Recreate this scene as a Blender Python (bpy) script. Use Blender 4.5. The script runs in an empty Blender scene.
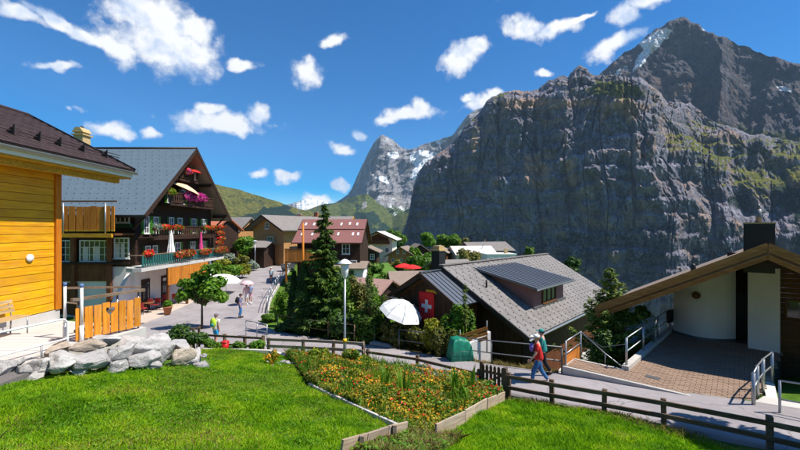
import bpy, math, random
import numpy as np
from mathutils import Vector, Matrix, Euler
R = math.radians
rnd = random.Random(7)
npr = np.random.default_rng(11)
scene = bpy.context.scene
C = scene.collection

# ---------------------------------------------------------------- camera
F = 375.0          # focal length in pixels of an 800 px wide frame
HY = 230.0         # horizon row
cam_d = bpy.data.cameras.new('camera')
cam_d.sensor_width = 36.0
cam_d.lens = 36.0 * F / 800.0
cam_d.shift_y = (HY - 225.0) / 800.0
cam_d.clip_start = 0.1
cam_d.clip_end = 60000.0
cam = bpy.data.objects.new('camera', cam_d)
C.objects.link(cam)
cam.location = (0, 0, 0)
cam.rotation_euler = (R(90), 0, 0)
scene.camera = cam

# ---------------------------------------------------------------- light and sky
SUN_EL, SUN_AZ = 57.0, 10.0       # azimuth: degrees behind the +X axis
sd = Vector((math.cos(R(SUN_EL)) * math.cos(R(SUN_AZ)), -math.cos(R(SUN_EL)) * math.sin(R(SUN_AZ)), math.sin(R(SUN_EL))))
sl = bpy.data.lights.new('sun', 'SUN')
sl.energy = 5.0
sl.angle = R(0.53)
sl.color = (1.0, 0.95, 0.86)
sun = bpy.data.objects.new('sun', sl)
C.objects.link(sun)
sun.rotation_euler = sd.to_track_quat('Z', 'Y').to_euler()
sun.location = (30, -5, 60)
scene.view_settings.view_transform = 'Standard'
scene.view_settings.look = 'None'
scene.view_settings.gamma = 1.0
scene.view_settings.exposure = 0.62
scene.view_settings.use_curve_mapping = False
scene.render.resolution_x = 1024
scene.render.resolution_y = 576

world = bpy.data.worlds.new('World')
scene.world = world
world.use_nodes = True
world.cycles.sampling_method = 'MANUAL'
world.cycles.sample_map_resolution = 256
wn, wl = world.node_tree.nodes, world.node_tree.links
wn.clear()
w_out = wn.new('ShaderNodeOutputWorld')
sky = wn.new('ShaderNodeTexSky')
sky.sky_type = 'NISHITA'
sky.sun_disc = False
sky.sun_elevation = R(SUN_EL)
sky.sun_rotation = R(90 + SUN_AZ)
sky.altitude = 1600
sky.air_density = 1.0
sky.dust_density = 0.15
sky.ozone_density = 2.2
hsv = wn.new('ShaderNodeHueSaturation')
hsv.inputs['Saturation'].default_value = 2.0
hsv.inputs['Value'].default_value = 1.0
hsv.inputs['Hue'].default_value = 0.504
wl.new(sky.outputs[0], hsv.inputs['Color'])
bg = wn.new('ShaderNodeBackground')
bg.inputs['Strength'].default_value = 0.102
wl.new(hsv.outputs[0], bg.inputs['Color'])

def wmath(op, a, b=None, c=None):
    n = wn.new('ShaderNodeMath'); n.operation = op
    for i, v in enumerate((a, b, c)):
        if v is None: continue
        if isinstance(v, (int, float)): n.inputs[i].default_value = v
        else: wl.new(v, n.inputs[i])
    return n.outputs[0]

tc = wn.new('ShaderNodeTexCoord')
def wnoise(scale, detail, rough, src):
    n = wn.new('ShaderNodeTexNoise')
    n.inputs['Scale'].default_value = scale; n.inputs['Detail'].default_value = detail
    n.inputs['Roughness'].default_value = rough
    wl.new(src, n.inputs['Vector'])
    return n
dn = wnoise(9.0, 3.0, 0.6, tc.outputs['Generated'])
v1 = wn.new('ShaderNodeVectorMath'); v1.operation = 'MULTIPLY_ADD'
wl.new(dn.outputs['Color'], v1.inputs[0]); v1.inputs[1].default_value = (0.075,) * 3; v1.inputs[2].default_value = (-0.0375,) * 3
v2 = wn.new('ShaderNodeVectorMath'); v2.operation = 'ADD'
wl.new(tc.outputs['Generated'], v2.inputs[0]); wl.new(v1.outputs[0], v2.inputs[1])
# clouds: px, py, half width, half height, tilt
CLOUDS = [(165,46,60,34,0),(150,12,42,26,0),(112,47,26,13,-10),(196,33,26,20,0),(62,27,40,8,-18),(18,14,30,7,-8),(90,40,25,9,-25),
 (243,64,21,6,4),(56,66,26,5,6),(304,73,21,15,0),(335,44,18,8,10),(224,124,52,12,3),(207,109,15,8,0),(258,118,15,13,0),(152,133,13,7,0),
 (108,132,26,10,-4),(64,106,8,3,0),(46,105,6,2.5,0),(82,108,9,2.5,0),(410,114,40,9,3),(424,106,16,10,0),(385,119,17,6,0),(462,60,30,15,26),(476,49,14,11,0),
 (486,106,24,10,10),(470,99,11,6,-10),(496,96,13,6,0),(530,25,26,13,-12),(556,31,26,9,0),(580,21,18,4,25),(626,10,20,16,0),
 (614,47,33,9,18),(545,69,11,4,0),(286,178,17,6,0),(256,171,12,5,-10),(345,147,18,6,-4),(361,132,9,6,0),(342,185,11,7,0),(317,200,22,7,0),(660,-12,40,14,0),(520,-15,35,12,0)]
blobs = []
for (px, py, hw, hh, ti) in CLOUDS:
    d = Vector(((px - 400) / F, 1.0, (HY - py) / F)); L = d.length; blobs.append((d.normalized(), hw * 1.02 / F / L, hh * 1.1 / F / L, ti))
for i in range(30):      # the same sky goes on outside the frame
    az = R(52 + i * (256 / 30) + rnd.uniform(-3, 3)); el = R(rnd.choice([8, 14, 20, 30, 42, 55]) + rnd.uniform(-4, 4))
    s = rnd.uniform(0.03, 0.11)
    blobs.append((Vector((math.sin(az) * math.cos(el), math.cos(az) * math.cos(el), math.sin(el))), s, s * rnd.uniform(0.3, 0.6), rnd.uniform(-12, 12)))
cur = None
for (c, a, b, ti) in blobs:
    right = Vector((c.y, -c.x, 0)).normalized(); up = right.cross(c).normalized()
    t = R(ti); r2 = right * math.cos(t) + up * math.sin(t); u2 = up * math.cos(t) - right * math.sin(t)
    m3 = Matrix((r2, c, u2)).transposed()
    mp = wn.new('ShaderNodeMapping'); mp.vector_type = 'TEXTURE'
    mp.inputs['Location'].default_value = c
    mp.inputs['Rotation'].default_value = m3.to_euler()
    mp.inputs['Scale'].default_value = (a, max(a, b), b)
    if cur is None: wl.new(v2.outputs[0], mp.inputs['Vector'])
    else:            # evaluated one after another, so that the node stack stays small
        ch = wn.new('ShaderNodeVectorMath'); ch.operation = 'MULTIPLY_ADD'
        wl.new(cur, ch.inputs[0]); ch.inputs[1].default_value = (1e-9,) * 3; wl.new(v2.outputs[0], ch.inputs[2])
        wl.new(ch.outputs[0], mp.inputs['Vector'])
    ln = wn.new('ShaderNodeVectorMath'); ln.operation = 'LENGTH'
    wl.new(mp.outputs[0], ln.inputs[0])
    cur = ln.outputs['Value'] if cur is None else wmath('MINIMUM', cur, ln.outputs['Value'])
fb = wnoise(24.0, 8.0, 0.62, tc.outputs['Generated'])
fbs = wn.new('ShaderNodeVectorMath'); fbs.operation = 'ADD'
wl.new(tc.outputs['Generated'], fbs.inputs[0]); fbs.inputs[1].default_value = (0.016, 0, 0.030)
fb2 = wnoise(13.0, 4.0, 0.55, fbs.outputs[0])
fb3 = wnoise(13.0, 4.0, 0.55, tc.outputs['Generated'])
dens = wmath('ADD', wmath('SUBTRACT', 1.0, cur), wmath('MULTIPLY', wmath('SUBTRACT', fb.outputs['Fac'], 0.5), 1.45))
mr = wn.new('ShaderNodeMapRange'); mr.interpolation_type = 'SMOOTHSTEP'
wl.new(dens, mr.inputs['Value']); mr.inputs['From Min'].default_value = 0.02; mr.inputs['From Max'].default_value = 0.62
lit = wmath('ADD', 0.93, wmath('MULTIPLY', wmath('SUBTRACT', fb3.outputs['Fac'], fb2.outputs['Fac']), 1.9))
litc = wmath('MINIMUM', wmath('MAXIMUM', lit, 0.62), 1.1)
ccol = wn.new('ShaderNodeMix'); ccol.data_type = 'RGBA'
ccol.inputs['A'].default_value = (0.55, 0.66, 0.86, 1); ccol.inputs['B'].default_value = (1.0, 0.99, 0.98, 1)
mr2 = wn.new('ShaderNodeMapRange'); wl.new(litc, mr2.inputs['Value']); mr2.inputs['From Min'].default_value = 0.62; mr2.inputs['From Max'].default_value = 0.95
wl.new(mr2.outputs[0], ccol.inputs['Factor'])
cbg = wn.new('ShaderNodeBackground'); wl.new(ccol.outputs['Result'], cbg.inputs['Color']); cbg.inputs['Strength'].default_value = 0.74
mixs = wn.new('ShaderNodeMixShader')
wl.new(mr.outputs[0], mixs.inputs[0]); wl.new(bg.outputs[0], mixs.inputs[1]); wl.new(cbg.outputs[0], mixs.inputs[2])
wl.new(mixs.outputs[0], w_out.inputs['Surface'])

# ---------------------------------------------------------------- helpers
def P(px, py, d):
    return Vector(((px - 400) / F * d, d, (HY - py) / F * d))
def PZ(px, py, z):
    return P(px, py, -z * F / (py - HY))

def tag(o, label=None, cat=None, group=None, kind=None):
    if label: o['label'] = label
    if cat: o['category'] = cat
    if group: o['group'] = group
    if kind: o['kind'] = kind
    return o
def thing(name, label, cat, loc=(0, 0, 0), rz=0.0, group=None):
    o = bpy.data.objects.new(name, None)
    o.empty_display_size = 0.2
    C.objects.link(o)
    o.location = loc; o.rotation_euler = (0, 0, rz)
    return tag(o, label, cat, group)
def link(name, me, parent=None, loc=None, rot=None):
    o = bpy.data.objects.new(name, me)
    C.objects.link(o)
    if parent is not None: o.parent = parent
    if loc is not None: o.location = loc
    if rot is not None: o.rotation_euler = rot
    return o
def copy_tree(o, parent=None):
    c = o.copy(); C.objects.link(c); c.parent = parent
    for ch in list(o.children): copy_tree(ch, c)
    return c
def fast_mesh(name, V, Fq, mats=(), smooth=False, matidx=None):
    """V (n,3) array, Fq (m,k) array of equal polygons"""
    V = np.asarray(V, dtype=np.float32); Fq = np.asarray(Fq, dtype=np.int32)
    me = bpy.data.meshes.new(name)
    n, k = Fq.shape
    me.vertices.add(len(V)); me.vertices.foreach_set('co', V.ravel())
    me.loops.add(n * k); me.loops.foreach_set('vertex_index', Fq.ravel())
    me.polygons.add(n); me.polygons.foreach_set('loop_start', np.arange(0, n * k, k, dtype=np.int32))
    me.polygons.foreach_set('loop_total', np.full(n, k, dtype=np.int32))
    if smooth: me.polygons.foreach_set('use_smooth', np.ones(n, dtype=bool))
    if matidx is not None: me.polygons.foreach_set('material_index', np.asarray(matidx, dtype=np.int32))
    for m in mats: me.materials.append(m)
    me.update(calc_edges=True); me.validate()
    return me
def add_attr(me, name, vals):
    a = me.attributes.new(name, 'FLOAT', 'POINT')
    a.data.foreach_set('value', np.asarray(vals, dtype=np.float32))

class MB:
    def __init__(s): s.v = []; s.f = []; s.sm = []
    def add(s, vs, fs, smooth=False):
        o = len(s.v); s.v += [tuple(v) for v in vs]; s.f += [tuple(i + o for i in f) for f in fs]; s.sm += [smooth] * len(fs); return s
    def box(s, c, size, rz=0, M=None):
        x, y, z = size[0] / 2, size[1] / 2, size[2] / 2
        vs = [Vector(p) for p in ((-x,-y,-z),(x,-y,-z),(x,y,-z),(-x,y,-z),(-x,-y,z),(x,-y,z),(x,y,z),(-x,y,z))]
        if M is not None: vs = [M @ v for v in vs]
        if rz: m = Matrix.Rotation(rz, 3, 'Z'); vs = [m @ v for v in vs]
        c = Vector(c)
        return s.add([v + c for v in vs], [(3,2,1,0),(4,5,6,7),(0,1,5,4),(1,2,6,5),(2,3,7,6),(3,0,4,7)])
    def bb(s, x0, x1, y0, y1, z0, z1):
        return s.box(((x0+x1)/2, (y0+y1)/2, (z0+z1)/2), (abs(x1-x0), abs(y1-y0), abs(z1-z0)))
    def beam(s, a, b, w, h, up=(0, 0, 1)):
        a, b = Vector(a), Vector(b); d = b - a; L = d.length; d.normalize()
        up = Vector(up); side = d.cross(up)
        if side.length < 1e-4: side = d.cross(Vector((1, 0, 0)))
        side.normalize(); up = side.cross(d).normalized()
        vs = []
        for p in (a, b):
            for (i, j) in ((-1,-1),(1,-1),(1,1),(-1,1)): vs.append(p + side * (w / 2 * i) + up * (h / 2 * j))
        return s.add(vs, [(0,1,2,3),(7,6,5,4),(0,4,5,1),(1,5,6,2),(2,6,7,3),(3,7,4,0)])
    def tube(s, pts, r, n=8, cap=True):
        pts = [Vector(p) for p in pts]; rs = r if isinstance(r, (list, tuple)) else [r] * len(pts)
        ring = []; vs = []
        prev = None
        for i, p in enumerate(pts):
            d = (pts[min(i+1, len(pts)-1)] - pts[max(i-1, 0)]).normalized()
            ref = prev if prev is not None else (Vector((0,0,1)) if abs(d.z) < 0.9 else Vector((1,0,0)))
            a = d.cross(ref).normalized(); b = a.cross(d).normalized()
            prev = b
            for k in range(n):
                t = 2 * math.pi * k / n
                vs.append(p + (a * math.cos(t) + b * math.sin(t)) * rs[i])
        fs = []
        for i in range(len(pts) - 1):
            for k in range(n):
                fs.append((i*n+k, i*n+(k+1) % n, (i+1)*n+(k+1) % n, (i+1)*n+k))
        s.add(vs, fs, True)
        if cap:
            o = len(s.v) - len(vs)
            s.f.append(tuple(o + k for k in reversed(range(n)))); s.sm.append(False)
            s.f.append(tuple(o + (len(pts)-1)*n + k for k in range(n))); s.sm.append(False)
        return s
    def lathe(s, prof, n=16, c=(0, 0, 0), smooth=True):
        vs = []; fs = []
        for (r, z) in prof:
            for k in range(n):
                t = 2*math.pi*k/n; vs.append((c[0]+r*math.cos(t), c[1]+r*math.sin(t), c[2]+z))
        for i in range(len(prof)-1):
            for k in range(n): fs.append((i*n+k, i*n+(k+1) % n, (i+1)*n+(k+1) % n, (i+1)*n+k))
        fs.append(tuple(reversed(range(n)))); fs.append(tuple((len(prof)-1)*n+k for k in range(n)))
        return s.add(vs, fs, smooth)
    def ball(s, c, r, n=10, m=7, sc=(1, 1, 1)):
        prof = []
        vs = []; fs = []
        for i in range(m+1):
            a = -math.pi/2 + math.pi*i/m
            for k in range(n):
                t = 2*math.pi*k/n
                vs.append((c[0]+r*sc[0]*max(math.cos(a), .02)*math.cos(t), c[1]+r*sc[1]*max(math.cos(a), .02)*math.sin(t), c[2]+r*sc[2]*math.sin(a)))
        for i in range(m):
            for k in range(n): fs.append((i*n+k, i*n+(k+1) % n, (i+1)*n+(k+1) % n, (i+1)*n+k))
        return s.add(vs, fs, True)
    def prism(s, poly, y0, y1, axis='Y'):
        """polygon in (x,z) extruded in y, or (y,z) extruded in x, or (x,y) extruded in z"""
        n = len(poly)
        def mk(p, t):
            return {'Y': (p[0], t, p[1]), 'X': (t, p[0], p[1]), 'Z': (p[0], p[1], t)}[axis]
        vs = [mk(p, y0) for p in poly] + [mk(p, y1) for p in poly]
        fs = [tuple(range(n)), tuple(reversed(range(n, 2*n)))] + [(i, i+n, (i+1) % n + n, (i+1) % n) for i in range(n)]
        return s.add(vs, fs)
    def mesh(s, name, mat):
        me = bpy.data.meshes.new(name)
        me.from_pydata(s.v, [], s.f)
        me.polygons.foreach_set('use_smooth', s.sm)
        if mat is not None: me.materials.append(mat)
        me.update()
        import bmesh
        bm = bmesh.new(); bm.from_mesh(me); bmesh.ops.recalc_face_normals(bm, faces=bm.faces); bm.to_mesh(me); bm.free()
        return me
    def build(s, name, mat, parent=None, bevel=0, loc=None, rot=None):
        o = link(name, s.mesh(name, mat), parent, loc, rot)
        if bevel:
            b = o.modifiers.new('bevel', 'BEVEL'); b.width = bevel; b.segments = 2; b.limit_method = 'ANGLE'
        return o

# ---------------------------------------------------------------- numpy noise
def _hash(i, j, k, seed):
    h = (i.astype(np.int64) * 374761393 + j.astype(np.int64) * 668265263 + k.astype(np.int64) * 2147483647 + seed * 974634777) & 0xffffffff
    h = ((h ^ (h >> 13)) * 1274126177) & 0xffffffff
    h = h ^ (h >> 16)
    return (h & 0xffff) / 65535.0
def vnoise(x, y, z=None, seed=0):
    x, y = np.asarray(x, float), np.asarray(y, float)
    if z is None: z = np.zeros_like(x)
    xi, yi, zi = np.floor(x), np.floor(y), np.floor(z)
    fx, fy, fz = x - xi, y - yi, z - zi
    fx = fx*fx*fx*(fx*(fx*6-15)+10); fy = fy*fy*fy*(fy*(fy*6-15)+10); fz = fz*fz*fz*(fz*(fz*6-15)+10)
    r = 0
    for a in (0, 1):
        for b in (0, 1):
            for c in (0, 1):
                w = (fx if a else 1-fx) * (fy if b else 1-fy) * (fz if c else 1-fz)
                r = r + w * _hash(xi+a, yi+b, zi+c, seed)
    return r
def fbm(x, y, z=None, oct=5, gain=0.5, seed=0, ridged=False):
    t = 0; a = 1; s = 0
    if z is None: z = np.zeros_like(np.asarray(x, float))
    for o in range(oct):
        n = vnoise(x, y, z, seed + o)
        if ridged: n = 1 - np.abs(2*n - 1)
        t = t + a*n; s += a; a *= gain
        x = x*2.03 + 17.1; y = y*2.03 + 9.7; z = z*2.03 + 3.3
    return t / s
# ---------------------------------------------------------------- materials (all procedural)
class NT:
    def __init__(s, name):
        s.m = bpy.data.materials.new(name); s.m.use_nodes = True
        s.n, s.l = s.m.node_tree.nodes, s.m.node_tree.links
        s.n.clear(); s.out = s.n.new('ShaderNodeOutputMaterial')
    def node(s, t, **kw):
        n = s.n.new(t)
        for k, v in kw.items(): setattr(n, k, v)
        return n
    def set(s, n, **kw):
        for k, v in kw.items():
            k = k.replace('_', ' ')
            if hasattr(v, 'node'): s.l.new(v, n.inputs[k])
            else: n.inputs[k].default_value = v
        return n
    def math(s, op, a, b=0.0, clamp=False):
        n = s.node('ShaderNodeMath', operation=op, use_clamp=clamp)
        for i, v in enumerate((a, b)):
            if hasattr(v, 'node'): s.l.new(v, n.inputs[i])
            else: n.inputs[i].default_value = v
        return n.outputs[0]
    def noise(s, scale, detail=4, rough=0.55, vec=None, stretch=None):
        if vec is None: vec = s.node('ShaderNodeTexCoord').outputs['Object']
        if stretch:
            mp = s.node('ShaderNodeMapping'); mp.inputs['Scale'].default_value = stretch
            s.l.new(vec, mp.inputs['Vector']); vec = mp.outputs[0]
        n = s.node('ShaderNodeTexNoise'); s.l.new(vec, n.inputs['Vector'])
        n.inputs['Scale'].default_value = scale; n.inputs['Detail'].default_value = detail; n.inputs['Roughness'].default_value = rough
        return n.outputs['Fac']
    def ramp(s, fac, stops):
        r = s.node('ShaderNodeValToRGB'); s.l.new(fac, r.inputs['Fac'])
        els = r.color_ramp.elements
        while len(els) > 1: els.remove(els[-1])
        els[0].position = stops[0][0]; els[0].color = (*stops[0][1], 1)
        for p, c in stops[1:]:
            e = els.new(p); e.color = (*c, 1)
        return r.outputs['Color']
    def mix(s, f, a, b, mode='MIX'):
        n = s.node('ShaderNodeMix', data_type='RGBA', blend_type=mode)
        for k, v in (('Factor', f), ('A', a), ('B', b)):
            if hasattr(v, 'node'): s.l.new(v, n.inputs[k])
            else: n.inputs[k].default_value = v if isinstance(v, (int, float)) else (*v, 1)
        return n.outputs['Result']
    def range(s, v, a, b, c=0.0, d=1.0, smooth=True):
        n = s.node('ShaderNodeMapRange'); s.l.new(v, n.inputs[0])
        if smooth: n.interpolation_type = 'SMOOTHSTEP'
        for i, x in enumerate((a, b, c, d)): n.inputs[i+1].default_value = x
        return n.outputs[0]
    def bump(s, h, strength=0.4, dist=0.02):
        b = s.node('ShaderNodeBump'); s.l.new(h, b.inputs['Height'])
        b.inputs['Strength'].default_value = strength; b.inputs['Distance'].default_value = dist
        return b.outputs[0]
    def principled(s, col, rough=0.7, metallic=0.0, normal=None, spec=0.4):
        p = s.node('ShaderNodeBsdfPrincipled')
        for k, v in (('Base Color', col), ('Roughness', rough), ('Metallic', metallic), ('Specular IOR Level', spec)):
            if hasattr(v, 'node'): s.l.new(v, p.inputs[k])
            else: p.inputs[k].default_value = v if isinstance(v, (int, float)) else (*v, 1)
        if normal is not None: s.l.new(normal, p.inputs['Normal'])
        s.l.new(p.outputs[0], s.out.inputs['Surface'])
        return p
def sc(c, k): return tuple(min(1, x*k) for x in c)

def mat_plain(name, col, rough=0.7, var=0.25, scale=4.0, metallic=0.0, bump=0.15, bscale=60, rndv=0.15, spec=0.4, stretch=None, bdist=0.01):
    t = NT(name)
    f = t.noise(scale, 5, 0.6, stretch=stretch)
    c = t.mix(f, sc(col, 1-var*1.2), sc(col, 1+var))
    oi = t.node('ShaderNodeObjectInfo')
    k = t.math('ADD', t.math('MULTIPLY', oi.outputs['Random'], 2*rndv), 1-rndv)
    v = t.node('ShaderNodeVectorMath', operation='SCALE'); t.l.new(c, v.inputs[0]); t.l.new(k, v.inputs['Scale'])
    nb = t.bump(t.noise(bscale, 4, 0.6, stretch=stretch), bump, bdist) if bump else None
    t.principled(v.outputs[0], rough, metallic, nb, spec)
    return t.m
def mat_wood(name, col, dark=None, axis='X', rough=0.65, rndv=0.2, weather=0.0, knots=0.0):
    """grain runs along the object's axis"""
    t = NT(name)
    st = {'X': (0.6, 9, 9), 'Y': (9, 0.6, 9), 'Z': (9, 9, 0.6)}[axis]
    tcn = t.node('ShaderNodeTexCoord'); oi = t.node('ShaderNodeObjectInfo')
    ad = t.node('ShaderNodeVectorMath', operation='MULTIPLY_ADD')
    cb = t.node('ShaderNodeCombineXYZ')
    for i in range(3): t.l.new(oi.outputs['Random'], cb.inputs[i])
    t.l.new(cb.outputs[0], ad.inputs[0]); ad.inputs[1].default_value = (37, 53, 71); t.l.new(tcn.outputs['Object'], ad.inputs[2])
    f = t.noise(2.2, 6, 0.65, ad.outputs[0], st)
    g = t.noise(0.9, 3, 0.5, ad.outputs[0])
    dark = dark or sc(col, 0.5)
    c = t.mix(t.range(f, 0.3, 0.72), dark, col)
    c = t.mix(t.math('MULTIPLY', t.range(g, 0.45, 0.8), 0.45), c, sc(dark, 0.75))
    if knots:
        vk = t.node('ShaderNodeTexVoronoi'); vk.inputs['Scale'].default_value = 1.0; mk = t.node('ShaderNodeMapping'); mk.inputs['Scale'].default_value = (3.2, 1.5, 4.2) if axis == 'Y' else (4.2, 4.2, 1.6); t.l.new(ad.outputs[0], mk.inputs['Vector']); t.l.new(mk.outputs[0], vk.inputs['Vector'])
        c = t.mix(t.range(vk.outputs['Distance'], 0.03, 0.11, knots, 0.0), c, sc(dark, 0.45))
    if weather:
        c = t.mix(t.math('MULTIPLY', t.range(t.noise(1.7, 5, 0.6, ad.outputs[0]), 0.4, 0.7), weather), c, (0.30, 0.28, 0.25))
    k = t.math('ADD', t.math('MULTIPLY', oi.outputs['Random'], 2*rndv), 1-rndv)
    v = t.node('ShaderNodeVectorMath', operation='SCALE'); t.l.new(c, v.inputs[0]); t.l.new(k, v.inputs['Scale'])
    t.principled(v.outputs[0], rough, 0, t.bump(f, 0.35, 0.006), 0.3)
    return t.m
def mat_leaf(name, stops, transl=0.35, patch=1.2, rough=0.5, patchamp=0.35):
    t = NT(name)
    g = t.node('ShaderNodeNewGeometry')
    n = t.noise(patch, 3, 0.5)
    f = t.math('ADD', t.math('MULTIPLY', g.outputs['Random Per Island'], 1-patchamp), t.math('MULTIPLY', t.range(n, 0.3, 0.7), patchamp))
    c = t.ramp(f, stops)
    p = t.node('ShaderNodeBsdfPrincipled'); t.l.new(c, p.inputs['Base Color']); p.inputs['Roughness'].default_value = rough
    p.inputs['Specular IOR Level'].default_value = 0.25
    tr = t.node('ShaderNodeBsdfTranslucent')
    c2 = t.mix(0.5, c, (0.35, 0.5, 0.05), 'MULTIPLY'); c3 = t.mix(0.6, c, c2)
    t.l.new(c, tr.inputs['Color'])
    m = t.node('ShaderNodeMixShader'); m.inputs[0].default_value = transl
    t.l.new(p.outputs[0], m.inputs[1]); t.l.new(tr.outputs[0], m.inputs[2]); t.l.new(m.outputs[0], t.out.inputs['Surface'])
    return t.m
def mat_glass(name, col=(0.02, 0.025, 0.03)):
    t = NT(name)
    f = t.noise(1.3, 2)
    c = t.mix(f, col, sc(col, 2.2))
    t.principled(c, 0.06, 0.0, None, 0.9)
    return t.m

def mat_ground():
    t = NT('ground_soil_grass')
    a = t.noise(0.25, 5, 0.6); b = t.noise(3.0, 6, 0.65)
    c = t.ramp(b, [(0.25, (0.03, 0.07, 0.006)), (0.5, (0.065, 0.14, 0.012)), (0.75, (0.14, 0.18, 0.03))])
    c = t.mix(t.range(a, 0.5, 0.75), c, (0.12, 0.115, 0.03))
    t.principled(c, 0.9, 0, t.bump(b, 0.6, 0.06), 0.1)
    return t.m
def mat_asphalt(name='asphalt', base=(0.34, 0.305, 0.305)):
    t = NT(name)
    a = t.noise(0.5, 6, 0.65); b = t.noise(160, 3, 0.6); cN = t.noise(2.4, 6, 0.7)
    c = t.mix(t.range(a, 0.3, 0.75), sc(base, 0.8), sc(base, 1.15))
    c = t.mix(t.math('MULTIPLY', t.range(cN, 0.52, 0.72), 0.55), c, sc(base, 0.6))
    c = t.mix(t.math('MULTIPLY', t.range(b, 0.3, 0.8), 0.3), c, sc(base, 0.5))
    # tar lines of mended cracks
    v = t.node('ShaderNodeTexVoronoi', feature='DISTANCE_TO_EDGE'); v.inputs['Scale'].default_value = 0.33
    wv = t.node('ShaderNodeVectorMath', operation='ADD')
    nz = t.node('ShaderNodeTexNoise'); nz.inputs['Scale'].default_value = 0.9; nz.inputs['Detail'].default_value = 4
    tcn = t.node('ShaderNodeTexCoord'); t.l.new(tcn.outputs['Object'], nz.inputs['Vector'])
    t.l.new(tcn.outputs['Object'], wv.inputs[0]); t.l.new(nz.outputs['Color'], wv.inputs[1]); t.l.new(wv.outputs[0], v.inputs['Vector'])
    c = t.mix(t.range(v.outputs['Distance'], 0.002, 0.008, 0.4, 0.0), c, (0.05, 0.05, 0.055))
    t.principled(c, 0.85, 0, t.bump(b, 0.4, 0.006), 0.25)
    return t.m
def mat_stone(name, col, scale=3.0):
    t = NT(name)
    a = t.noise(scale, 7, 0.65); b = t.noise(scale*6, 6, 0.65); oi = t.node('ShaderNodeObjectInfo')
    c = t.ramp(a, [(0.28, sc(col, 0.45)), (0.45, sc(col, 0.85)), (0.62, col), (0.8, sc((col[0]*1.05, col[1]*0.97, col[2]*0.88), 1.1))])
    c = t.mix(t.math('MULTIPLY', t.range(b, 0.52, 0.72), 0.5), c, sc(col, 0.4))
    k = t.math('ADD', t.math('MULTIPLY', oi.outputs['Random'], 0.3), 0.82)
    v = t.node('ShaderNodeVectorMath', operation='SCALE'); t.l.new(c, v.inputs[0]); t.l.new(k, v.inputs['Scale'])
    t.principled(v.outputs[0], 0.85, 0, t.bump(t.math('ADD', a, t.math('MULTIPLY', b, 0.4)), 0.9, 0.08), 0.2)
    return t.m
def mat_plaster(name, col):
    return mat_plain(name, col, 0.9, 0.16, 0.9, 0, 0.3, 70, 0.02, 0.15, stretch=(1, 1, 0.55))

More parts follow.
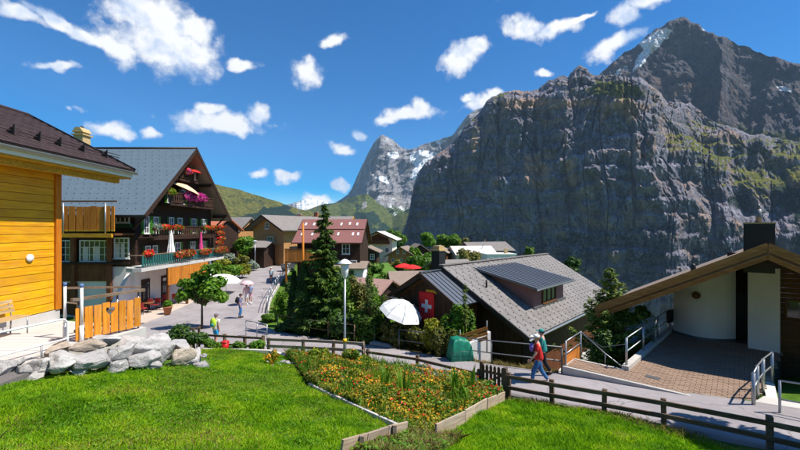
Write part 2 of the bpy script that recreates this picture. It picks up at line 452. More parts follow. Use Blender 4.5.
def mat_rock(name, rock, warm, grass, scale, bdist, grass_lo=0.55, snowcol=(0.88, 0.9, 0.93), strata=1.0, forest=(0.012, 0.028, 0.02)):
    """mountain rock; attributes: snow, green, wood (0..1 cover masks)"""
    t = NT(name)
    tcn = t.node('ShaderNodeTexCoord').outputs['Object']
    a = t.noise(scale, 8, 0.62, tcn); b = t.noise(scale*5, 8, 0.7, tcn, (1, 1, 0.35)); s2 = t.noise(scale*3, 6, 0.65, tcn, (0.25, 0.25, 3.2))
    lf = t.noise(scale*0.4, 4, 0.55, tcn)
    c = t.ramp(b, [(0.28, sc(rock, 0.38)), (0.42, sc(rock, 0.75)), (0.56, rock), (0.74, sc(rock, 1.55))])
    c = t.mix(t.math('MULTIPLY', t.range(s2, 0.42, 0.62), 0.45*strata), c, sc(rock, 0.5))
    c = t.mix(t.math('MULTIPLY', t.range(a, 0.5, 0.64), 0.75), c, warm)
    stk = t.noise(scale*7, 5, 0.6, tcn, (1, 1, 0.10)); stk2 = t.noise(scale*2.2, 4, 0.55, tcn, (1, 1, 0.5))
    c = t.mix(t.math('MULTIPLY', t.range(stk, 0.5, 0.66), 0.42), c, sc(rock, 0.4))
    c = t.mix(t.math('MULTIPLY', t.range(stk2, 0.52, 0.66), 0.55), c, sc(rock, 1.75))
    vr = t.node('ShaderNodeTexVoronoi', feature='DISTANCE_TO_EDGE'); vr.inputs['Scale'].default_value = scale*5
    wv = t.node('ShaderNodeVectorMath', operation='MULTIPLY_ADD'); nzz = t.node('ShaderNodeTexNoise'); nzz.inputs['Scale'].default_value = scale*6; nzz.inputs['Detail'].default_value = 5
    t.l.new(tcn, nzz.inputs['Vector']); t.l.new(nzz.outputs['Color'], wv.inputs[0]); wv.inputs[1].default_value = (0.5/scale,)*3
    mpv = t.node('ShaderNodeMapping'); mpv.inputs['Scale'].default_value = (1, 1, 0.42); mpv.inputs['Rotation'].default_value = (0.25, 0.35, 0); t.l.new(tcn, mpv.inputs['Vector']); t.l.new(mpv.outputs[0], wv.inputs[2]); t.l.new(wv.outputs[0], vr.inputs['Vector'])
    crk = t.range(vr.outputs['Distance'], 0.0, 0.05, 1.0, 0.0)
    c = t.mix(t.math('MULTIPLY', crk, 0.6), c, sc(rock, 0.28))  # shade inside the cracks, painted as dark lines in the rock colour
    c = t.mix(t.math('MULTIPLY', t.range(lf, 0.48, 0.7), 0.45), c, sc(rock, 0.55))
    g = t.node('ShaderNodeNewGeometry'); sx = t.node('ShaderNodeSeparateXYZ'); t.l.new(g.outputs['Normal'], sx.inputs[0])
    def att(n):
        x = t.node('ShaderNodeAttribute'); x.attribute_name = n; return x.outputs['Fac']
    d = t.noise(scale*9, 6, 0.7, tcn)
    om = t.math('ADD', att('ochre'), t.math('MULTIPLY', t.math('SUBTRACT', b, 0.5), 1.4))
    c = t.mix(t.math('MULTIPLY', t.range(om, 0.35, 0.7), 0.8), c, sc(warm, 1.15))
    gm = t.math('ADD', att('green'), t.math('MULTIPLY', t.math('SUBTRACT', d, 0.5), 1.0))
    gcol = t.ramp(t.noise(scale*4, 6, 0.65, tcn), [(0.3, sc(grass, 0.5)), (0.5, grass), (0.72, sc((grass[0]*1.5, grass[1]*1.15, grass[2]), 1.3))])
    c = t.mix(t.range(gm, 0.4, 0.62), c, gcol)
    wm = t.math('ADD', att('wood'), t.math('MULTIPLY', t.math('SUBTRACT', d, 0.5), 0.9))
    fcol = t.mix(t.range(t.noise(scale*22, 4, 0.7, tcn), 0.35, 0.65), sc(forest, 0.55), sc(forest, 1.6))
    c = t.mix(t.range(wm, 0.42, 0.58), c, fcol)
    sm = t.math('ADD', att('snow'), t.math('MULTIPLY', t.math('SUBTRACT', b, 0.5), 1.5))
    sf = t.range(sm, 0.45, 0.58)
    c = t.mix(sf, c, snowcol)
    h = t.math('SUBTRACT', t.math('ADD', t.math('MULTIPLY', a, 0.8), t.math('ADD', b, t.math('MULTIPLY', s2, 0.6*strata))), t.math('MULTIPLY', crk, 0.5))
    t.principled(c, 0.92, 0, t.bump(h, 0.9, bdist), 0.1)
    return t.m

M = {}
M['ground'] = mat_ground()
M['asphalt'] = mat_asphalt()
M['yellow'] = mat_wood('yellow_planks', (0.84, 0.43, 0.006), (0.64, 0.25, 0.003), 'Y', 0.5, 0.13, 0.06, 0.85)
M['orange_post'] = mat_wood('orange_timber', (0.58, 0.20, 0.010), (0.42, 0.11, 0.005), 'Z', 0.55, 0.1)
M['balcony_board'] = mat_wood('orange_boards', (0.60, 0.22, 0.022), (0.40, 0.12, 0.012), 'Z', 0.6, 0.15)
M['heart_board'] = mat_wood('heart_boards', (0.80, 0.33, 0.022), (0.55, 0.17, 0.010), 'Z', 0.6, 0.15, 0.12)
M['beam_yellow'] = mat_wood('yellow_beam', (0.70, 0.36, 0.02), None, 'X', 0.6, 0.1)
M['dark_wood'] = mat_wood('dark_timber', (0.062, 0.030, 0.017), (0.022, 0.010, 0.007), 'X', 0.75, 0.15)
M['dark_wood_y'] = mat_wood('dark_timber_y', (0.062, 0.030, 0.017), (0.022, 0.010, 0.007), 'Y', 0.75, 0.15)
M['dark_wood_z'] = mat_wood('dark_timber_z', (0.085, 0.040, 0.020), (0.030, 0.013, 0.008), 'Z', 0.75, 0.15)
M['red_wood'] = mat_wood('red_brown_boards', (0.21, 0.075, 0.028), (0.10, 0.030, 0.012), 'Z', 0.7, 0.15)
M['tan_wood'] = mat_wood('tan_boards', (0.55, 0.29, 0.11), (0.36, 0.17, 0.06), 'Z', 0.7, 0.1)
M['brown_wood'] = mat_wood('brown_timber', (0.17, 0.072, 0.020), (0.085, 0.032, 0.010), 'X', 0.6, 0.15)
M['fascia'] = mat_wood('brown_fascia', (0.36, 0.18, 0.055), (0.20, 0.09, 0.025), 'X', 0.55, 0.08)
M['orange_slat'] = mat_wood('orange_slats', (0.64, 0.235, 0.045), (0.42, 0.13, 0.022), 'X', 0.6, 0.12)
M['fence_brown'] = mat_wood('fence_brown', (0.20, 0.125, 0.062), (0.095, 0.056, 0.028), 'X', 0.8, 0.15, 0.3)
M['fence_post'] = mat_wood('fence_post_wood', (0.17, 0.10, 0.05), (0.08, 0.045, 0.023), 'Z', 0.8, 0.15, 0.3)
M['fence_dark'] = mat_wood('fence_dark', (0.16, 0.098, 0.055), (0.07, 0.042, 0.025), 'X', 0.8, 0.15, 0.15)
M['fence_dark_z'] = mat_wood('fence_dark_post', (0.15, 0.092, 0.052), (0.07, 0.042, 0.025), 'Z', 0.8, 0.15, 0.15)
M['grey_wood'] = mat_wood('weathered_boards', (0.52, 0.40, 0.29), (0.30, 0.21, 0.14), 'X', 0.85, 0.15, 0.4)
M['bench_wood'] = mat_wood('pale_bench_slats', (0.62, 0.42, 0.20), None, 'Y', 0.6, 0.1)
M['rail_wood'] = mat_wood('brown_handrail', (0.27, 0.17, 0.10), None, 'X', 0.7, 0.1, 0.3)
M['steel'] = mat_plain('galvanised_steel', (0.40, 0.41, 0.42), 0.38, 0.2, 12, 0.75, 0.1, 90, 0.06, 0.5)
M['steel_dark'] = mat_plain('dull_steel', (0.16, 0.165, 0.17), 0.5, 0.25, 12, 0.5, 0.1, 90, 0.06, 0.5)
M['white_metal'] = mat_plain('white_painted_metal', (0.78, 0.78, 0.76), 0.4, 0.06, 8, 0, 0.05, 90, 0.03, 0.5)
M['black_metal'] = mat_plain('black_metal', (0.014, 0.013, 0.013), 0.5, 0.3, 8, 0, 0.1, 60, 0.1, 0.4)
M['teal_metal'] = mat_plain('teal_painted_metal', (0.02, 0.115, 0.105), 0.45, 0.15, 8, 0, 0.05, 60, 0.1, 0.5)
M['white_plaster'] = mat_plaster('white_plaster', (0.78, 0.73, 0.70))
M['cream_plaster'] = mat_plaster('cream_plaster', (0.72, 0.66, 0.56))
M['pink_plaster'] = mat_plain('faded_pink_cladding', (0.30, 0.155, 0.135), 0.85, 0.12, 3, 0, 0.2, 60, 0.02, 0.2)
M['concrete'] = mat_plain('pale_concrete', (0.50, 0.47, 0.43), 0.9, 0.2, 1.5, 0, 0.35, 40, 0.05, 0.2)
M['kerb'] = mat_plain('light_kerb', (0.46, 0.43, 0.39), 0.9, 0.25, 3, 0, 0.4, 50, 0.06, 0.2)
M['terrace'] = mat_plain('pale_deck_boards', (0.56, 0.52, 0.49), 0.85, 0.12, 2, 0, 0.2, 60, 0.06, 0.2)
M['paver'] = mat_plain('clay_pavers', (0.26, 0.175, 0.125), 0.85, 0.35, 1.6, 0, 0.4, 60, 0.1, 0.2)
M['joint'] = mat_plain('dark_joint_sand', (0.12, 0.085, 0.06), 0.95, 0.2, 6)
M['cafe_paving'] = mat_plain('beige_paving', (0.52, 0.43, 0.35), 0.9, 0.15, 2.0, 0, 0.3, 30)
M['boulder'] = mat_stone('pale_limestone', (0.53, 0.50, 0.475), 1.6)
M['boulder_warm'] = mat_stone('warm_limestone', (0.56, 0.46, 0.36), 2.2)
M['brown_tile'] = mat_plain('dark_brown_tiles', (0.060, 0.034, 0.030), 0.62, 0.35, 3.0, 0, 0.3, 50, 0.1, 0.4)
M['grey_tile'] = mat_plain('blue_grey_shingles', (0.115, 0.155, 0.185), 0.5, 0.16, 1.6, 0, 0.2, 40, 0.08, 0.45)
M['stone_tile'] = mat_plain('grey_fibre_shingles', (0.19, 0.172, 0.162), 0.7, 0.14, 1.8, 0, 0.25, 40, 0.10, 0.35)
M['seam_metal'] = mat_plain('slate_blue_sheet_metal', (0.12, 0.135, 0.16), 0.42, 0.12, 2, 0.35, 0.05, 30, 0.07, 0.5)
M['red_roof'] = mat_plain('dull_red_roof', (0.235, 0.098, 0.085), 0.65, 0.18, 1.5, 0, 0.25, 20, 0.05, 0.35)
M['red_tile'] = mat_plain('red_clay_tiles', (0.40, 0.13, 0.07), 0.8, 0.25, 2, 0, 0.3, 20, 0.1, 0.2)
M['pinkbrown_tile'] = mat_plain('pink_brown_tiles', (0.33, 0.20, 0.165), 0.75, 0.25, 2.5, 0, 0.3, 30, 0.1, 0.25)
M['grey_roof'] = mat_plain('weathered_grey_roof', (0.22, 0.195, 0.178), 0.8, 0.2, 1.3, 0, 0.3, 20, 0.15, 0.25)
M['brown_roof'] = mat_plain('weathered_brown_roof', (0.25, 0.19, 0.15), 0.8, 0.22, 1.3, 0, 0.3, 20, 0.12, 0.25)
M['white_roof'] = mat_plain('pale_stone_roof', (0.62, 0.57, 0.51), 0.85, 0.15, 1.3, 0, 0.3, 20, 0.05, 0.2)
M['red_fabric'] = mat_plain('red_canvas', (0.70, 0.035, 0.035), 0.85, 0.08, 3, 0, 0.2, 90, 0.05, 0.1)
M['white_fabric'] = mat_plain('white_canvas', (0.82, 0.80, 0.77), 0.9, 0.05, 3, 0, 0.15, 80, 0.02, 0.1)
M['peach_fabric'] = mat_plain('peach_canvas', (0.80, 0.52, 0.33), 0.9, 0.05, 3, 0, 0.15, 80, 0.02, 0.1)
M['pink_fabric'] = mat_plain('pink_canvas', (0.70, 0.08, 0.25), 0.9, 0.08, 3, 0, 0.15, 80, 0.02, 0.1)
M['palepink'] = mat_plain('pale_pink_canvas', (0.80, 0.50, 0.52), 0.9, 0.08, 3, 0, 0.15, 80, 0.02, 0.1)
M['green_tarp'] = mat_plain('green_tarpaulin', (0.008, 0.20, 0.12), 0.5, 0.25, 4, 0, 0.5, 8, 0.02, 0.4, bdist=0.05)
M['blue_panel'] = mat_plain('pale_blue_sheet', (0.30, 0.40, 0.50), 0.5, 0.15, 2, 0, 0.2, 10, 0.02, 0.4)
M['shutter'] = mat_plain('green_shutters', (0.055, 0.19, 0.018), 0.55, 0.15, 6, 0, 0.2, 40, 0.1, 0.4)
M['shutter_dark'] = mat_plain('dark_green_shutters', (0.015, 0.065, 0.015), 0.55, 0.15, 6, 0, 0.2, 40, 0.1, 0.4)
M['frame_white'] = mat_plain('white_window_paint', (0.74, 0.74, 0.71), 0.5, 0.06, 5, 0, 0.05, 50, 0.02, 0.4)
M['glass'] = mat_glass('window_glass')
M['curtain'] = mat_plain('white_curtain', (0.62, 0.60, 0.60), 0.9, 0.12, 9, 0, 0.4, 14, 0.05, 0.1, stretch=(6, 6, 0.4), bdist=0.03)
M['gravel'] = mat_plain('grey_gravel', (0.22, 0.20, 0.19), 0.95, 0.6, 40, 0, 0.9, 60, 0.1, 0.2, bdist=0.03)
M['soil'] = mat_plain('dark_soil', (0.075, 0.052, 0.032), 0.95, 0.4, 8, 0, 0.8, 20, 0.1, 0.1, bdist=0.04)
M['bark'] = mat_plain('rough_bark', (0.105, 0.075, 0.05), 0.9, 0.4, 10, 0, 0.9, 25, 0.1, 0.1, stretch=(3, 3, 0.5), bdist=0.03)
M['skin'] = mat_plain('skin', (0.56, 0.30, 0.21), 0.55, 0.06, 9, 0, 0.05, 80, 0.03, 0.35)
M['chimney_tan'] = mat_plain('tan_chimney_render', (0.50, 0.36, 0.17), 0.85, 0.15, 6, 0, 0.3, 40, 0.05, 0.2)
M['terracotta'] = mat_plain('terracotta', (0.40, 0.15, 0.07), 0.8, 0.15, 8, 0, 0.2, 40, 0.1, 0.25)
def col(name, c, rough=0.75, **k):
    if name not in M: M[name] = mat_plain(name, c, rough, **k)
    return M[name]
# foliage
M['grass'] = mat_leaf('grass_blades', [(0.0, (0.06, 0.19, 0.004)), (0.3, (0.17, 0.39, 0.006)), (0.65, (0.31, 0.54, 0.010)), (0.88, (0.47, 0.62, 0.02)), (0.95, (0.50, 0.42, 0.10)), (1.0, (0.52, 0.40, 0.15))], 0.45, 1.1, 0.55, 0.6)
M['dry_grass'] = mat_leaf('dry_grass_blades', [(0.0, (0.20, 0.16, 0.05)), (0.6, (0.38, 0.29, 0.10)), (1.0, (0.10, 0.17, 0.02))], 0.3, 1.5)
M['leaf_mid'] = mat_leaf('mid_green_leaves', [(0, (0.03, 0.09, 0.008)), (0.5, (0.085, 0.19, 0.016)), (1, (0.21, 0.32, 0.03))])
M['leaf_bright'] = mat_leaf('bright_green_leaves', [(0, (0.04, 0.13, 0.007)), (0.5, (0.11, 0.25, 0.014)), (1, (0.24, 0.36, 0.035))])
M['leaf_yellow'] = mat_leaf('yellow_green_leaves', [(0, (0.08, 0.12, 0.008)), (0.5, (0.22, 0.24, 0.015)), (1, (0.46, 0.38, 0.03))])
M['leaf_olive'] = mat_leaf('olive_leaves', [(0, (0.05, 0.065, 0.012)), (0.5, (0.15, 0.16, 0.028)), (1, (0.36, 0.29, 0.07))])
M['leaf_dark'] = mat_leaf('dark_green_leaves', [(0, (0.014, 0.038, 0.008)), (0.5, (0.04, 0.095, 0.014)), (1, (0.12, 0.20, 0.028))], 0.22)
M['needle'] = mat_leaf('spruce_needles', [(0, (0.018, 0.045, 0.010)), (0.5, (0.065, 0.13, 0.02)), (1, (0.22, 0.30, 0.04))], 0.2)
M['needle_light'] = mat_leaf('pine_needles', [(0, (0.035, 0.07, 0.012)), (0.5, (0.12, 0.19, 0.025)), (1, (0.34, 0.34, 0.06))], 0.25)
M['leaf_silver'] = mat_leaf('silver_leaves', [(0, (0.13, 0.20, 0.15)), (0.5, (0.28, 0.34, 0.27)), (1, (0.48, 0.48, 0.34))])
M['leaf_blue'] = mat_leaf('blue_green_leaves', [(0, (0.03, 0.10, 0.06)), (0.5, (0.06, 0.18, 0.10)), (1, (0.14, 0.27, 0.14))])
M['fl_orange'] = mat_leaf('orange_petals', [(0, (0.62, 0.16, 0.01)), (0.5, (0.80, 0.36, 0.015)), (1, (0.85, 0.55, 0.03))], 0.3)
M['fl_red'] = mat_leaf('red_petals', [(0, (0.55, 0.012, 0.012)), (0.6, (0.78, 0.03, 0.02)), (1, (0.75, 0.12, 0.06))], 0.3)
M['fl_pink'] = mat_leaf('magenta_petals', [(0, (0.42, 0.02, 0.20)), (0.6, (0.65, 0.04, 0.32)), (1, (0.75, 0.18, 0.42))], 0.3)
M['fl_rust'] = mat_leaf('rust_leaves', [(0, (0.14, 0.03, 0.012)), (0.5, (0.33, 0.09, 0.03)), (1, (0.5, 0.2, 0.05))], 0.3)
# ---------------------------------------------------------------- the lie of the land
# path: near edge (by the wooden fence) and far edge, going from left to right
NEAR = [(-22, 20.6, -6.35), (-16, 20.4, -6.3), (-11, 19.4, -6.2), (-7.9, 18.5, -6.1), (-4.4, 17.3, -5.88), (-1.6, 16.2, -5.70), (0.7, 14.6, -5.48), (3.3, 12.0, -5.22), (6.7, 9.65, -5.0), (8.2, 8.4, -4.88), (12, 5.0, -4.6), (17, 0.5, -4.2)]
FAR = [(-22, 25.5, -6.45), (-17.6, 26.4, -6.4), (-11, 26.5, -6.3), (-8.0, 23.3, -6.15), (-5.4, 21.2, -6.0), (-1.2, 18.9, -5.85), (1.8, 16.9, -5.70), (3.7, 15.4, -5.52), (6.0, 13.6, -5.24), (7.8, 12.05, -5.06), (10.1, 10.5, -4.85), (14.4, 7.4, -4.6), (19, 2.0, -4.2)]
SL = [(-17.6, 25.0, -6.38), (-17.9, 27, -6.36), (-18.6, 33.5, -6.3), (-20.0, 42, -6.15), (-22.0, 50, -6.0), (-24.0, 62, -5.7), (-27, 78, -5.2)]
SR = [(-9.6, 24.6, -6.3), (-10.2, 28.4, -6.3), (-11.6, 33, -6.25), (-13.0, 39, -6.15), (-14.3, 45, -6.08), (-16.7, 57, -5.85), (-20, 77, -5.2)]
def dens_line(pts, step=1.2):
    out = []
    for a, b in zip(pts[:-1], pts[1:]):
        a, b = Vector(a), Vector(b); n = max(1, int((b-a).length / step))
        out += [a.lerp(b, i/n) for i in range(n)]
    return out + [Vector(pts[-1])]
CP = []
for L in (NEAR, FAR, SL, SR):
    for p in dens_line(L, 2.2): CP.append((p.x, p.y, p.z - 0.06))
CP += [(0, -3, -1.7), (0, 0, -1.75), (-4, 0, -1.8), (4, 0, -2.0), (0, 3, -2.5), (-6, 3, -2.6), (6, 3, -3.4), (9, 3, -4.0), (9, -2, -3.4), (-12, 0, -2.7), (-12, 6, -3.3), (-12, 11, -3.6), (-9.6, 11.5, -4.0), (-9.6, 8.5, -3.4),
       (-5.4, 5.0, -2.95), (-2.9, 5.5, -3.2), (-0.8, 6.1, -3.62), (0.1, 7.4, -3.98), (-2.7, 11.1, -4.62), (-4.5, 15.5, -5.3), (-6.9, 16.2, -5.25), (-9.3, 16.2, -5.2),
       (-8.7, 8.3, -3.3), (-8.0, 8.9, -3.4), (-7.3, 9.9, -3.6), (-5.7, 11.0, -4.0), (-7.5, 13.5, -4.6), (-4, 8, -3.65), (-4.5, 12.5, -4.55),
       (0.7, 7.7, -4.25), (3.0, 11.2, -5.12), (1.2, 11.5, -4.9), (-0.6, 13.4, -5.2), (2.2, 7.0, -4.12), (4.5, 6.5, -4.2), (5.5, 8.8, -4.75), (3.6, 9.4, -4.7), (7, 7, -4.6),
       # beyond the path: the slope falls away
       (0, 22, -7.3), (-4, 24.5, -7.0), (4, 20, -7.8), (8, 17.5, -7.8), (12, 24, -9.0), (4, 30, -8.2), (-7, 40, -7.6), (-4, 55, -8.0), (0, 80, -8.6), (9, 80, -9.4),
       (16, 19, -7.0), (20, 12, -5.5), (26, 30, -13), (24, 60, -13), (23, 101, -9.3), (31, 124, -10.2), (22, 118, -9.7), (14, 110, -9.6), (8, 104, -9.0), (1, 93, -8.8), (5, 57, -7.4), (-0.8, 40, -6.9), (-3.5, 32, -6.6), (-8, 120, -8), (42, 120, -15), (25, 150, -17), (60, 140, -30), (60, 60, -32), (60, 20, -25), (40, 5, -10), (30, -10, -6),
       (-15, 100, -5.5), (-30, 62, -3.4), (-27, 50, -4.4), (-25, 42, -5.6), (-30, 38, -5.9), (-30, 28, -6.2), (-34, 75, -2.2), (-32, 95, -3.0), (-50, 100, -2), (-60, 60, 0), (-45, 40, -2), (-40, 15, -2), (-30, 0, -1.5), (-20, 14.5, -4.5),
       (-20, -20, 1), (10, -20, 0), (-60, -10, 3), (-100, 120, -3), (-40, 160, -8), (0, 170, -12), (30, 190, -28), (90, 100, -60), (80, -20, -25), (-70, 180, -12)]
cp = np.array(CP, float)
def tps(r2): return np.where(r2 > 0, r2*np.log(np.maximum(r2, 1e-12)), 0)
K = tps(((cp[:, None, :2] - cp[None, :, :2])**2).sum(2)); K += np.eye(len(cp))*0.4
A = np.zeros((len(cp)+3,)*2); A[:len(cp), :len(cp)] = K; Pm = np.c_[np.ones(len(cp)), cp[:, :2]]
A[:len(cp), len(cp):] = Pm; A[len(cp):, :len(cp)] = Pm.T
SOL = np.linalg.solve(A, np.r_[cp[:, 2], 0, 0, 0])
def H(x, y):
    x, y = np.atleast_1d(np.asarray(x, float)), np.atleast_1d(np.asarray(y, float)); sh = x.shape
    x, y = x.ravel(), y.ravel(); out = np.empty_like(x)
    for i in range(0, len(x), 20000):
        a, b = x[i:i+20000], y[i:i+20000]
        cx, cy = np.clip(a, -110, 90), np.clip(b, -25, 190)
        r2 = (cx[:, None]-cp[None, :, 0])**2 + (cy[:, None]-cp[None, :, 1])**2
        z = tps(r2) @ SOL[:-3] + SOL[-3] + SOL[-2]*cx + SOL[-1]*cy
        z = np.clip(z, -90, 40)
        # beyond the shelf the land drops to the valley floor; behind and to the left it climbs
        off = np.hypot(np.maximum(b-165, 0), np.maximum(a-70, 0))
        left = np.clip((-a-40)/200, 0, 1)
        z = z - np.minimum(off*0.9, 560)*(1-0.5*left)  + np.maximum(-b-25, 0)*0.2*(np.maximum(-b-25, 0) < 1500)
        out[i:i+20000] = np.clip(z, -620, 500)
    return out.reshape(sh)
def Hz(x, y): return float(H(x, y)[0])

def axis(fine0, fine1, step, lo, hi, g=1.16):
    a = list(np.arange(fine0, fine1+1e-6, step)); s = step
    while a[-1] < hi: s *= g; a.append(a[-1]+s)
    s = step
    while a[0] > lo: s *= g; a.insert(0, a[0]-s)
    return np.array(a)
gx = axis(-20, 20, 0.3, -9000, 9000); gy = axis(3, 34, 0.3, -5000, 12000)
X, Y = np.meshgrid(gx, gy)
Z = H(X, Y)
lawnmask = np.exp(-((X/14)**2 + ((Y-8)/10)**2))
Z = Z + (fbm(X*0.7, Y*0.7, oct=4, seed=3)-0.5)*0.22*lawnmask*(np.abs(Z+5.5) > 0)
# keep the ground just below the paved strips
def strip_dist(X, Y, A_, B_):
    d = np.full(X.shape, 1e9); zz = np.zeros(X.shape)
    a, b = dens_line(A_, 1.0), dens_line(B_, 1.0)
    return a, b
nyy, nxx = X.shape
ii = np.arange(nyy-1)[:, None]*nxx + np.arange(nxx-1)[None, :]
quads = np.stack([ii, ii+1, ii+1+nxx, ii+nxx], -1).reshape(-1, 4)
g_me = fast_mesh('ground', np.stack([X, Y, Z], -1).reshape(-1, 3), quads, [M['ground']], True)
ground = link('ground', g_me); tag(ground, kind='structure')

def resample(pts, n):
    pts = [Vector(p) for p in pts]; s = [0]
    for a, b in zip(pts[:-1], pts[1:]): s.append(s[-1]+(b-a).length)
    out = []
    for i in range(n):
        t = s[-1]*i/(n-1); k = max(j for j in range(len(s)) if s[j] <= t+1e-9); k = min(k, len(pts)-2)
        # Catmull-Rom
        p0, p1, p2, p3 = pts[max(k-1, 0)], pts[k], pts[k+1], pts[min(k+2, len(pts)-1)]
        u = (t-s[k])/(s[k+1]-s[k])
        out.append(0.5*((2*p1)+(p2-p0)*u+(2*p0-5*p1+4*p2-p3)*u*u+(3*p1-p0-3*p2+p3)*u**3))
    return out
def strip(name, a, b, mat, dz=0.0, n=90, m=6, lift=True):
    A_, B_ = resample(a, n), resample(b, n); V = []
    for p, q in zip(A_, B_):
        for j in range(m+1):
            v = p.lerp(q, j/m); V.append((v.x, v.y, v.z + dz))
    V = np.array(V)
    if lift:   # never let the ground poke through
        hz = H(V[:, 0], V[:, 1]) + (fbm(V[:, 0]*0.7, V[:, 1]*0.7, oct=4, seed=3)-0.5)*0.22*np.exp(-((V[:, 0]/14)**2+((V[:, 1]-8)/10)**2)) + 0.035
        V[:, 2] = np.maximum(V[:, 2], hz)
    V = V.reshape(n, m+1, 3); lo = np.array((0, 0, 0.45))
    V = np.concatenate([V[:, :1]-lo, V, V[:, -1:]-lo], 1).reshape(-1, 3); m += 2
    i = np.arange(n-1)[:, None]*(m+1) + np.arange(m)[None, :]
    q = np.stack([i, i+m+1, i+m+2, i+1], -1).reshape(-1, 4)
    return link(name, fast_mesh(name, V, q, [mat], False))
tag(strip('street', SL, SR, M['asphalt'], 0.012, 120, 14), kind='structure')
tag(strip('path', NEAR, FAR, M['asphalt'], 0.02, 140, 10), kind='structure')

# ---------------------------------------------------------------- mountains (true distances, metres)
def interp(pts, x):
    p = np.array(pts, float); return np.interp(x, p[:, 0], p[:, 1])
def poly_mask(px, py, poly, soft=4):
    """soft mask of a polygon given in picture coordinates"""
    inside = np.zeros(px.shape, bool); n = len(poly); dmin = np.full(px.shape, 1e9)
    for i in range(n):
        (x1, y1), (x2, y2) = poly[i], poly[(i+1) % n]
        cond = ((y1 > py) != (y2 > py)) & (px < (x2-x1)*(py-y1)/(y2-y1+1e-9)+x1)
        inside ^= cond
        dx, dy = x2-x1, y2-y1; t = np.clip(((px-x1)*dx+(py-y1)*dy)/(dx*dx+dy*dy+1e-9), 0, 1)
        dmin = np.minimum(dmin, np.hypot(px-x1-t*dx, py-y1-t*dy))
    return np.clip(0.5 + np.where(inside, dmin, -dmin)/(2*soft), 0, 1)
def mountain(name, px0, px1, nu, nv, sky_pts, r0_pts, rtop_pts, zb, gfun, disp, mat, masks, jag=1.0, seed=0, flat=False):
    px = np.linspace(px0, px1, nu)
    k = np.sqrt(F*F + (px-400)**2)
    spy = interp(sky_pts, px) + jag*(fbm(px*0.13, px*0+seed, oct=5, seed=seed, gain=0.6)-0.5)*4
    tan = (HY-spy)/k
    r0, rt = interp(r0_pts, px), interp(rtop_pts, px)
    zt = rt*tan
    t = np.linspace(0, 1, nv)[:, None]
    g = gfun(px[None, :], t)
    r = r0[None]+(rt-r0)[None]*g
    z = zb+(zt-zb)[None]*t
    dr = disp(px[None, :]*np.ones_like(t), z, r)
    fade = 1-np.clip((t-0.93)/0.07, 0, 1)**2
    r = r + dr*(0.25+0.75*fade)
    rr, zz = [r], [z]
    for j in range(1, 9):          # the far side
        rr.append(r[-1:]+(rt*0.05*j)[None]); zz.append(z[-1:]-(np.abs(zt)*0.5+60)[None]*(j/8)**1.2)
    r, z = np.vstack(rr), np.vstack(zz)
    ux, uy = (px-400)/k, F/k
    Xm, Ym = r*ux[None], r*uy[None]
    n2 = r.shape[0]
    i = np.arange(n2-1)[:, None]*nu + np.arange(nu-1)[None, :]
    q = np.stack([i, i+1, i+1+nu, i+nu], -1).reshape(-1, 4)
    me = fast_mesh(name, np.stack([Xm, Ym, z], -1).reshape(-1, 3), q, [mat], not flat)
    py = HY - z/r*k[None]; pxx = np.broadcast_to(px[None], py.shape)
    # surface steepness decides what grows where
    cr = np.array([0.0]*(n2*nu), dtype=np.float32)
    nr = np.empty(n2*nu*3, dtype=np.float32); me.vertices.foreach_get('normal', nr); nz = np.abs(nr.reshape(-1, 3)[:, 2]).reshape(n2, nu)
    ms = masks(pxx, py, z, r, nz)
    for nm in ('snow', 'green', 'wood', 'ochre'): add_attr(me, nm, np.broadcast_to(ms.get(nm, 0.0), py.shape).ravel())
    o = link(name, me); tag(o, kind='structure'); return o

# --- the great dark wall across the valley
SKY_WALL = [(398, 236), (404, 232), (409, 212), (413, 190), (418, 173), (427, 163), (441, 153), (452, 144), (462, 132), (473, 119), (480, 112), (487, 101), (493, 96), (502, 94), (520, 91), (531, 91), (541, 87), (549, 80), (560, 76), (568, 76), (574, 70), (580, 65), (585, 68), (592, 74), (606, 79), (622, 81), (640, 83), (652, 88), (661, 95), (668, 106), (676, 104), (690, 104), (700, 112), (712, 122), (728, 128), (745, 134), (770, 138), (800, 142), (860, 150)]
def g_wall(px, t):
    e = np.interp(px, [400, 560, 640, 690, 860], [1, 1, 1, 0.0, 0.0])
    # left: one sheer wall under a sloping cap; right: walls and ledges in turn
    nn = fbm(px*0.03, px*0+t*3, oct=4, seed=21)
    tl = np.interp(t, [0, 0.55, 0.82, 0.9, 1], [0, 0.12, 0.30, 0.42, 1])
    tr = np.interp(t + 0.12*(nn-0.5), [0, 0.28, 0.34, 0.52, 0.60, 0.72, 0.80, 0.88, 1], [0, 0.06, 0.16, 0.22, 0.40, 0.46, 0.70, 0.76, 1])
    return tl*e + tr*(1-e)
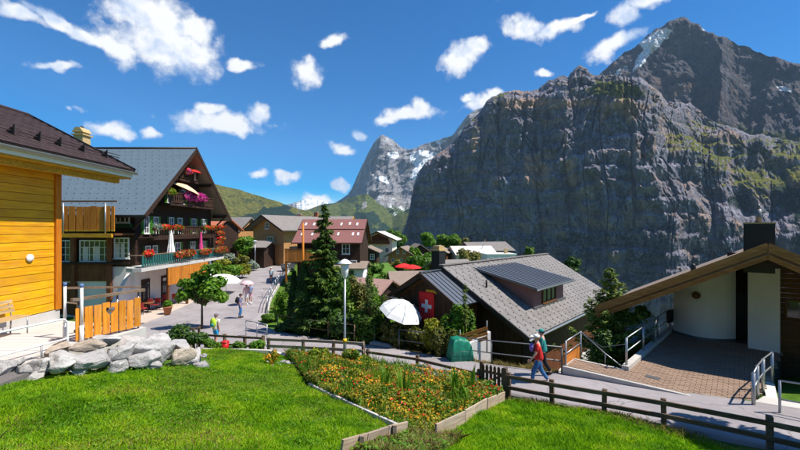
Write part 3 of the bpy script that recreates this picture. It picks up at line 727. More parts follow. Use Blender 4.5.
def d_wall(px, z, r):
    s = px*6.5
    warp = (fbm(s/500, z/500, oct=3, seed=5)-0.5)*260
    s2 = s + warp
    big = (fbm(s2/520, z/1500, oct=3, seed=8, ridged=True)-0.5)*-300
    flute = (fbm(s2/130, z/700, oct=4, seed=9, ridged=True)-0.5)*-95
    diag = (fbm((s2+z*0.55)/170, (z-s2*0.3)/520, oct=4, seed=10, ridged=True)-0.5)*-85
    zz = z + (fbm(s/260, z/400, oct=4, seed=12)-0.5)*130
    led = zz/95.0; fr = led-np.floor(led)
    ledge = (np.clip((fr-0.66)/0.34, 0, 1)**2 - fr*0.9)*38*(0.35+fbm(s/400, np.floor(led)*3.7, oct=2, seed=13))
    fine = (fbm(s/38, z/38, oct=5, seed=14, gain=0.6)-0.5)*52
    cn = np.abs(fbm((s+warp*0.4)/110, z/1300, oct=3, seed=15)-0.5); crack = np.clip(1-cn/0.035, 0, 1)**1.5*38
    cn2 = np.abs(fbm((s+z*0.8)/240, (z-s*0.4)/600, oct=4, seed=16)-0.5); crack2 = np.clip(1-cn2/0.03, 0, 1)**1.5*30
    blk = (np.floor(fbm(s2/90, z/150, oct=3, seed=17)*9)/9-0.5)*-120
    return big + flute + diag + ledge*1.5 + fine + crack + crack2 + blk
def m_wall(px, py, z, r, nz):
    n = fbm(px*0.05, py*0.05, oct=4, seed=31)
    cap = poly_mask(px, py, [(585, 84), (612, 78), (640, 84), (662, 96), (655, 102), (625, 98), (600, 97), (575, 97), (545, 96), (520, 94), (500, 99), (498, 92), (540, 87), (570, 82)], 4)
    right = poly_mask(px, py, [(655, 128), (690, 122), (720, 138), (800, 140), (860, 150), (860, 215), (760, 205), (700, 165), (665, 150)], 14)
    left = poly_mask(px, py, [(478, 108), (500, 96), (500, 110), (470, 140), (448, 160), (440, 152), (460, 132)], 4)
    top = np.clip((nz-0.42)/0.25, 0, 1)
    green = 0.62*cap*np.clip(0.25+1.1*np.exp(-((px-615)/32)**2), 0, 1) + 1.0*right*np.clip((nz-0.30)/0.25, 0, 1) + 0.45*left*np.clip(n*2-.4,0,1) + 0.40*top*(n > 0.55)*(py<200)
    wood = 0.5*poly_mask(px, py, [(400, 205), (425, 212), (520, 225), (640, 215), (800, 195), (860, 200), (860, 300), (395, 300)], 14)*np.clip(n*1.6, 0, 1) + 0.6*poly_mask(px, py, [(690, 150), (800, 168), (860, 180), (860, 230), (730, 215), (690, 190)], 10)*np.clip(n*1.5-0.2, 0, 1)
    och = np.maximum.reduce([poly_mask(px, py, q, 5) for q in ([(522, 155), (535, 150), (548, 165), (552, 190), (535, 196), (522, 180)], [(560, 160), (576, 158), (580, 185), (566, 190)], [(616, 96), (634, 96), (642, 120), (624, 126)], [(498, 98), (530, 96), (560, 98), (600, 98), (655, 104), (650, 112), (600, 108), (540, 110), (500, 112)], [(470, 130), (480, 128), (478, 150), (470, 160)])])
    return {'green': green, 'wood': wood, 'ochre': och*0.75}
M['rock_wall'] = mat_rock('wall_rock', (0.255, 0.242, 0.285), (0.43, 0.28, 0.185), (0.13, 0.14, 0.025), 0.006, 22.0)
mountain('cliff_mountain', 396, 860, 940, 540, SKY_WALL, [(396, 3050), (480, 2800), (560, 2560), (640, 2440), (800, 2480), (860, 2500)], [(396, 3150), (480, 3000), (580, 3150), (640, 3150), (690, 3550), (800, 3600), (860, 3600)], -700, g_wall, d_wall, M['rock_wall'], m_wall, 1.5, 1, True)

# --- the high peak behind it
SKY_PEAK = [(560, 110), (585, 92), (598, 76), (606, 68), (614, 61), (624, 53), (634, 47), (644, 38), (655, 30), (664, 27), (672, 22), (680, 18), (686, 18), (692, 24), (698, 26), (706, 34), (716, 38), (726, 37), (738, 44), (750, 47), (764, 54), (780, 59), (800, 66), (860, 84)]
def g_peak(px, t):
    nn = fbm(px*0.02, px*0+t*2.4, oct=3, seed=41)
    return np.interp(t+0.08*(nn-0.5), [0, 0.3, 0.5, 0.62, 0.8, 1], [0, 0.25, 0.52, 0.62, 0.86, 1])
def d_peak(px, z, r):
    s = px*14.0; w = (fbm(s/900, z/900, oct=3, seed=42)-0.5)*500
    zz = z - 0.28*s*0.35 + (fbm(s/600, z/600, oct=3, seed=45)-0.5)*130
    fr = zz/120.0-np.floor(zz/120.0)
    return (fbm((s+w)/800, z/1300, oct=4, seed=43, ridged=True)-0.5)*-620 + (fbm((s+z*0.6)/190, z/260, oct=5, seed=44, gain=0.6)-0.5)*230 - fr*62
def m_peak(px, py, z, r, nz):
    s1 = poly_mask(px, py, [(666, 28), (672, 31), (664, 42), (656, 52), (648, 58), (641, 66), (634, 70), (636, 60), (642, 50), (640, 43), (648, 36), (658, 30)], 3.6)*(0.62+0.8*fbm(px*0.16, py*0.16, oct=4, seed=88))
    s2 = poly_mask(px, py, [(700, 28), (708, 28), (708, 31), (700, 31)], 2)
    s3 = poly_mask(px, py, [(774, 85), (790, 88), (792, 92), (780, 90)], 2)
    s4 = poly_mask(px, py, [(600, 78), (612, 68), (630, 62), (640, 72), (628, 76), (612, 82)], 3)*0.42
    gr = poly_mask(px, py, [(690, 112), (740, 122), (800, 130), (860, 140), (860, 200), (690, 180)], 8)*0.6
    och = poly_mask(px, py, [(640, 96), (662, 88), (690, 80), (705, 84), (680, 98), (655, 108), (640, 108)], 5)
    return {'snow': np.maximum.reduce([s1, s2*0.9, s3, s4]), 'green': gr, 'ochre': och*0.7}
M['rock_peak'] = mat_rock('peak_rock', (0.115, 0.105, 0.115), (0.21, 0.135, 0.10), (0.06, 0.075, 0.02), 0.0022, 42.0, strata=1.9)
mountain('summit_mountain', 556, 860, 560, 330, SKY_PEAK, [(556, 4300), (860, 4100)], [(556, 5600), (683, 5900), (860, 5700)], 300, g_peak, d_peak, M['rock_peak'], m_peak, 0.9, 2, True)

# --- the pale pyramid and the ridge with the glacier
SKY_PYR = [(300, 226), (318, 214), (330, 206), (341, 199), (348, 194), (352, 189), (356, 179), (361, 168), (367, 156), (373, 145), (378, 139), (382, 136), (388, 138), (393, 140.5), (400, 147), (406, 149), (412, 149), (418, 147), (428, 143), (437, 140), (445, 138), (452, 135), (457, 129), (462, 124), (469, 115), (480, 108), (500, 100), (520, 112)]
def g_pyr(px, t): return np.interp(t, [0, 0.3, 0.45, 1], [0, 0.5, 0.62, 1])
def d_pyr(px, z, r):
    s = px*22.0; w = (fbm(s/1200, z/1200, oct=3, seed=52)-0.5)*700
    return (fbm((s+w)/1100, z/1600, oct=4, seed=53, ridged=True)-0.5)*-900 + (fbm((s-z*0.8)/300, z/420, oct=5, seed=54, gain=0.6)-0.5)*380
def m_pyr(px, py, z, r, nz):
    P1 = [(411, 153), (420, 150), (436, 152), (440, 156), (431, 160), (427, 167), (419, 174), (415, 180), (410, 178), (415, 166), (410, 160)]
    P2 = [(387, 153), (392, 151), (400, 154), (397, 159), (389, 158)]
    P3 = [(375, 177), (383, 175), (390, 180), (388, 184), (380, 181)]
    P4 = [(434, 141), (441, 139), (446, 141), (440, 145)]
    P5 = [(380, 192), (392, 196), (404, 190), (398, 203), (388, 202)]
    P6 = [(455, 132), (470, 122), (478, 118), (470, 130), (460, 137)]
    sn = np.maximum.reduce([poly_mask(px, py, P1, 2), poly_mask(px, py, P2, 2), poly_mask(px, py, P3, 2), poly_mask(px, py, P4, 2), 0.40*poly_mask(px, py, P5, 3), 0.55*poly_mask(px, py, P6, 3)])
    scr = poly_mask(px, py, [(368, 190), (378, 190), (398, 205), (412, 205), (404, 218), (394, 222), (386, 208)], 4)
    return {'snow': np.maximum(sn, scr*0.25+0.22*(py > 150)), 'green': 0.9*poly_mask(px, py, [(300, 212), (345, 208), (370, 207), (420, 207), (430, 250), (300, 250)], 5)}
M['rock_pyr'] = mat_rock('pyramid_rock', (0.30, 0.295, 0.31), (0.34, 0.32, 0.30), (0.08, 0.13, 0.03), 0.0013, 70.0, strata=0.6)
mountain('glacier_mountain', 300, 520, 360, 220, SKY_PYR, [(300, 7200), (520, 6600)], [(300, 10500), (383, 8900), (440, 8400), (520, 8000)], 100, g_pyr, d_pyr, M['rock_pyr'], m_pyr, 0.8, 3)

# --- green alps under the pyramid
SKY_ALP = [(270, 226), (295, 214), (312, 208), (325, 204), (340, 203), (350, 197), (358, 195), (366, 193), (372, 197), (378, 203), (386, 208), (392, 217), (398, 214), (406, 210), (414, 206), (424, 208), (440, 216)]
def d_alp(px, z, r):
    s = px*12.0
    return (fbm(s/500, z/500, oct=4, seed=62)-0.5)*-420 + (fbm(s/80, z/80, oct=4, seed=63)-0.5)*50
def m_alp(px, py, z, r, nz):
    n = fbm(px*0.12, py*0.12, oct=4, seed=64)
    low = poly_mask(px, py, [(300, 232), (335, 219), (352, 212), (372, 212), (384, 218), (392, 228), (402, 226), (412, 218), (440, 214), (440, 270), (280, 270)], 4)
    scree = poly_mask(px, py, [(362, 202), (367, 201), (367, 207), (362, 210)], 1.5)
    return {'green': 1.1-scree, 'wood': low*np.clip(n*2.0-0.15, 0, 1) + 0.55*(n > 0.62)}
M['alp'] = mat_rock('alpine_meadow', (0.28, 0.27, 0.25), (0.3, 0.28, 0.25), (0.082, 0.108, 0.028), 0.004, 14.0, strata=0.2, forest=(0.014, 0.034, 0.022))
mountain('alp_hill', 270, 440, 240, 120, SKY_ALP, [(270, 4600), (360, 4200), (440, 3900)], [(270, 6500), (360, 6300), (440, 5600)], -500, lambda px, t: t+0*px, d_alp, M['alp'], m_alp, 0.35, 4)

# --- the grassy hill on the left
SKY_HILL = [(-300, 205), (-100, 190), (60, 178), (120, 176), (160, 177), (190, 180), (205, 183), (215, 184), (226, 187), (240, 190), (256, 195), (270, 199), (285, 204), (300, 209), (318, 213), (335, 219), (350, 226), (370, 236)]
def d_hill(px, z, r):
    s = px*6.0
    return (fbm(s/420, z/260, oct=4, seed=72)-0.5)*-330 + (fbm(s/60, z/60, oct=4, seed=73)-0.5)*40
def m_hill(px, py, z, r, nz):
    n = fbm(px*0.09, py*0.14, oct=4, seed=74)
    low = poly_mask(px, py, [(225, 226), (240, 217), (262, 209), (280, 206), (296, 214), (310, 226), (350, 226), (380, 250), (150, 260), (190, 228)], 4)  # real forest, which also paints the dark area of a cloud shadow
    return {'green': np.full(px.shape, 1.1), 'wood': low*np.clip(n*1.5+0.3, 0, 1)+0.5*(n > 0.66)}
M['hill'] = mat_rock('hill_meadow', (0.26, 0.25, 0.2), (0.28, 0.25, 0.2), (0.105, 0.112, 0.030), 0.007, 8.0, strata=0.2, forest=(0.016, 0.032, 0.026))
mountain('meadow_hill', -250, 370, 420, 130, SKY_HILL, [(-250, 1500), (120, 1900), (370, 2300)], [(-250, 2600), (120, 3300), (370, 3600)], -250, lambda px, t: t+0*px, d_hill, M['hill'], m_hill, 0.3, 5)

# --- snowy range far off on the left
SKY_FARR = [(270, 226), (285, 205), (300, 200), (312, 197), (322, 200), (334, 204), (346, 199), (354, 204), (370, 214)]
M['rock_far'] = mat_rock('far_rock', (0.22, 0.22, 0.23), (0.25, 0.24, 0.23), (0.06, 0.09, 0.03), 0.0006, 120.0, strata=0.3)
mountain('far_snow_mountain', 262, 380, 120, 60, SKY_FARR, [(262, 13000), (380, 13000)], [(262, 16500), (380, 16500)], 0, lambda px, t: t+0*px, lambda px, z, r: (fbm(px*0.2, z/900, oct=4, seed=81, ridged=True)-0.5)*-800, M['rock_far'], lambda px, py, z, r, nz: {'snow': np.clip(0.62+0*px, 0, 1)*((px > 296) & (px < 330))}, 1.2, 6)
# ---------------------------------------------------------------- generic building pieces
def window(parent, c, w, h, face, frame=None, glass=None, nx=2, nz=2, t=0.07, shutters=None, sill=True, curtain=False, fw=0.07):
    """c: centre on the wall; face: outward unit vector (local, horizontal)"""
    f = Vector(face).normalized(); s = Vector((-f.y, f.x, 0)); c = Vector(c)
    frame = frame or M['frame_white']; glass = glass or M['glass']
    def bar(m, u0, u1, z0, z1, d0, d1):
        a = c + s*((u0+u1)/2) + f*((d0+d1)/2); a.z = c.z+(z0+z1)/2
        Mx = Matrix((s, f, Vector((0, 0, 1)))).transposed()
        m.box(a, (abs(u1-u0), abs(d1-d0), abs(z1-z0)), M=Mx)
    m = MB()
    bar(m, -w/2, -w/2+fw, -h/2, h/2, 0, t); bar(m, w/2-fw, w/2, -h/2, h/2, 0, t)
    bar(m, -w/2+fw, w/2-fw, h/2-fw, h/2, 0, t); bar(m, -w/2+fw, w/2-fw, -h/2, -h/2+fw, 0, t)
    for i in range(1, nx):
        u = -w/2+w*i/nx; bar(m, u-0.022, u+0.022, -h/2+fw, h/2-fw, 0.005, t-0.012)
    for i in range(1, nz):
        z = -h/2+h*i/nz; bar(m, -w/2+fw, w/2-fw, z-0.018, z+0.018, 0.005, t-0.018)
    o = m.build('window', frame, parent)
    g = MB(); bar(g, -w/2+fw*0.5, w/2-fw*0.5, -h/2+fw*0.5, h/2-fw*0.5, 0.002, 0.02); g.build('pane', glass, o)
    if curtain:
        g = MB(); bar(g, -w*0.40, -w*0.22, -h/2+fw, h*0.2, 0.0205, 0.026); bar(g, -w*0.06, w*0.16, -h/2+fw, h*0.22, 0.0205, 0.026); g.build('curtain', M['curtain'], o)
    if sill:
        g = MB(); bar(g, -w/2-0.05, w/2+0.05, -h/2-0.06, -h/2-0.003, 0, t+0.07); g.build('sill', frame, o)
    if shutters:
        for k in (-1, 1):
            g = MB(); sw = w*0.42
            u0, u1 = (w/2+0.02, w/2+0.02+sw) if k > 0 else (-w/2-0.02-sw, -w/2-0.02)
            bar(g, u0, u1, -h/2-0.03, h/2+0.03, 0.0, 0.05)
            for q in range(6):
                z = -h/2+h*(q+0.5)/6; bar(g, u0+0.04, u1-0.04, z-h*0.05, z+h*0.035, 0.05, 0.065)
            g.build('shutter', shutters, o)
    return o
def roof_slab(m, a, b, c, d, th):
    """thick quad a-b (ridge) c-d (eave), thickness below"""
    up = (Vector(b)-Vector(a)).cross(Vector(d)-Vector(a)).normalized()
    if up.z < 0: up = -up
    vs = [Vector(p) for p in (a, b, c, d)]; vs = vs + [v-up*th for v in vs]
    m.add(vs, [(0,1,2,3),(7,6,5,4),(0,4,5,1),(1,5,6,2),(2,6,7,3),(3,7,4,0)])
def gable_house(name, label, loc, rz, L, W, he, pitch, wall, roof, ov=0.8, ovg=0.8, th=0.16, fascia=None, group=None, plinth=None, cat='house', wins=(), chim=(), wall2=None, win_kw={}):
    """ridge along local X, from x=0 to L; eaves at y=+-W/2; base z=0"""
    t = thing(name, label, cat, loc, rz, group)
    rise = math.tan(R(pitch))*W/2; hr = he+rise
    m = MB(); m.prism([(-W/2, -1.5), (W/2, -1.5), (W/2, he), (0, hr), (-W/2, he)], 0, L, 'X'); m.build('wall', wall, t)
    if plinth:
        m = MB(); m.bb(-0.05, L+0.05, -W/2-0.05, W/2+0.05, -1.6, plinth[0]); m.build('plinth', plinth[1], t)
    tp = math.tan(R(pitch)); ez = he-ov*tp+0.05
    for k in (-1, 1):
        m = MB()
        roof_slab(m, (-ovg, 0, hr+0.05+th), (L+ovg, 0, hr+0.05+th), (L+ovg, k*(W/2+ov), ez+th), (-ovg, k*(W/2+ov), ez+th), th)
        ro = m.build('roof', roof, t)
        if fascia:
            for xx in (-ovg-0.02, L+ovg+0.02):
                f = MB(); f.beam((xx, 0, hr+0.02+th*0.4), (xx, k*(W/2+ov), ez+th*0.4-0.03), 0.05, 0.24); f.build('fascia', fascia, ro)
    for (cx, cy, w, h, cm) in chim:
        zz = hr-abs(cy)*tp
        m = MB(); m.bb(cx-w/2, cx+w/2, cy-w/2, cy+w/2, zz-0.5, zz+h); co = m.build('chimney', cm, t)
        m = MB(); m.bb(cx-w*0.62, cx+w*0.62, cy-w*0.62, cy+w*0.62, zz+h+0.002, zz+h+0.1); m.build('chimney_cap', M['concrete'], co)
    for (f, u, z, w, h) in wins:
        c, fv = {'x-': ((0, u, z), (-1, 0, 0)), 'x+': ((L, u, z), (1, 0, 0)), 'y-': ((u, -W/2, z), (0, -1, 0)), 'y+': ((u, W/2, z), (0, 1, 0))}[f]
        window(t, c, w, h, fv, **win_kw)
    return t
def leafmesh(name, pts, size, mat, nrm=None, aspect=1.8, rng=npr, jit=0.35):
    """one small folded leaf (quad) at every point"""
    n = len(pts)
    if nrm is None: nrm = rng.normal(size=(n, 3))
    nrm = nrm + rng.normal(size=(n, 3))*0.45
    nrm = nrm/np.linalg.norm(nrm, axis=1, keepdims=True)
    a = np.cross(nrm, rng.normal(size=(n, 3))); a /= np.linalg.norm(a, axis=1, keepdims=True)+1e-9
    b = np.cross(nrm, a)
    s = size*(1+jit*rng.uniform(-1, 1, size=(n, 1)))
    V = np.stack([pts-a*s*aspect/2, pts+b*s*0.5+nrm*s*0.12, pts+a*s*aspect/2, pts-b*s*0.5+nrm*s*0.12], 1).reshape(-1, 3)
    return fast_mesh(name, V, np.arange(4*n).reshape(n, 4), [mat])
def blob_points(blobs, n, rng=npr, shell=0.55, lump=0.25):
    """points through the volume of several ellipsoids, most of them near the skin; returns points, outward directions"""
    vol = np.array([b[3]*b[4]*b[5] for b in blobs])**0.67; vol /= vol.sum()
    idx = rng.choice(len(blobs), n, p=vol); B = np.array(blobs, float)[idx]
    d = rng.normal(size=(n, 3)); d /= np.linalg.norm(d, axis=1, keepdims=True)
    lp = 1+lump*2*(vnoise(d[:, 0]*2.6+idx*7.3, d[:, 1]*2.6, d[:, 2]*2.6, 5)-0.5)
    rr = (shell+(1-shell)*rng.uniform(size=n)**0.6)*lp
    return B[:, :3]+d*B[:, 3:6]*rr[:, None], d
def shrub(name, label, loc, blobs, n, size, mat, cat='shrub', group=None, stem=True, core=None, aspect=1.8):
    t = thing(name, label, cat, loc, 0, group)
    p, d = blob_points(blobs, n); p[:, 2] = np.maximum(p[:, 2], 0.02)
    link('foliage', leafmesh('foliage', p, size, mat, d+np.array((0, 0, 0.35)), aspect), t)
    if stem:
        m = MB()
        for b in blobs[:5]:
            m.tube([(b[0]*0.15, b[1]*0.15, -0.25), (b[0]*0.6, b[1]*0.6, b[2]*0.5), (b[0], b[1], b[2]+b[5]*0.3)], [0.03+0.015*b[3], 0.02+0.01*b[3], 0.006], 5)
        m.build('stem', M['bark'], t)
    return t

# ---------------------------------------------------------------- yellow timber house
TZ = -3.03
yh = thing('timber_house', 'bright yellow plank house with dark brown tiled roof at the left edge', 'house', (-11.75, 12.9, TZ))
m = MB(); m.bb(-7, -0.07, -9.5, 0, -0.5, 5.0); m.build('inner_wall', M['brown_wood'], yh)
plank = MB(); plank.bb(-0.035, 0.035, -9.4, -0.16, 0.008, 0.252)
pm = plank.mesh('plank', M['yellow'])
for i in range(20):
    link('plank', pm, yh, (-0.035, 0, 0.32+i*0.2575), (0, R(-2.6), 0))
m = MB(); m.bb(-0.12, 0.07, -0.15, 0.05, 0.31, 5.2); m.build('corner_post', M['orange_post'], yh, 0.01)
m = MB(); m.bb(-0.15, 0.03, -9.5, 0.02, -0.6, 0.30); m.build('plinth', M['concrete'], yh)
m = MB(); m.lathe([(0.0, 0), (0.118, 0), (0.12, 0.025), (0.10, 0.05), (0.05, 0.062), (0, 0.064)], 20); m.build('wall_lamp', M['white_metal'], yh, loc=(0.015, -1.02, 2.15), rot=(0, R(90), 0))
# roof
RX, RZ_, EX, EZ, GY = -3.1, 4.56-TZ, 1.12, 2.38-TZ, 2.1
sl_dir = Vector((EX-RX, 0, EZ-RZ_)); sl_len = sl_dir.length; sl_dir.normalize(); sl_n = Vector((-sl_dir.z, 0, sl_dir.x))
if sl_n.z < 0: sl_n = -sl_n
m = MB(); roof_slab(m, (RX, -9.5, RZ_), (RX, GY, RZ_), (EX, GY, EZ), (EX, -9.5, EZ), 0.14)
roof_slab(m, (RX, -9.5, RZ_), (RX, GY, RZ_), (2*RX-EX, GY, EZ), (2*RX-EX, -9.5, EZ), 0.14); yr = m.build('roof', M['brown_tile'], yh)
m = MB(); rows = int(sl_len/0.165)
for i in range(rows):
    s0 = i*sl_len/rows; off = (i % 2)*0.16
    yy = -5.2+off
    while yy < GY-0.06:
        c = Vector((RX, yy+0.155, RZ_)) + sl_dir*(s0+0.09) + sl_n*(0.018+rnd.uniform(-.003, .006))
        Mx = Matrix((sl_dir, Vector((0, 1, 0)), sl_n)).transposed() @ Matrix.Rotation(R(-5+rnd.uniform(-1.2, 1.2)), 3, 'Y')
        w = min(0.306, 2*(GY-0.02-yy-0.155))
        if w > 0.05: m.box(c, (0.19, w, 0.022), M=Mx)
        yy += 0.32
ti = m.build('roof_tile', M['brown_tile'], yr); tag(ti, kind='stuff')
m = MB(); m.beam((RX, GY+0.02, RZ_-0.02), (EX, GY+0.02, EZ-0.02), 0.05, 0.2); m.build('verge_board', M['black_metal'], yr)
m = MB(); m.tube([(RX, -9.5, RZ_+0.03), (RX, GY, RZ_+0.03)], 0.08, 8); m.build('ridge_cap', M['brown_tile'], yr)
# gutter: half round channel
def gutter(parent, a, b, r, mat, name='gutter'):
    a, b = Vector(a), Vector(b); d = (b-a).normalized(); s = d.cross(Vector((0, 0, 1))).normalized()
    vs = []; fs = []; n = 9
    for p in (a, b):
        for k in range(n):
            t = math.pi*k/(n-1); vs.append(p+s*math.cos(t)*r-Vector((0, 0, 1))*math.sin(t)*r)
        for k in range(n):
            t = math.pi*(n-1-k)/(n-1); vs.append(p+s*math.cos(t)*r*0.9-Vector((0, 0, 1))*math.sin(t)*r*0.9)
    for k in range(2*n): fs.append((k, (k+1) % (2*n), 2*n+(k+1) % (2*n), 2*n+k))
    fs.append(tuple(range(2*n))); fs.append(tuple(reversed(range(2*n, 4*n))))
    g = MB(); g.add(vs, fs); return g.build(name, mat, parent)
gutter(yr, (EX+0.06, -9.4, EZ-0.09), (EX+0.06, GY, EZ-0.09), 0.10, M['steel'])
m = MB(); m.bb(EX-0.08, EX-0.05, -9.4, GY-0.02, EZ-0.30, EZ-0.12); m.build('eaves_board', M['white_metal'], yr)
m = MB(); m.bb(0.02, EX-0.09, -9.4, GY-0.05, EZ-0.36, EZ-0.30); m.build('soffit', M['beam_yellow'], yr)
m = MB(); m.bb(0.55, 0.75, -9.4, GY-0.3, EZ-0.55, EZ-0.362); m.build('purlin', M['beam_yellow'], yr)
for y in (-1.9, -1.1, -0.38, 0.55, 1.6):
    m = MB(); p0 = Vector((RX, y, RZ_))+sl_dir*(sl_len*0.80)+sl_n*0.03
    m.add([p0+sl_dir*0.14, p0-sl_dir*0.12, p0+sl_n*0.30, p0+sl_dir*0.14+Vector((0, 0.03, 0)), p0-sl_dir*0.12+Vector((0, 0.03, 0)), p0+sl_n*0.30+Vector((0, 0.03, 0))], [(0,1,2),(5,4,3),(0,3,4,1),(1,4,5,2),(2,5,3,0)])
    m.build('snow_guard', M['black_metal'], yr)
for q in (0.10, 0.2):
    m = MB(); p0 = Vector((RX, 0, RZ_))+sl_dir*(sl_len*0.80)+sl_n*(0.03+q)
    m.tube([(p0.x, -4.5, p0.z), (p0.x, GY+0.25, p0.z)], 0.016, 6); m.build('snow_rail', M['brown_tile'], yr)
# ---------------------------------------------------------------- terrace in front of it
m = MB()
poly = [(-11.9, 2.0), (-8.75, 2.0), (-8.75, 8.0), (-8.5, 9.6), (-8.3, 10.2), (-8.05, 11.9), (-11.9, 12.85)]
m.prism(poly, TZ-0.9, TZ-0.045, 'Z'); tb = m.build('terrace', M['concrete']); tag(tb, kind='structure')
bd = MB(); bd.bb(-1.55, 1.55, -0.118, 0.118, -0.04, 0); bmesh_ = bd.mesh('deck_board', M['terrace'])
for i in range(36):
    y = 2.2+i*0.245
    link('deck_board', bmesh_, tb, (-10.33, y, TZ+rnd.uniform(-.003, .003)))
m = MB(); m.bb(-8.74, -8.2, 3, 9.4, TZ-0.8, TZ-0.12); gs = m.build('gravel_strip', M['gravel'], tb)

# bench
bn = thing('bench', 'pale slatted bench with steel legs against the yellow house', 'bench', (-11.15, 10.3, TZ))
sm = MB(); sm.bb(-0.05, 0.05, -0.82, 0.82, -0.018, 0.018); sme = sm.mesh('slat', M['bench_wood'])
for i in range(4): link('slat', sme, bn, (0.16-i*0.12, 0, 0.50))
for i in range(3): link('slat', sme, bn, (-0.30-i*0.03, 0, 0.66+i*0.13), (0, R(76), 0))
for y in (-0.6, 0.72):
    m = MB(); m.tube([(0.2, y, 0), (0.2, y, 0.475), (-0.26, y, 0.475), (-0.39, y, 0.98)], 0.018, 8); m.tube([(-0.3, y, 0), (-0.28, y, 0.47)], 0.018, 8); m.build('leg', M['steel'], bn)

# tube railing along the terrace edge
def railing(name, label, pts, h, mat, rails=(1.0, 0.5), r=0.022, pr=0.024, posts=None, cat='railing', curved=False, group=None):
    """pts: ground points; posts at each of them"""
    p0 = Vector(pts[0]); t = thing(name, label, cat, p0, 0, group)
    q = [Vector(p)-p0 for p in pts]
    for i, p in enumerate(q):
        if posts is None or i in posts:
            m = MB(); m.tube([p-Vector((0, 0, 0.15)), p+Vector((0, 0, h))], pr, 8); m.build('post', mat, t)
    for f in rails:
        m = MB(); m.tube([p+Vector((0, 0, h*f+(0.001 if f == 1 else 0))) for p in q], r, 8); m.build('rail', mat, t)
    return t
tr = thing('tube_railing', 'white tubular railing with rounded end along the terrace edge', 'railing', (-8.75, 8.0, TZ))
A0, A1 = Vector((-0.55, -2.2, 0.8)), Vector((0.30, 1.48, 0.8))
m = MB(); m.tube([A0, A1-Vector((0, 0.15, 0)), A1-Vector((0, 0.05, 0.02)), A1+Vector((0.02, 0.02, -0.10)), A1+Vector((0.02, 0.03, -0.5)), A1+Vector((0.02, 0.03, -0.95))], 0.026, 8); m.build('rail', M['white_metal'], tr)
m = MB(); m.tube([A0-Vector((0, 0, 0.52)), A1+Vector((0.02, 0.02, -0.52))], 0.022, 8); m.build('rail', M['white_metal'], tr)
for f in (0.15, 0.5, 0.86):
    p = A0.lerp(A1, f); m = MB(); m.tube([(p.x, p.y, -0.25), (p.x, p.y, 0.28 if f > 0.8 else 0.79)], 0.02, 8); m.build('post', M['steel'], tr)

# heart fence
HA, HB = Vector((-8.80, 10.15, TZ)), Vector((-8.12, 11.75, TZ))
hf = thing('board_fence', 'orange upright board fence with a cut-out heart on the terrace', 'fence', HA)
dv = HB-HA; ang = math.atan2(dv.y, dv.x); Lh = dv.length; nb = 8
for i in range(nb):
    w = Lh/nb-0.028; x0 = -w/2; x1 = w/2; h0, h1 = 0.02+0.02*rnd.random(), 0.90+rnd.uniform(-.02, .03)
    m = MB()
    if i in (3, 4):     # half of the heart each
        k = 1 if i == 3 else -1
        edge = [(x1*k, 0.56), (x1*k-0.04*k, 0.60), (x1*k-0.095*k, 0.67), (x1*k-0.11*k, 0.73), (x1*k-0.08*k, 0.785), (x1*k-0.03*k, 0.78), (x1*k, 0.74)]
        poly = [(x0*k, h0), (x1*k, h0)] + edge + [(x1*k, h1), (x0*k, h1)]
        if k < 0: poly = poly[::-1]
        # triangulation friendly: split at the heart
        m.prism(poly, -0.014, 0.014)
    else:
        m.bb(x0, x1, -0.014, 0.014, h0, h1)
    p = dv*((i+0.5)/nb)
    m.build('board', M['heart_board'], hf, loc=(p.x, p.y, 0), rot=(0, 0, ang))
for z in (0.25, 0.62):
    m = MB(); m.bb(0, Lh, 0.016, 0.055, z, z+0.07); m.build('cross_rail', M['fence_brown'], hf, rot=(0, 0, ang))
m = MB(); m.beam(Vector((-0.05, -0.05, 1.14)), dv+Vector((0.03, 0.1, 1.14)), 0.13, 0.075); m.build('handrail', M['rail_wood'], hf)
for f in (0.05, 0.62, 0.97):
    p = dv*f; m = MB(); m.tube([p+Vector((-0.06, 0.05, -0.2)), p+Vector((-0.06, 0.05, 1.1))], 0.03, 8); m.build('post', M['steel'], hf)
wp = thing('pole_railing', 'two white steel poles with blue caps carrying a wooden handrail', 'railing', (-9.38, 10.5, TZ))
for (x, y) in ((0, 0), (0.68, -0.25)):
    m = MB(); m.tube([(x, y, -0.1), (x, y, 0.42)], 0.05, 10); m.tube([(x, y, 0.4), (x, y, 1.46)], 0.036, 10); po = m.build('pole', M['white_metal'], wp)
    m = MB(); m.tube([(x, y, 1.462), (x, y, 1.56)], 0.042, 10); m.build('cap', col('blue_cap', (0.12, 0.2, 0.42)), po)
m = MB(); m.beam((0, 0.03, 1.40), (1.22, 1.32, 1.24), 0.06, 0.06); m.build('handrail', M['rail_wood'], wp)
m = MB(); m.beam((0, 0.03, 1.0), (0.68, -0.22, 1.0), 0.03, 0.03); m.build('crossbar', M['steel'], wp)

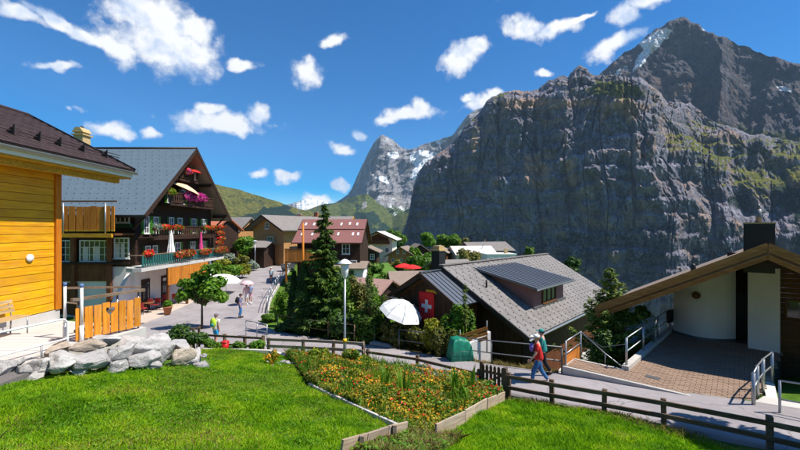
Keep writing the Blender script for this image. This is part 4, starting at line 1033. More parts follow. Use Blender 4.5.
# ---------------------------------------------------------------- boulders
def boulder_mesh(seed, mat):
    import bmesh
    bm = bmesh.new(); bmesh.ops.create_icosphere(bm, subdivisions=4, radius=1)
    V = np.array([v.co[:] for v in bm.verts])
    rg = np.random.default_rng(seed)
    for k in range(16):      # chisel with planes
        nn = rg.normal(size=3); nn /= np.linalg.norm(nn); dd = rg.uniform(0.42, 0.85)
        pr = V@nn; V = V - np.outer(np.maximum(pr-dd, 0)*1.0, nn)
    V *= (1+0.30*(fbm(V[:, 0]*1.6+seed, V[:, 1]*1.6, V[:, 2]*1.6, oct=4, seed=seed)-0.5)+0.16*(fbm(V[:, 0]*5, V[:, 1]*5, V[:, 2]*5, oct=4, seed=seed+5, ridged=True)-0.5))[:, None]
    for v, c in zip(bm.verts, V): v.co = c
    me = bpy.data.meshes.new('boulder'); bm.to_mesh(me); bm.free(); me.materials.append(mat)
    me.polygons.foreach_set('use_smooth', np.ones(len(me.polygons), bool)); me.update(); return me
BM = [boulder_mesh(s, M['boulder']) for s in range(6)] + [boulder_mesh(9, M['boulder_warm'])]
BL = [  # px, py of the centre, depth, half width, half height (px), mesh, label
 (6, 367, 8.3, 13, 15, 0, 'upright pale boulder at the left picture edge below the terrace'),
 (24, 370, 8.4, 11, 8, 3, 'small grey stone wedged beside the leftmost boulder'),
 (46, 366, 8.6, 20, 11, 1, 'broad flat-topped grey boulder under the tube railing end'),
 (66, 361, 8.7, 22, 12, 2, 'slab-like boulder between railing post and boulder pile'),
 (60, 349, 9.3, 14, 6, 6, 'tan rounded stone at the foot of the railing end'),
 (87, 347, 9.4, 17, 7, 6, 'warm tan slab lying under the orange board fence'),
 (95, 360, 9.0, 22, 13, 4, 'large angular pale boulder below the left end of the board fence'),
 (104, 342, 10.0, 17, 8, 5, 'pale slab leaning on the board fence foot'),
 (122, 352, 9.6, 20, 13, 0, 'big pale boulder below the heart boards'),
 (116, 368, 9.1, 15, 8, 1, 'low grey stone at the grass edge below the heart boards'),
 (143, 347, 10.2, 20, 12, 2, 'bright pale boulder right of the board fence end'),
 (140, 360, 9.7, 17, 9, 3, 'grey stone half sunk in grass mid pile'),
 (133, 340, 10.8, 14, 6, 4, 'thin pale slab level with the fence boards bottom'),
 (162, 352, 10.3, 18, 12, 5, 'rounded white boulder in the right half of the pile'),
 (163, 341, 11.0, 17, 7, 1, 'mossy flat stone on the top of the pile'),
 (178, 345, 11.0, 15, 9, 0, 'white boulder on the far right crest of the pile'),
 (182, 357, 10.6, 13, 11, 6, 'warm brown-flecked boulder near the right end of the pile'),
 (194, 360, 10.9, 13, 13, 2, 'tall white boulder second from the right end of the pile'),
 (203, 366, 10.8, 9, 9, 4, 'small white stone ending the pile at the lawn'),
 (152, 366, 9.8, 10, 6, 3, 'little pale stone at the lawn edge under the pile'),
 (80, 372, 8.7, 12, 5, 5, 'low flat stone at the lawn edge beside the tan slab'),
 (38, 376, 8.3, 10, 5, 2, 'low pale stone in the grass near the left boulders')]
for (px, py, d, hw, hh, k, lab) in BL:
    p = P(px, py, d); o = link('boulder', BM[k], None, p, (rnd.uniform(-.2, .2), rnd.uniform(-.2, .2), rnd.uniform(0, 6)))
    w = hw/F*d*1.02; o.scale = (w, w*rnd.uniform(0.8, 1.1), hh/F*d*1.0)
    tag(o, lab, 'boulder', 'boulders edging the terrace')
for i in range(26):
    px = 20+i*7.2+rnd.uniform(-5, 5); py = 372-0.045*px+rnd.uniform(-14, 5)+(0 if px > 120 else 3); d = 8.2+px*0.0135
    p = P(px, py, d); o = link('rubble_stone', BM[i % 6], None, p, (rnd.uniform(-1, 1), rnd.uniform(-1, 1), rnd.uniform(0, 6))); s = rnd.uniform(0.09, 0.2); o.scale = (s*1.3, s, s*0.75)
    tag(o, 'small pale rubble stone wedged between the terrace boulders', 'stone', 'rubble between the terrace boulders')
# ---------------------------------------------------------------- the big dark flower chalet
CX, CZ = -20.0, -6.35          # gable wall plane, ground
yN, yF = 28.3, 39.6            # near and far side walls
ch = thing('flower_chalet', 'large dark timber chalet with blue-grey roof, green shutters and flower balconies', 'house', (CX, yN, CZ))
Wc = yF-yN; mid = Wc/2; eh = 2.15-CZ; ah = 7.35-CZ
m = MB(); m.prism([(0, 3.6), (Wc, 3.6), (Wc, eh), (mid, ah-0.25), (0, eh)], -20, 0, 'X'); m.build('wall', M['dark_wood_y'], ch)
m = MB(); m.bb(-20, 0.04, -0.04, Wc+0.04, -0.8, 3.58); m.build('plinth', M['white_plaster'], ch)
# horizontal log courses on both visible faces
for i in range(int((eh-3.7)/0.24)):
    z = 3.72+i*0.24
    m = MB(); m.bb(0, 0.035, 0.0, Wc, z, z+0.215); m.build('log', M['dark_wood_y'], ch)
    m = MB(); m.bb(-20, 0, -0.035, 0, z, z+0.215); m.build('log', M['dark_wood'], ch)
for i in range(int((ah-eh)/0.24)-1):
    z = 3.72+int((eh-3.7)/0.24)*0.24+i*0.24; f = min(1, (ah-0.3-z-0.2)/(ah-0.25-eh)); hw = mid*f
    if hw > 0.2:
        m = MB(); m.bb(0, 0.035, mid-hw, mid+hw, z, z+0.215); m.build('log', M['dark_wood_y'], ch)
OV = 1.25; OG = 1.6
tp = (ah-eh)/mid; eN = (-OV, eh-OV*tp+0.1); RXc = -20.5
nrm = Vector((0, -tp, 1)).normalized()
for k in (-1, 1):
    ye = -OV if k < 0 else Wc+OV
    m = MB(); roof_slab(m, (RXc, mid, ah), (OG, mid, ah), (OG, ye, eh-OV*tp+0.1), (RXc, ye, eh-OV*tp+0.1), 0.2)
    ro = m.build('roof', M['grey_tile'] if k < 0 else M['brown_roof'], ch)
    f = MB(); f.beam((OG+0.03, mid, ah-0.12), (OG+0.03, ye, eh-OV*tp+0.1-0.12), 0.06, 0.30); f.build('verge_board', M['dark_wood_y'], ro)
    if k < 0: rN = ro
# shingles: staggered sheets on the visible slope
m = MB(); sdn = Vector((0, -mid-OV, eh-OV*tp+0.1-ah)); sL = sdn.length; sdn.normalize(); sn = Vector((0, sdn.z, -sdn.y)); sn = sn if sn.z > 0 else -sn
rows = 15; rh = sL/rows
for i in range(rows):
    x = -20.4+(i % 2)*0.3
    while x < OG-0.05:
        w = min(0.585, OG-0.02-x)
        c = Vector((x+w/2, mid, ah))+sdn*(i*rh+rh/2)+sn*(0.02+rnd.uniform(-.003, .004))
        Mx = Matrix((Vector((1, 0, 0)), sdn, sn)).transposed() @ Matrix.Rotation(R(-1.8), 3, 'X')
        m.box(c, (w, rh*1.06, 0.018), M=Mx); x += 0.6
sh = m.build('shingle', M['grey_tile'], rN); tag(sh, kind='stuff')
m = MB()
for i in range(rows-1):
    x = -20.1+(i % 2)*0.3
    while x < OG-0.2:
        c = Vector((x, mid, ah))+sdn*(i*rh+rh*0.9)+sn*0.05; m.box(c-sn*0.02, (0.04, 0.10, 0.04)); x += 0.6
sh = m.build('snow_hook', M['black_metal'], rN); tag(sh, kind='stuff')
m = MB(); m.tube([(RXc, mid, ah+0.04), (OG, mid, ah+0.04)], 0.13, 8); m.build('ridge_cap', M['black_metal'], rN)
gutter(rN, (RXc, -OV-0.08, eh-OV*tp), (OG, -OV-0.08, eh-OV*tp), 0.1, M['black_metal'])
# purlin ends and struts under the gable overhang
for y in (-0.35, mid*0.5, mid, mid*1.5, Wc+0.35):
    z = ah-abs(y-mid)*tp-0.55
    m = MB(); m.bb(0.04, OG-0.06, y-0.1, y+0.1, z, z+0.26); m.build('purlin', M['dark_wood'], ch)
for y in (-0.35, Wc+0.35):
    z = ah-abs(y-mid)*tp-0.5; m = MB(); m.beam((0.05, y, z-1.3), (1.3, y, z), 0.12, 0.12); m.build('strut', M['dark_wood'], ch)
def cy(px, x=0.0):      # local y on a plane at local x, from the picture column
    return -(CX+x)*F/(400-px)-yN
def cz(py, y): return (HY-py)/F*(y+yN)-CZ
# gable windows with green shutters: storey by storey
for (px, z, w, h, sh_) in [(145.5, 6.75, 0.62, 1.35, 'shutter'), (155, 6.75, 0.62, 1.35, 'shutter'), (170.5, 6.75, 0.7, 1.4, 'shutter_dark'), (179, 6.75, 0.7, 1.4, 'shutter_dark'), (193, 6.75, 0.75, 1.4, 'shutter'), (203, 6.75, 0.75, 1.4, 'shutter'),
                            (169, 9.35, 0.75, 1.35, 'shutter'), (181, 9.35, 0.75, 1.35, 'shutter'), (186, 11.4, 0.7, 0.9, 'shutter_dark'),
                            (147, 4.35, 0.6, 1.5, 'shutter_dark'), (154, 4.35, 0.6, 1.5, 'shutter_dark'), (177, 4.45, 0.8, 1.6, 'shutter'), (192, 4.45, 0.8, 1.6, 'shutter_dark'), (203, 4.45, 0.8, 1.6, 'shutter')]:
    window(ch, (0.04, cy(px), z), w, h, (1, 0, 0), nx=2, nz=3, shutters=M[sh_])
# side windows facing the lawn
def sx(px, y=0): return (px-400)/F*(yN+y)-CX
def swin(px, py, wpx, hpx, y=-0.04, **k):
    d = yN+y; window(ch, (sx(px, y), y, (HY-py)/F*d-CZ), wpx/F*d, hpx/F*d, (0, -1, 0), fw=0.09, **k)
swin(123, 213, 14, 20, nx=3, nz=3)
swin(122, 248, 15, 21, nx=3, nz=4, curtain=True)
swin(95, 251, 30, 22, nx=6, nz=3, curtain=True)
swin(66, 251, 11, 22, nx=2, nz=3)
m = MB(); m.bb(sx(114), sx(133), -0.30, -0.06, (HY-228)/F*yN-CZ, (HY-224)/F*yN-CZ); m.build('flower_shelf', M['shutter_dark'], ch)
m = MB(); m.bb(sx(52), sx(113), -0.14, -0.042, (HY-281)/F*yN-CZ, (HY-263.5)/F*yN-CZ); m.build('apron_boards', M['red_wood'], ch)
for i in range(9):
    x0 = sx(60)+0.02+i*0.152
    m = MB(); m.bb(x0, x0+0.145, -0.11, -0.045, 0.0, 2.35); m.build('cellar_door_board', M['red_wood'], ch)
for px in (60, 76, 112):
    m = MB(); m.bb(sx(px)-0.16, sx(px)+0.16, -0.34, -0.145, 0, (HY-236)/F*yN-CZ); m.build('post', M['red_wood'], ch)
m = MB(); m.bb(sx(52), sx(133), -0.42, -0.35, (HY-264)/F*yN-CZ, (HY-261.5)/F*yN-CZ); m.build('ledge', M['dark_wood'], ch)
# orange board balcony on the side
BD = 26.2-yN; bs = 26.2/F
z0, z1 = (HY-229.5)*bs-CZ, (HY-206.5)*bs-CZ
for i, px in enumerate([64.6, 72, 79.6, 86.8, 93.6, 100.4, 107, 113]):
    w = (6.3 if i < 7 else 3)*bs
    m = MB(); m.bb(-w/2, w/2, -0.03, 0.03, 0, z1-z0+rnd.uniform(-.03, .03)); bo = m.build('balcony_board', M['balcony_board'], ch, loc=((px-400)*bs-CX, BD, z0))
    m = MB(); m.bb(-w/2, w/2, -0.032, 0.032, -0.13, -0.002); m.build('board_tip', M['beam_yellow'], bo)
xa, xb = (60-400)*bs-CX, (114-400)*bs-CX
for z, h in ((z0+0.2, 0.10), (z1-0.3, 0.10)):
    m = MB(); m.bb(xa, xb, BD+0.032, BD+0.1, z, z+h); m.build('balcony_rail', M['brown_wood'], ch)
m = MB(); m.bb(xa, xb-0.1, BD-0.12, BD+0.05, (HY-237.5)*bs-CZ, (HY-233.5)*bs-CZ); m.build('balcony_beam', M['beam_yellow'], ch)
m = MB(); m.bb(xa, xb, BD+0.06, -0.05, (HY-235.5)*bs-CZ, (HY-233.4)*bs-CZ); m.build('balcony_floor', M['brown_wood'], ch)
for px in (64, 106):
    m = MB(); m.tube([((px-400)*bs-CX, BD-0.06, (HY-234.5)*bs-CZ), ((px-400)*bs-CX, BD-0.06, (HY-203)*bs-CZ)], 0.05, 8); m.build('balcony_post', M['steel'], ch)
m = MB(); m.bb(xa, xb+0.2, BD-0.05, BD+0.04, (HY-202)*bs-CZ, (HY-200.5)*bs-CZ); m.build('balcony_handrail', M['brown_wood'], ch)

co = None
m = MB(); m.bb(-0.42, 0.42, -0.42, 0.42, -0.6, 1.15); co = m.build('chimney', M['chimney_tan'], ch, loc=((82-400)/F*(yN+mid)-CX, mid, ah))
m = MB(); m.bb(-0.55, 0.55, -0.55, 0.55, 1.152, 1.26); m.bb(-0.36, 0.36, -0.36, 0.36, 1.262, 1.42); m.prism([(-0.52, 1.425), (0.52, 1.425), (0.2, 1.85), (-0.2, 1.85)], -0.5, 0.5); m.build('chimney_cap', M['chimney_tan'], co)
m = MB(); m.lathe([(0.16, 1.855), (0.13, 1.98), (0.03, 2.08)], 10); m.build('chimney_cowl', M['black_metal'], co)
# carved balconies along the gable
def balcony(x1, ya, yb, zf, h, matr, nbal, name='balcony'):
    b = MB(); b.bb(0.04, x1, ya, yb, zf-0.16, zf); bo = b.build(name, M['dark_wood_y'], ch)
    r = MB(); r.bb(x1-0.08, x1+0.04, ya, yb, zf+h-0.09, zf+h); r.build('handrail', matr, bo)
    r = MB(); r.bb(x1-0.06, x1+0.0, ya, yb, zf+0.08, zf+0.16); r.build('bottom_rail', matr, bo)
    st = (yb-ya)/nbal
    for i in range(nbal):
        r = MB(); y = ya+(i+0.5)*st; w = st*0.40
        r.prism([(y-w, zf+0.165), (y+w, zf+0.165), (y+w*0.55, zf+h*0.45), (y+w, zf+h*0.7), (y+w, zf+h-0.095), (y-w, zf+h-0.095), (y-w, zf+h*0.7), (y-w*0.55, zf+h*0.45)], x1-0.05, x1-0.01, 'X')
        r.build('baluster', matr, bo)
    return bo
balcony(1.3, 0.2, Wc-0.2, 5.75, 0.95, M['dark_wood_z'], 34)
balcony(1.3, 2.3, Wc-2.0, 8.55, 0.95, M['dark_wood_z'], 22)
balcony(0.9, mid-1.4, mid+1.6, 10.85, 0.8, M['dark_wood_z'], 9)
# terrace storey with the teal railing
TFx = 2.0; ya, yb = -2.2, cy(224, TFx)
m = MB()
pol = [(0.05, -0.9), (0.7, -1.9), (1.4, -2.25), (TFx, -2.2), (TFx, yb), (0.05, yb)]
m.prism(pol, 3.42, 3.66, 'Z'); tf = m.build('terrace_slab', M['concrete'], ch)
n = 44
edge = [(0.75, -1.85), (1.4, -2.18)] + [(TFx-0.05, -2.1+(yb+2.0)*i/n) for i in range(n+1)]
m = MB(); m.tube([(x, y, 4.56) for x, y in edge], 0.04, 6); m.build('handrail', M['rail_wood'], tf)
m = MB(); m.tube([(x, y, 3.78) for x, y in edge], 0.025, 6); m.build('bottom_rail', M['teal_metal'], tf)
for i in range(n):
    y = -2.1+(yb+2.0)*i/n
    m = MB(); m.bb(TFx-0.075, TFx-0.025, y+0.03, y+0.2, 3.8, 4.52); m.build('picket', M['teal_metal'], tf)
# ground storey: piers, doors, hanging orange panel
for y in (0.6, 3.0):
    m = MB(); m.bb(0.045, 0.11, y, y+0.95, 0.05, 2.5); do = m.build('door', M['dark_wood_z'], ch)
    m = MB(); m.bb(0.112, 0.125, y+0.15, y+0.8, 0.9, 2.3); m.build('pane', M['glass'], do)
for i in range(24):
    y0 = cy(168, TFx); y = y0+i*0.25
    m = MB(); m.bb(TFx-0.03, TFx+0.03, y, y+0.235, 2.05, 3.38); m.build('panel_board', M['balcony_board'], ch)
for y in (cy(169, TFx), cy(188, TFx), cy(209, TFx)):
    m = MB(); m.bb(TFx-0.22, TFx-0.05, y, y+0.17, 0, 3.4); m.build('post', M['red_wood'], ch)
m = MB(); m.prism([(-0.02, 0), (-1.8, 0), (-1.8, 0.9), (-0.02, 3.1)], -0.6, -0.3, 'X'); m.build('buttress_wall', M['white_plaster'], ch)
# flower boxes: boxes with plants
def flower_box(x, y, z, w, mats, h=0.35, axis='Y', n=220, spread=0.26):
    b = MB()
    (b.bb(-0.11, 0.11, -w/2, w/2, -0.2, 0) if axis == 'Y' else b.bb(-w/2, w/2, -0.11, 0.11, -0.2, 0))
    bo = b.build('flower_box', M['red_wood'], ch, loc=(x, y, z))
    e = (spread, w*0.58, h) if axis == 'Y' else (w*0.58, spread, h)
    for mt, k, s in mats:
        p, d = blob_points([(0.05, 0, 0.06, *e)], int(n*k), shell=0.4); link('flowers', leafmesh('flowers', p, s, mt, d), bo)
G, RD, PK, YE = M['leaf_bright'], M['fl_red'], M['fl_pink'], M['leaf_yellow']
for px, py in ((166, 228), (178, 228), (207, 229), (213, 231)):
    y = cy(px, 1.45); flower_box(1.45, y, 5.75+0.8, 1.3, [(RD, 0.7, 0.11), (G, 0.5, 0.12)], 0.2, spread=0.2)
flower_box(1.45, cy(171, 1.45), 9.4, 1.0, [(YE, 0.9, 0.12), (G, 0.4, 0.12)], 0.3)
for px in (190, 196, 201): flower_box(1.45, cy(px, 1.45), 9.3, 1.6, [(PK, 1.1, 0.14), (G, 0.15, 0.12)], 0.42)
flower_box(1.05, cy(188, 1.05), 11.55, 0.9, [(PK, 0.6, 0.12), (RD, 0.4, 0.1), (G, 0.3, 0.1)], 0.3)
flower_box(1.45, cy(157, 1.45), 6.5, 0.8, [(M['leaf_silver'], 0.7, 0.12)], 0.25)
flower_box(TFx-0.1, cy(149, 2.0), 4.62, 0.9, [(RD, 0.8, 0.13), (G, 0.2, 0.12)], 0.25)
for px in (182, 188, 205, 219, 222): flower_box(TFx+0.12, cy(px, 2.1), 4.35, 1.7, [(RD, 0.35, 0.12), (M['fl_rust'], 0.7, 0.13), (G, 0.4, 0.12)], 0.30, n=300, spread=0.22)
for k, (px, z) in enumerate(((220, 6.0), (221, 5.45), (219.5, 5.0), (221, 6.6))):
    flower_box(1.5, cy(px, 1.5), z, 1.2, [(RD, 0.7, 0.13), (M['fl_rust'], 0.5, 0.12), (G, 0.5, 0.12)], 0.22, spread=0.2)

# parasols and small things of the chalet
def parasol(name, label, loc, r, h, pole, mat, open_=True, tilt=0.0, tilt_az=0.0, drop=0.32, n=8, group=None):
    t = thing(name, label, 'parasol', loc, 0, group)
    m = MB(); m.tube([(0, 0, 0), (0, 0, pole)], 0.025, 8); po = m.build('pole', M['white_metal'], t)
    m = MB()
    if open_:
        prof = [(0.02, 0.0), (0.3, -0.08), (0.62, -0.22), (0.86, -0.40), (1.0, -0.56)]
        vs = []; fs = []
        for j, (rr, zz) in enumerate(prof):
            for k in range(n*3):
                a = 2*math.pi*k/(n*3); sag = 1-0.07*(1-math.cos(2*math.pi*k/3*1.0))/1.5*rr
                vs.append((rr*r*sag*math.cos(a), rr*r*sag*math.sin(a), zz*drop/0.56*r))
        q = n*3
        for j in range(len(prof)-1):
            for k in range(q): fs.append((j*q+k, j*q+(k+1) % q, (j+1)*q+(k+1) % q, (j+1)*q+k))
        fs.append(tuple(range(q)))
        m.add(vs, fs)
        o = m.build('canopy', mat, t, loc=(0, 0, pole+0.02)); s = o.modifiers.new('solid', 'SOLIDIFY'); s.thickness = 0.02
        o.rotation_euler = (Matrix.Rotation(tilt_az, 3, 'Z') @ Matrix.Rotation(tilt, 3, 'Y')).to_euler()
        rb = MB()
        for k in range(n):
            a = 2*math.pi*k/n; rb.tube([(0, 0, -0.03*r), (0.5*r*math.cos(a), 0.5*r*math.sin(a), -0.10*r-0.02), (0.95*r*math.cos(a), 0.95*r*math.sin(a), -0.29*r-0.02)], 0.012, 4)
        rb.build('ribs', M['steel'], o)
    else:
        prof = [(0.03, 0.02), (r*0.95, 0.06), (r*0.8, 0.3*h), (r*0.62, 0.45*h), (r*0.45, 0.8*h), (0.06, h), (0.02, h+0.06)]
        vs = []; fs = []; q = 18
        for j, (rr, zz) in enumerate(prof):
            for k in range(q):
                a = 2*math.pi*k/q; f = 1-0.22*(k % 2); vs.append((rr*f*math.cos(a), rr*f*math.sin(a), zz+pole-h))
        for j in range(len(prof)-1):
            for k in range(q): fs.append((j*q+k, j*q+(k+1) % q, (j+1)*q+(k+1) % q, (j+1)*q+k))
        m.add(vs, fs); m.build('canopy', mat, t)
    return t
wl_ = lambda x, y, z: (CX+x, yN+y, CZ+z)
parasol('parasol', 'open peach parasol tilted on the top flower balcony', wl_(1.1, cy(187, 1.1), 8.57), 1.25, 0, 1.75, M['peach_fabric'], True, R(24), R(25))
parasol('parasol', 'closed white parasol on the teal-railed terrace', wl_(1.4, cy(171, 1.4), 3.67), 0.32, 1.9, 2.6, M['white_fabric'], False)
parasol('parasol', 'closed pink parasol behind the terrace flower boxes', wl_(1.4, cy(201, 1.4), 3.67), 0.2, 1.7, 2.4, M['pink_fabric'], False)
parasol('parasol', 'low white parasol over the cafe by the terrace end', (P(224, 277, 36).x, 36.4, -6.35), 1.5, 0, 2.0, M['white_fabric'], True, R(12), R(-20))
parasol('parasol', 'small red and white parasol under the chalet gable peak', wl_(1.2, cy(195, 1.2), 10.85), 0.6, 0, 1.0, M['red_fabric'], True, R(10), 0)

# cafe paving, tables, chairs, pot
m = MB(); m.prism([(-20, 25.2), (-17.3, 25.4), (-17.4, 27.2), (-18.1, 33.5), (-19.0, 40.5), (-20, 40.5)], -6.9, -6.27, 'Z'); cp_ = m.build('cafe_pavement', M['cafe_paving']); tag(cp_, kind='structure')
def table(loc, lab):
    t = thing('cafe_table', lab, 'table', loc, 0, 'cafe tables'); m = MB(); m.lathe([(0.02, 0.70), (0.42, 0.70), (0.42, 0.735), (0.02, 0.735)], 16); m.build('tabletop', M['red_wood'], t)
    m = MB(); m.tube([(0, 0, 0), (0, 0, 0.7)], 0.03, 8); m.lathe([(0.25, 0), (0.24, 0.03), (0.03, 0.04)], 12); m.build('pedestal', M['black_metal'], t)
def chair(loc, rz, lab, mat):
    t = thing('cafe_chair', lab, 'chair', loc, rz, 'cafe chairs')
    m = MB(); m.bb(-0.22, 0.22, -0.22, 0.22, 0.43, 0.47); m.build('seat', mat, t); m = MB(); m.bb(-0.235, -0.195, -0.21, 0.21, 0.52, 0.9); m.build('backrest', mat, t)
    for x in (-0.215, 0.2):
        for y in (-0.2, 0.2):
            m = MB(); m.tube([(x, y, 0), (x, y, 0.43 if x > 0 else 0.88)], 0.014, 6); m.build('leg', M['black_metal'], t)
ts = [(P(148, 313, 28.6), 'nearest'), (P(157, 309, 30.2), 'second'), (P(180, 303, 32.6), 'third'), (P(192, 300, 35), 'farthest')]
for p, nm in ts:
    table((min(p.x, -18.5), p.y, -6.27), f'round brown cafe table, {nm} along the chalet front')
    for s in (-1, 1):
        chair((min(p.x, -18.5)+0.1, p.y+0.75*s, -6.27), R(-90*s), f'red cushioned chair on the {"far" if s > 0 else "near"} side of the {nm} cafe table', col('red_cushion', (0.42, 0.03, 0.03)))
pt = thing('flower_pot', 'terracotta pot with a small green plant on the cafe paving', 'planter', (-17.35, 28.0, -6.27))
m = MB(); m.lathe([(0.2, 0), (0.3, 0.5), (0.34, 0.5), (0.34, 0.58), (0.28, 0.58), (0.26, 0.5)], 16); m.build('pot', M['terracotta'], pt)
p, d = blob_points([(0, 0, 0.75, 0.3, 0.3, 0.28)], 160); link('plant', leafmesh('plant', p, 0.12, M['leaf_bright'], d), pt)
# ---------------------------------------------------------------- village houses beyond the street
def base(px, py, d, dz=0.0):
    p = P(px, py, d); return (p.x, p.y, p.z+dz)
WK = dict(nx=2, nz=2, fw=0.09)
# tan boarded chalet at the head of the street
t = gable_house('tan_chalet', 'tan boarded chalet with grey roof at the head of the street', base(268, 262, 62), R(58), 13, 7.6, 5.6, 27, M['tan_wood'], M['grey_roof'], 1.2, 1.3, 0.2, M['dark_wood'],
    wins=[('x-', 0.2, 6.0, 1.0, 1.1), ('x-', -0.6, 3.6, 1.5, 1.3), ('y-', 3.5, 3.6, 1.0, 1.2)], win_kw=WK)
m = MB(); m.bb(1.2, 4.8, -3.86, -3.78, -0.4, 2.6); m.build('garage_door', M['black_metal'], t)
# wider roof joined behind it
gable_house('grey_roof_house', 'long grey-roofed house with red brick chimneys behind the tan chalet', base(296, 246, 74, -3), R(-4), 10.5, 9, 6.6, 24, M['tan_wood'], M['grey_roof'], 1.0, 1.0, 0.2, M['beam_yellow'], chim=[(0.5, 0.6, 0.7, 0.9, M['red_tile']), (4.2, -0.5, 0.7, 1.2, M['red_tile'])])
# red-roofed house with the long orange balcony
rh = gable_house('red_roof_house', 'dark timber house with dull red roof and skylights behind the spruce', base(306, 262, 46, -0.7), R(-3), 7.2, 6.6, 3.6, 33, M['dark_wood'], M['red_roof'], 0.9, 0.35, 0.16, M['dark_wood'],
    wins=[('y-', 5.6, 2.5, 0.9, 1.2), ('y-', 6.4, 0.6, 0.9, 1.2), ('y-', 4.9, 0.6, 0.8, 1.1)], win_kw=WK)
rs = math.tan(R(33))
for (x, y) in [(0.3, -1.0), (1.3, -1.0), (4.6, -1.0), (5.6, -0.9), (6.5, -1.0), (0.4, -2.8), (1.6, -2.8), (4.6, -2.8), (6.3, -2.8), (6.9, -2.8)]:
    z = 3.6+3.3*rs-abs(y)*rs+0.24
    m = MB(); m.box((x, y, z), (0.2, 0.6, 0.06), M=Matrix.Rotation(R(33), 3, 'X')); m.build('roof_light', M['white_metal'], rh)
m = MB(); m.beam((-0.3, -2.0, 3.6+3.3*rs-2*rs+0.27), (7.5, -2.0, 3.6+3.3*rs-2*rs+0.27), 0.08, 0.08); m.build('snow_rail', M['dark_wood'], rh)
for i in range(13):
    m = MB(); m.bb(-0.9+i*0.34, -0.9+i*0.34+0.31, -4.75, -4.70, 1.15, 2.45); m.build('balcony_board', M['orange_slat'], rh)
m = MB(); m.bb(-0.95, 3.6, -4.69, -3.32, 1.0, 1.13); m.build('balcony_floor', M['brown_wood'], rh)
m = MB(); m.bb(-0.95, 3.6, -4.77, -4.66, 2.46, 2.56); m.build('balcony_handrail', M['brown_wood'], rh)
for x in (-0.8, 3.4):
    m = MB(); m.bb(x-0.08, x+0.08, -4.69, -4.53, -1.2, 1.0); m.build('balcony_post', M['orange_post'], rh)
# annex with white walls below it
gable_house('white_annex', 'low white-walled annex with striped curtains under the red-roofed house', base(334, 284, 43), R(-3), 3.6, 3.4, 2.0, 16, M['white_plaster'], M['brown_roof'], 0.5, 0.4, 0.12, wins=[('y-', 1.8, 1.1, 1.6, 1.3)], win_kw=dict(nx=4, nz=2, curtain=True, frame=M['shutter']))
# sheds and roofs at the far left end
gable_house('dark_shed', 'dark timber shed with pale metal roof left of the tan chalet', base(233, 257, 60, -0.4), R(-6), 6.2, 4.2, 2.1, 20, M['dark_wood'], M['grey_roof'], 0.5, 0.5, 0.12, wins=[('y-', 2.5, 1.2, 0.9, 0.8)], win_kw=WK)
gable_house('grey_slope_house', 'grey-roofed house with a skylight beyond the chalet gable', base(218, 250, 72, -1), R(-10), 6.5, 8.5, 4.4, 32, M['tan_wood'], M['grey_roof'], 0.8, 0.6, 0.18, wins=[('y-', 3.2, 2.4, 1.0, 1.0)], win_kw=WK)
gable_house('red_tile_house', 'small house with red tiled roof just beyond the chalet flower balconies', base(206, 252, 54, -1), R(-8), 3.2, 6, 4.3, 26, M['dark_wood'], M['red_tile'], 0.7, 0.5, 0.16, wins=[('y-', 1.5, 2.6, 0.9, 1.0)], win_kw=WK)
gable_house('orange_house', 'far orange-red house beside the grey slope roof', base(243, 243, 95, -1), R(-5), 7.5, 6, 4.6, 22, M['terracotta'], M['red_tile'], 0.5, 0.5, 0.16, wins=[('y-', 2, 3, 0.9, 1.1), ('y-', 5, 3, 0.9, 1.1)], win_kw=WK)
# the centre of the village
v = gable_house('white_roof_chalet', 'cream chalet with pale stone roof and carved brown gable', base(378, 257, 86), R(84), 9, 6.6, 4.2, 24, M['cream_plaster'], M['white_roof'], 1.2, 1.4, 0.2, M['dark_wood'],
    wins=[('x-', -2.1, 1.6, 0.9, 1.0), ('x-', 0, 1.6, 0.9, 1.0), ('x-', 2.1, 1.6, 0.9, 1.0), ('x-', -1.2, 4.2, 0.8, 1.0), ('x-', 1.2, 4.2, 0.8, 1.0)], win_kw=WK)
m = MB(); m.prism([(-2.4, 3.2), (2.4, 3.2), (2.4, 4.3), (0, 5.3), (-2.4, 4.3)], -0.12, -0.02, 'X'); m.build('gable_panel', M['red_wood'], v)
m = MB(); m.bb(-0.9, -0.13, -2.8, 2.8, 3.0, 3.15); m.bb(-0.9, -0.84, -2.8, 2.8, 3.15, 3.85); m.build('balcony', M['red_wood'], v)
gable_house('dark_inn', 'dark house with white-framed windows right under the red roof end', base(367, 262, 70), R(88), 6, 3.6, 1.9, 24, M['dark_wood'], M['brown_roof'], 0.7, 0.7, 0.15, wins=[('x-', -1.0, 1.0, 0.8, 1.0), ('x-', 0.4, 1.0, 0.8, 1.0)], win_kw=WK)
gable_house('tan_gable_chalet', 'small tan gabled chalet with brown roof on the green slope', base(401, 266, 80), R(76), 6, 5.6, 2.3, 30, M['tan_wood'], M['brown_roof'], 0.8, 0.8, 0.16, wins=[('x-', -1.7, 1.2, 0.7, 0.8), ('x-', 0, 1.2, 0.7, 0.8), ('x-', 1.7, 1.2, 0.7, 0.8), ('x-', -0.7, 3.0, 0.6, 0.7), ('x-', 0.7, 3.0, 0.6, 0.7)], win_kw=WK)
gable_house('dark_gable_house', 'dark gabled house with white parasol tables in front, village centre', base(420, 262, 104), R(98), 8, 6.4, 2.6, 34, M['dark_wood'], M['brown_roof'], 0.7, 0.6, 0.16, wins=[('x-', -1.2, 1.2, 0.8, 0.9), ('x-', 1.2, 1.2, 0.8, 0.9)], win_kw=WK)
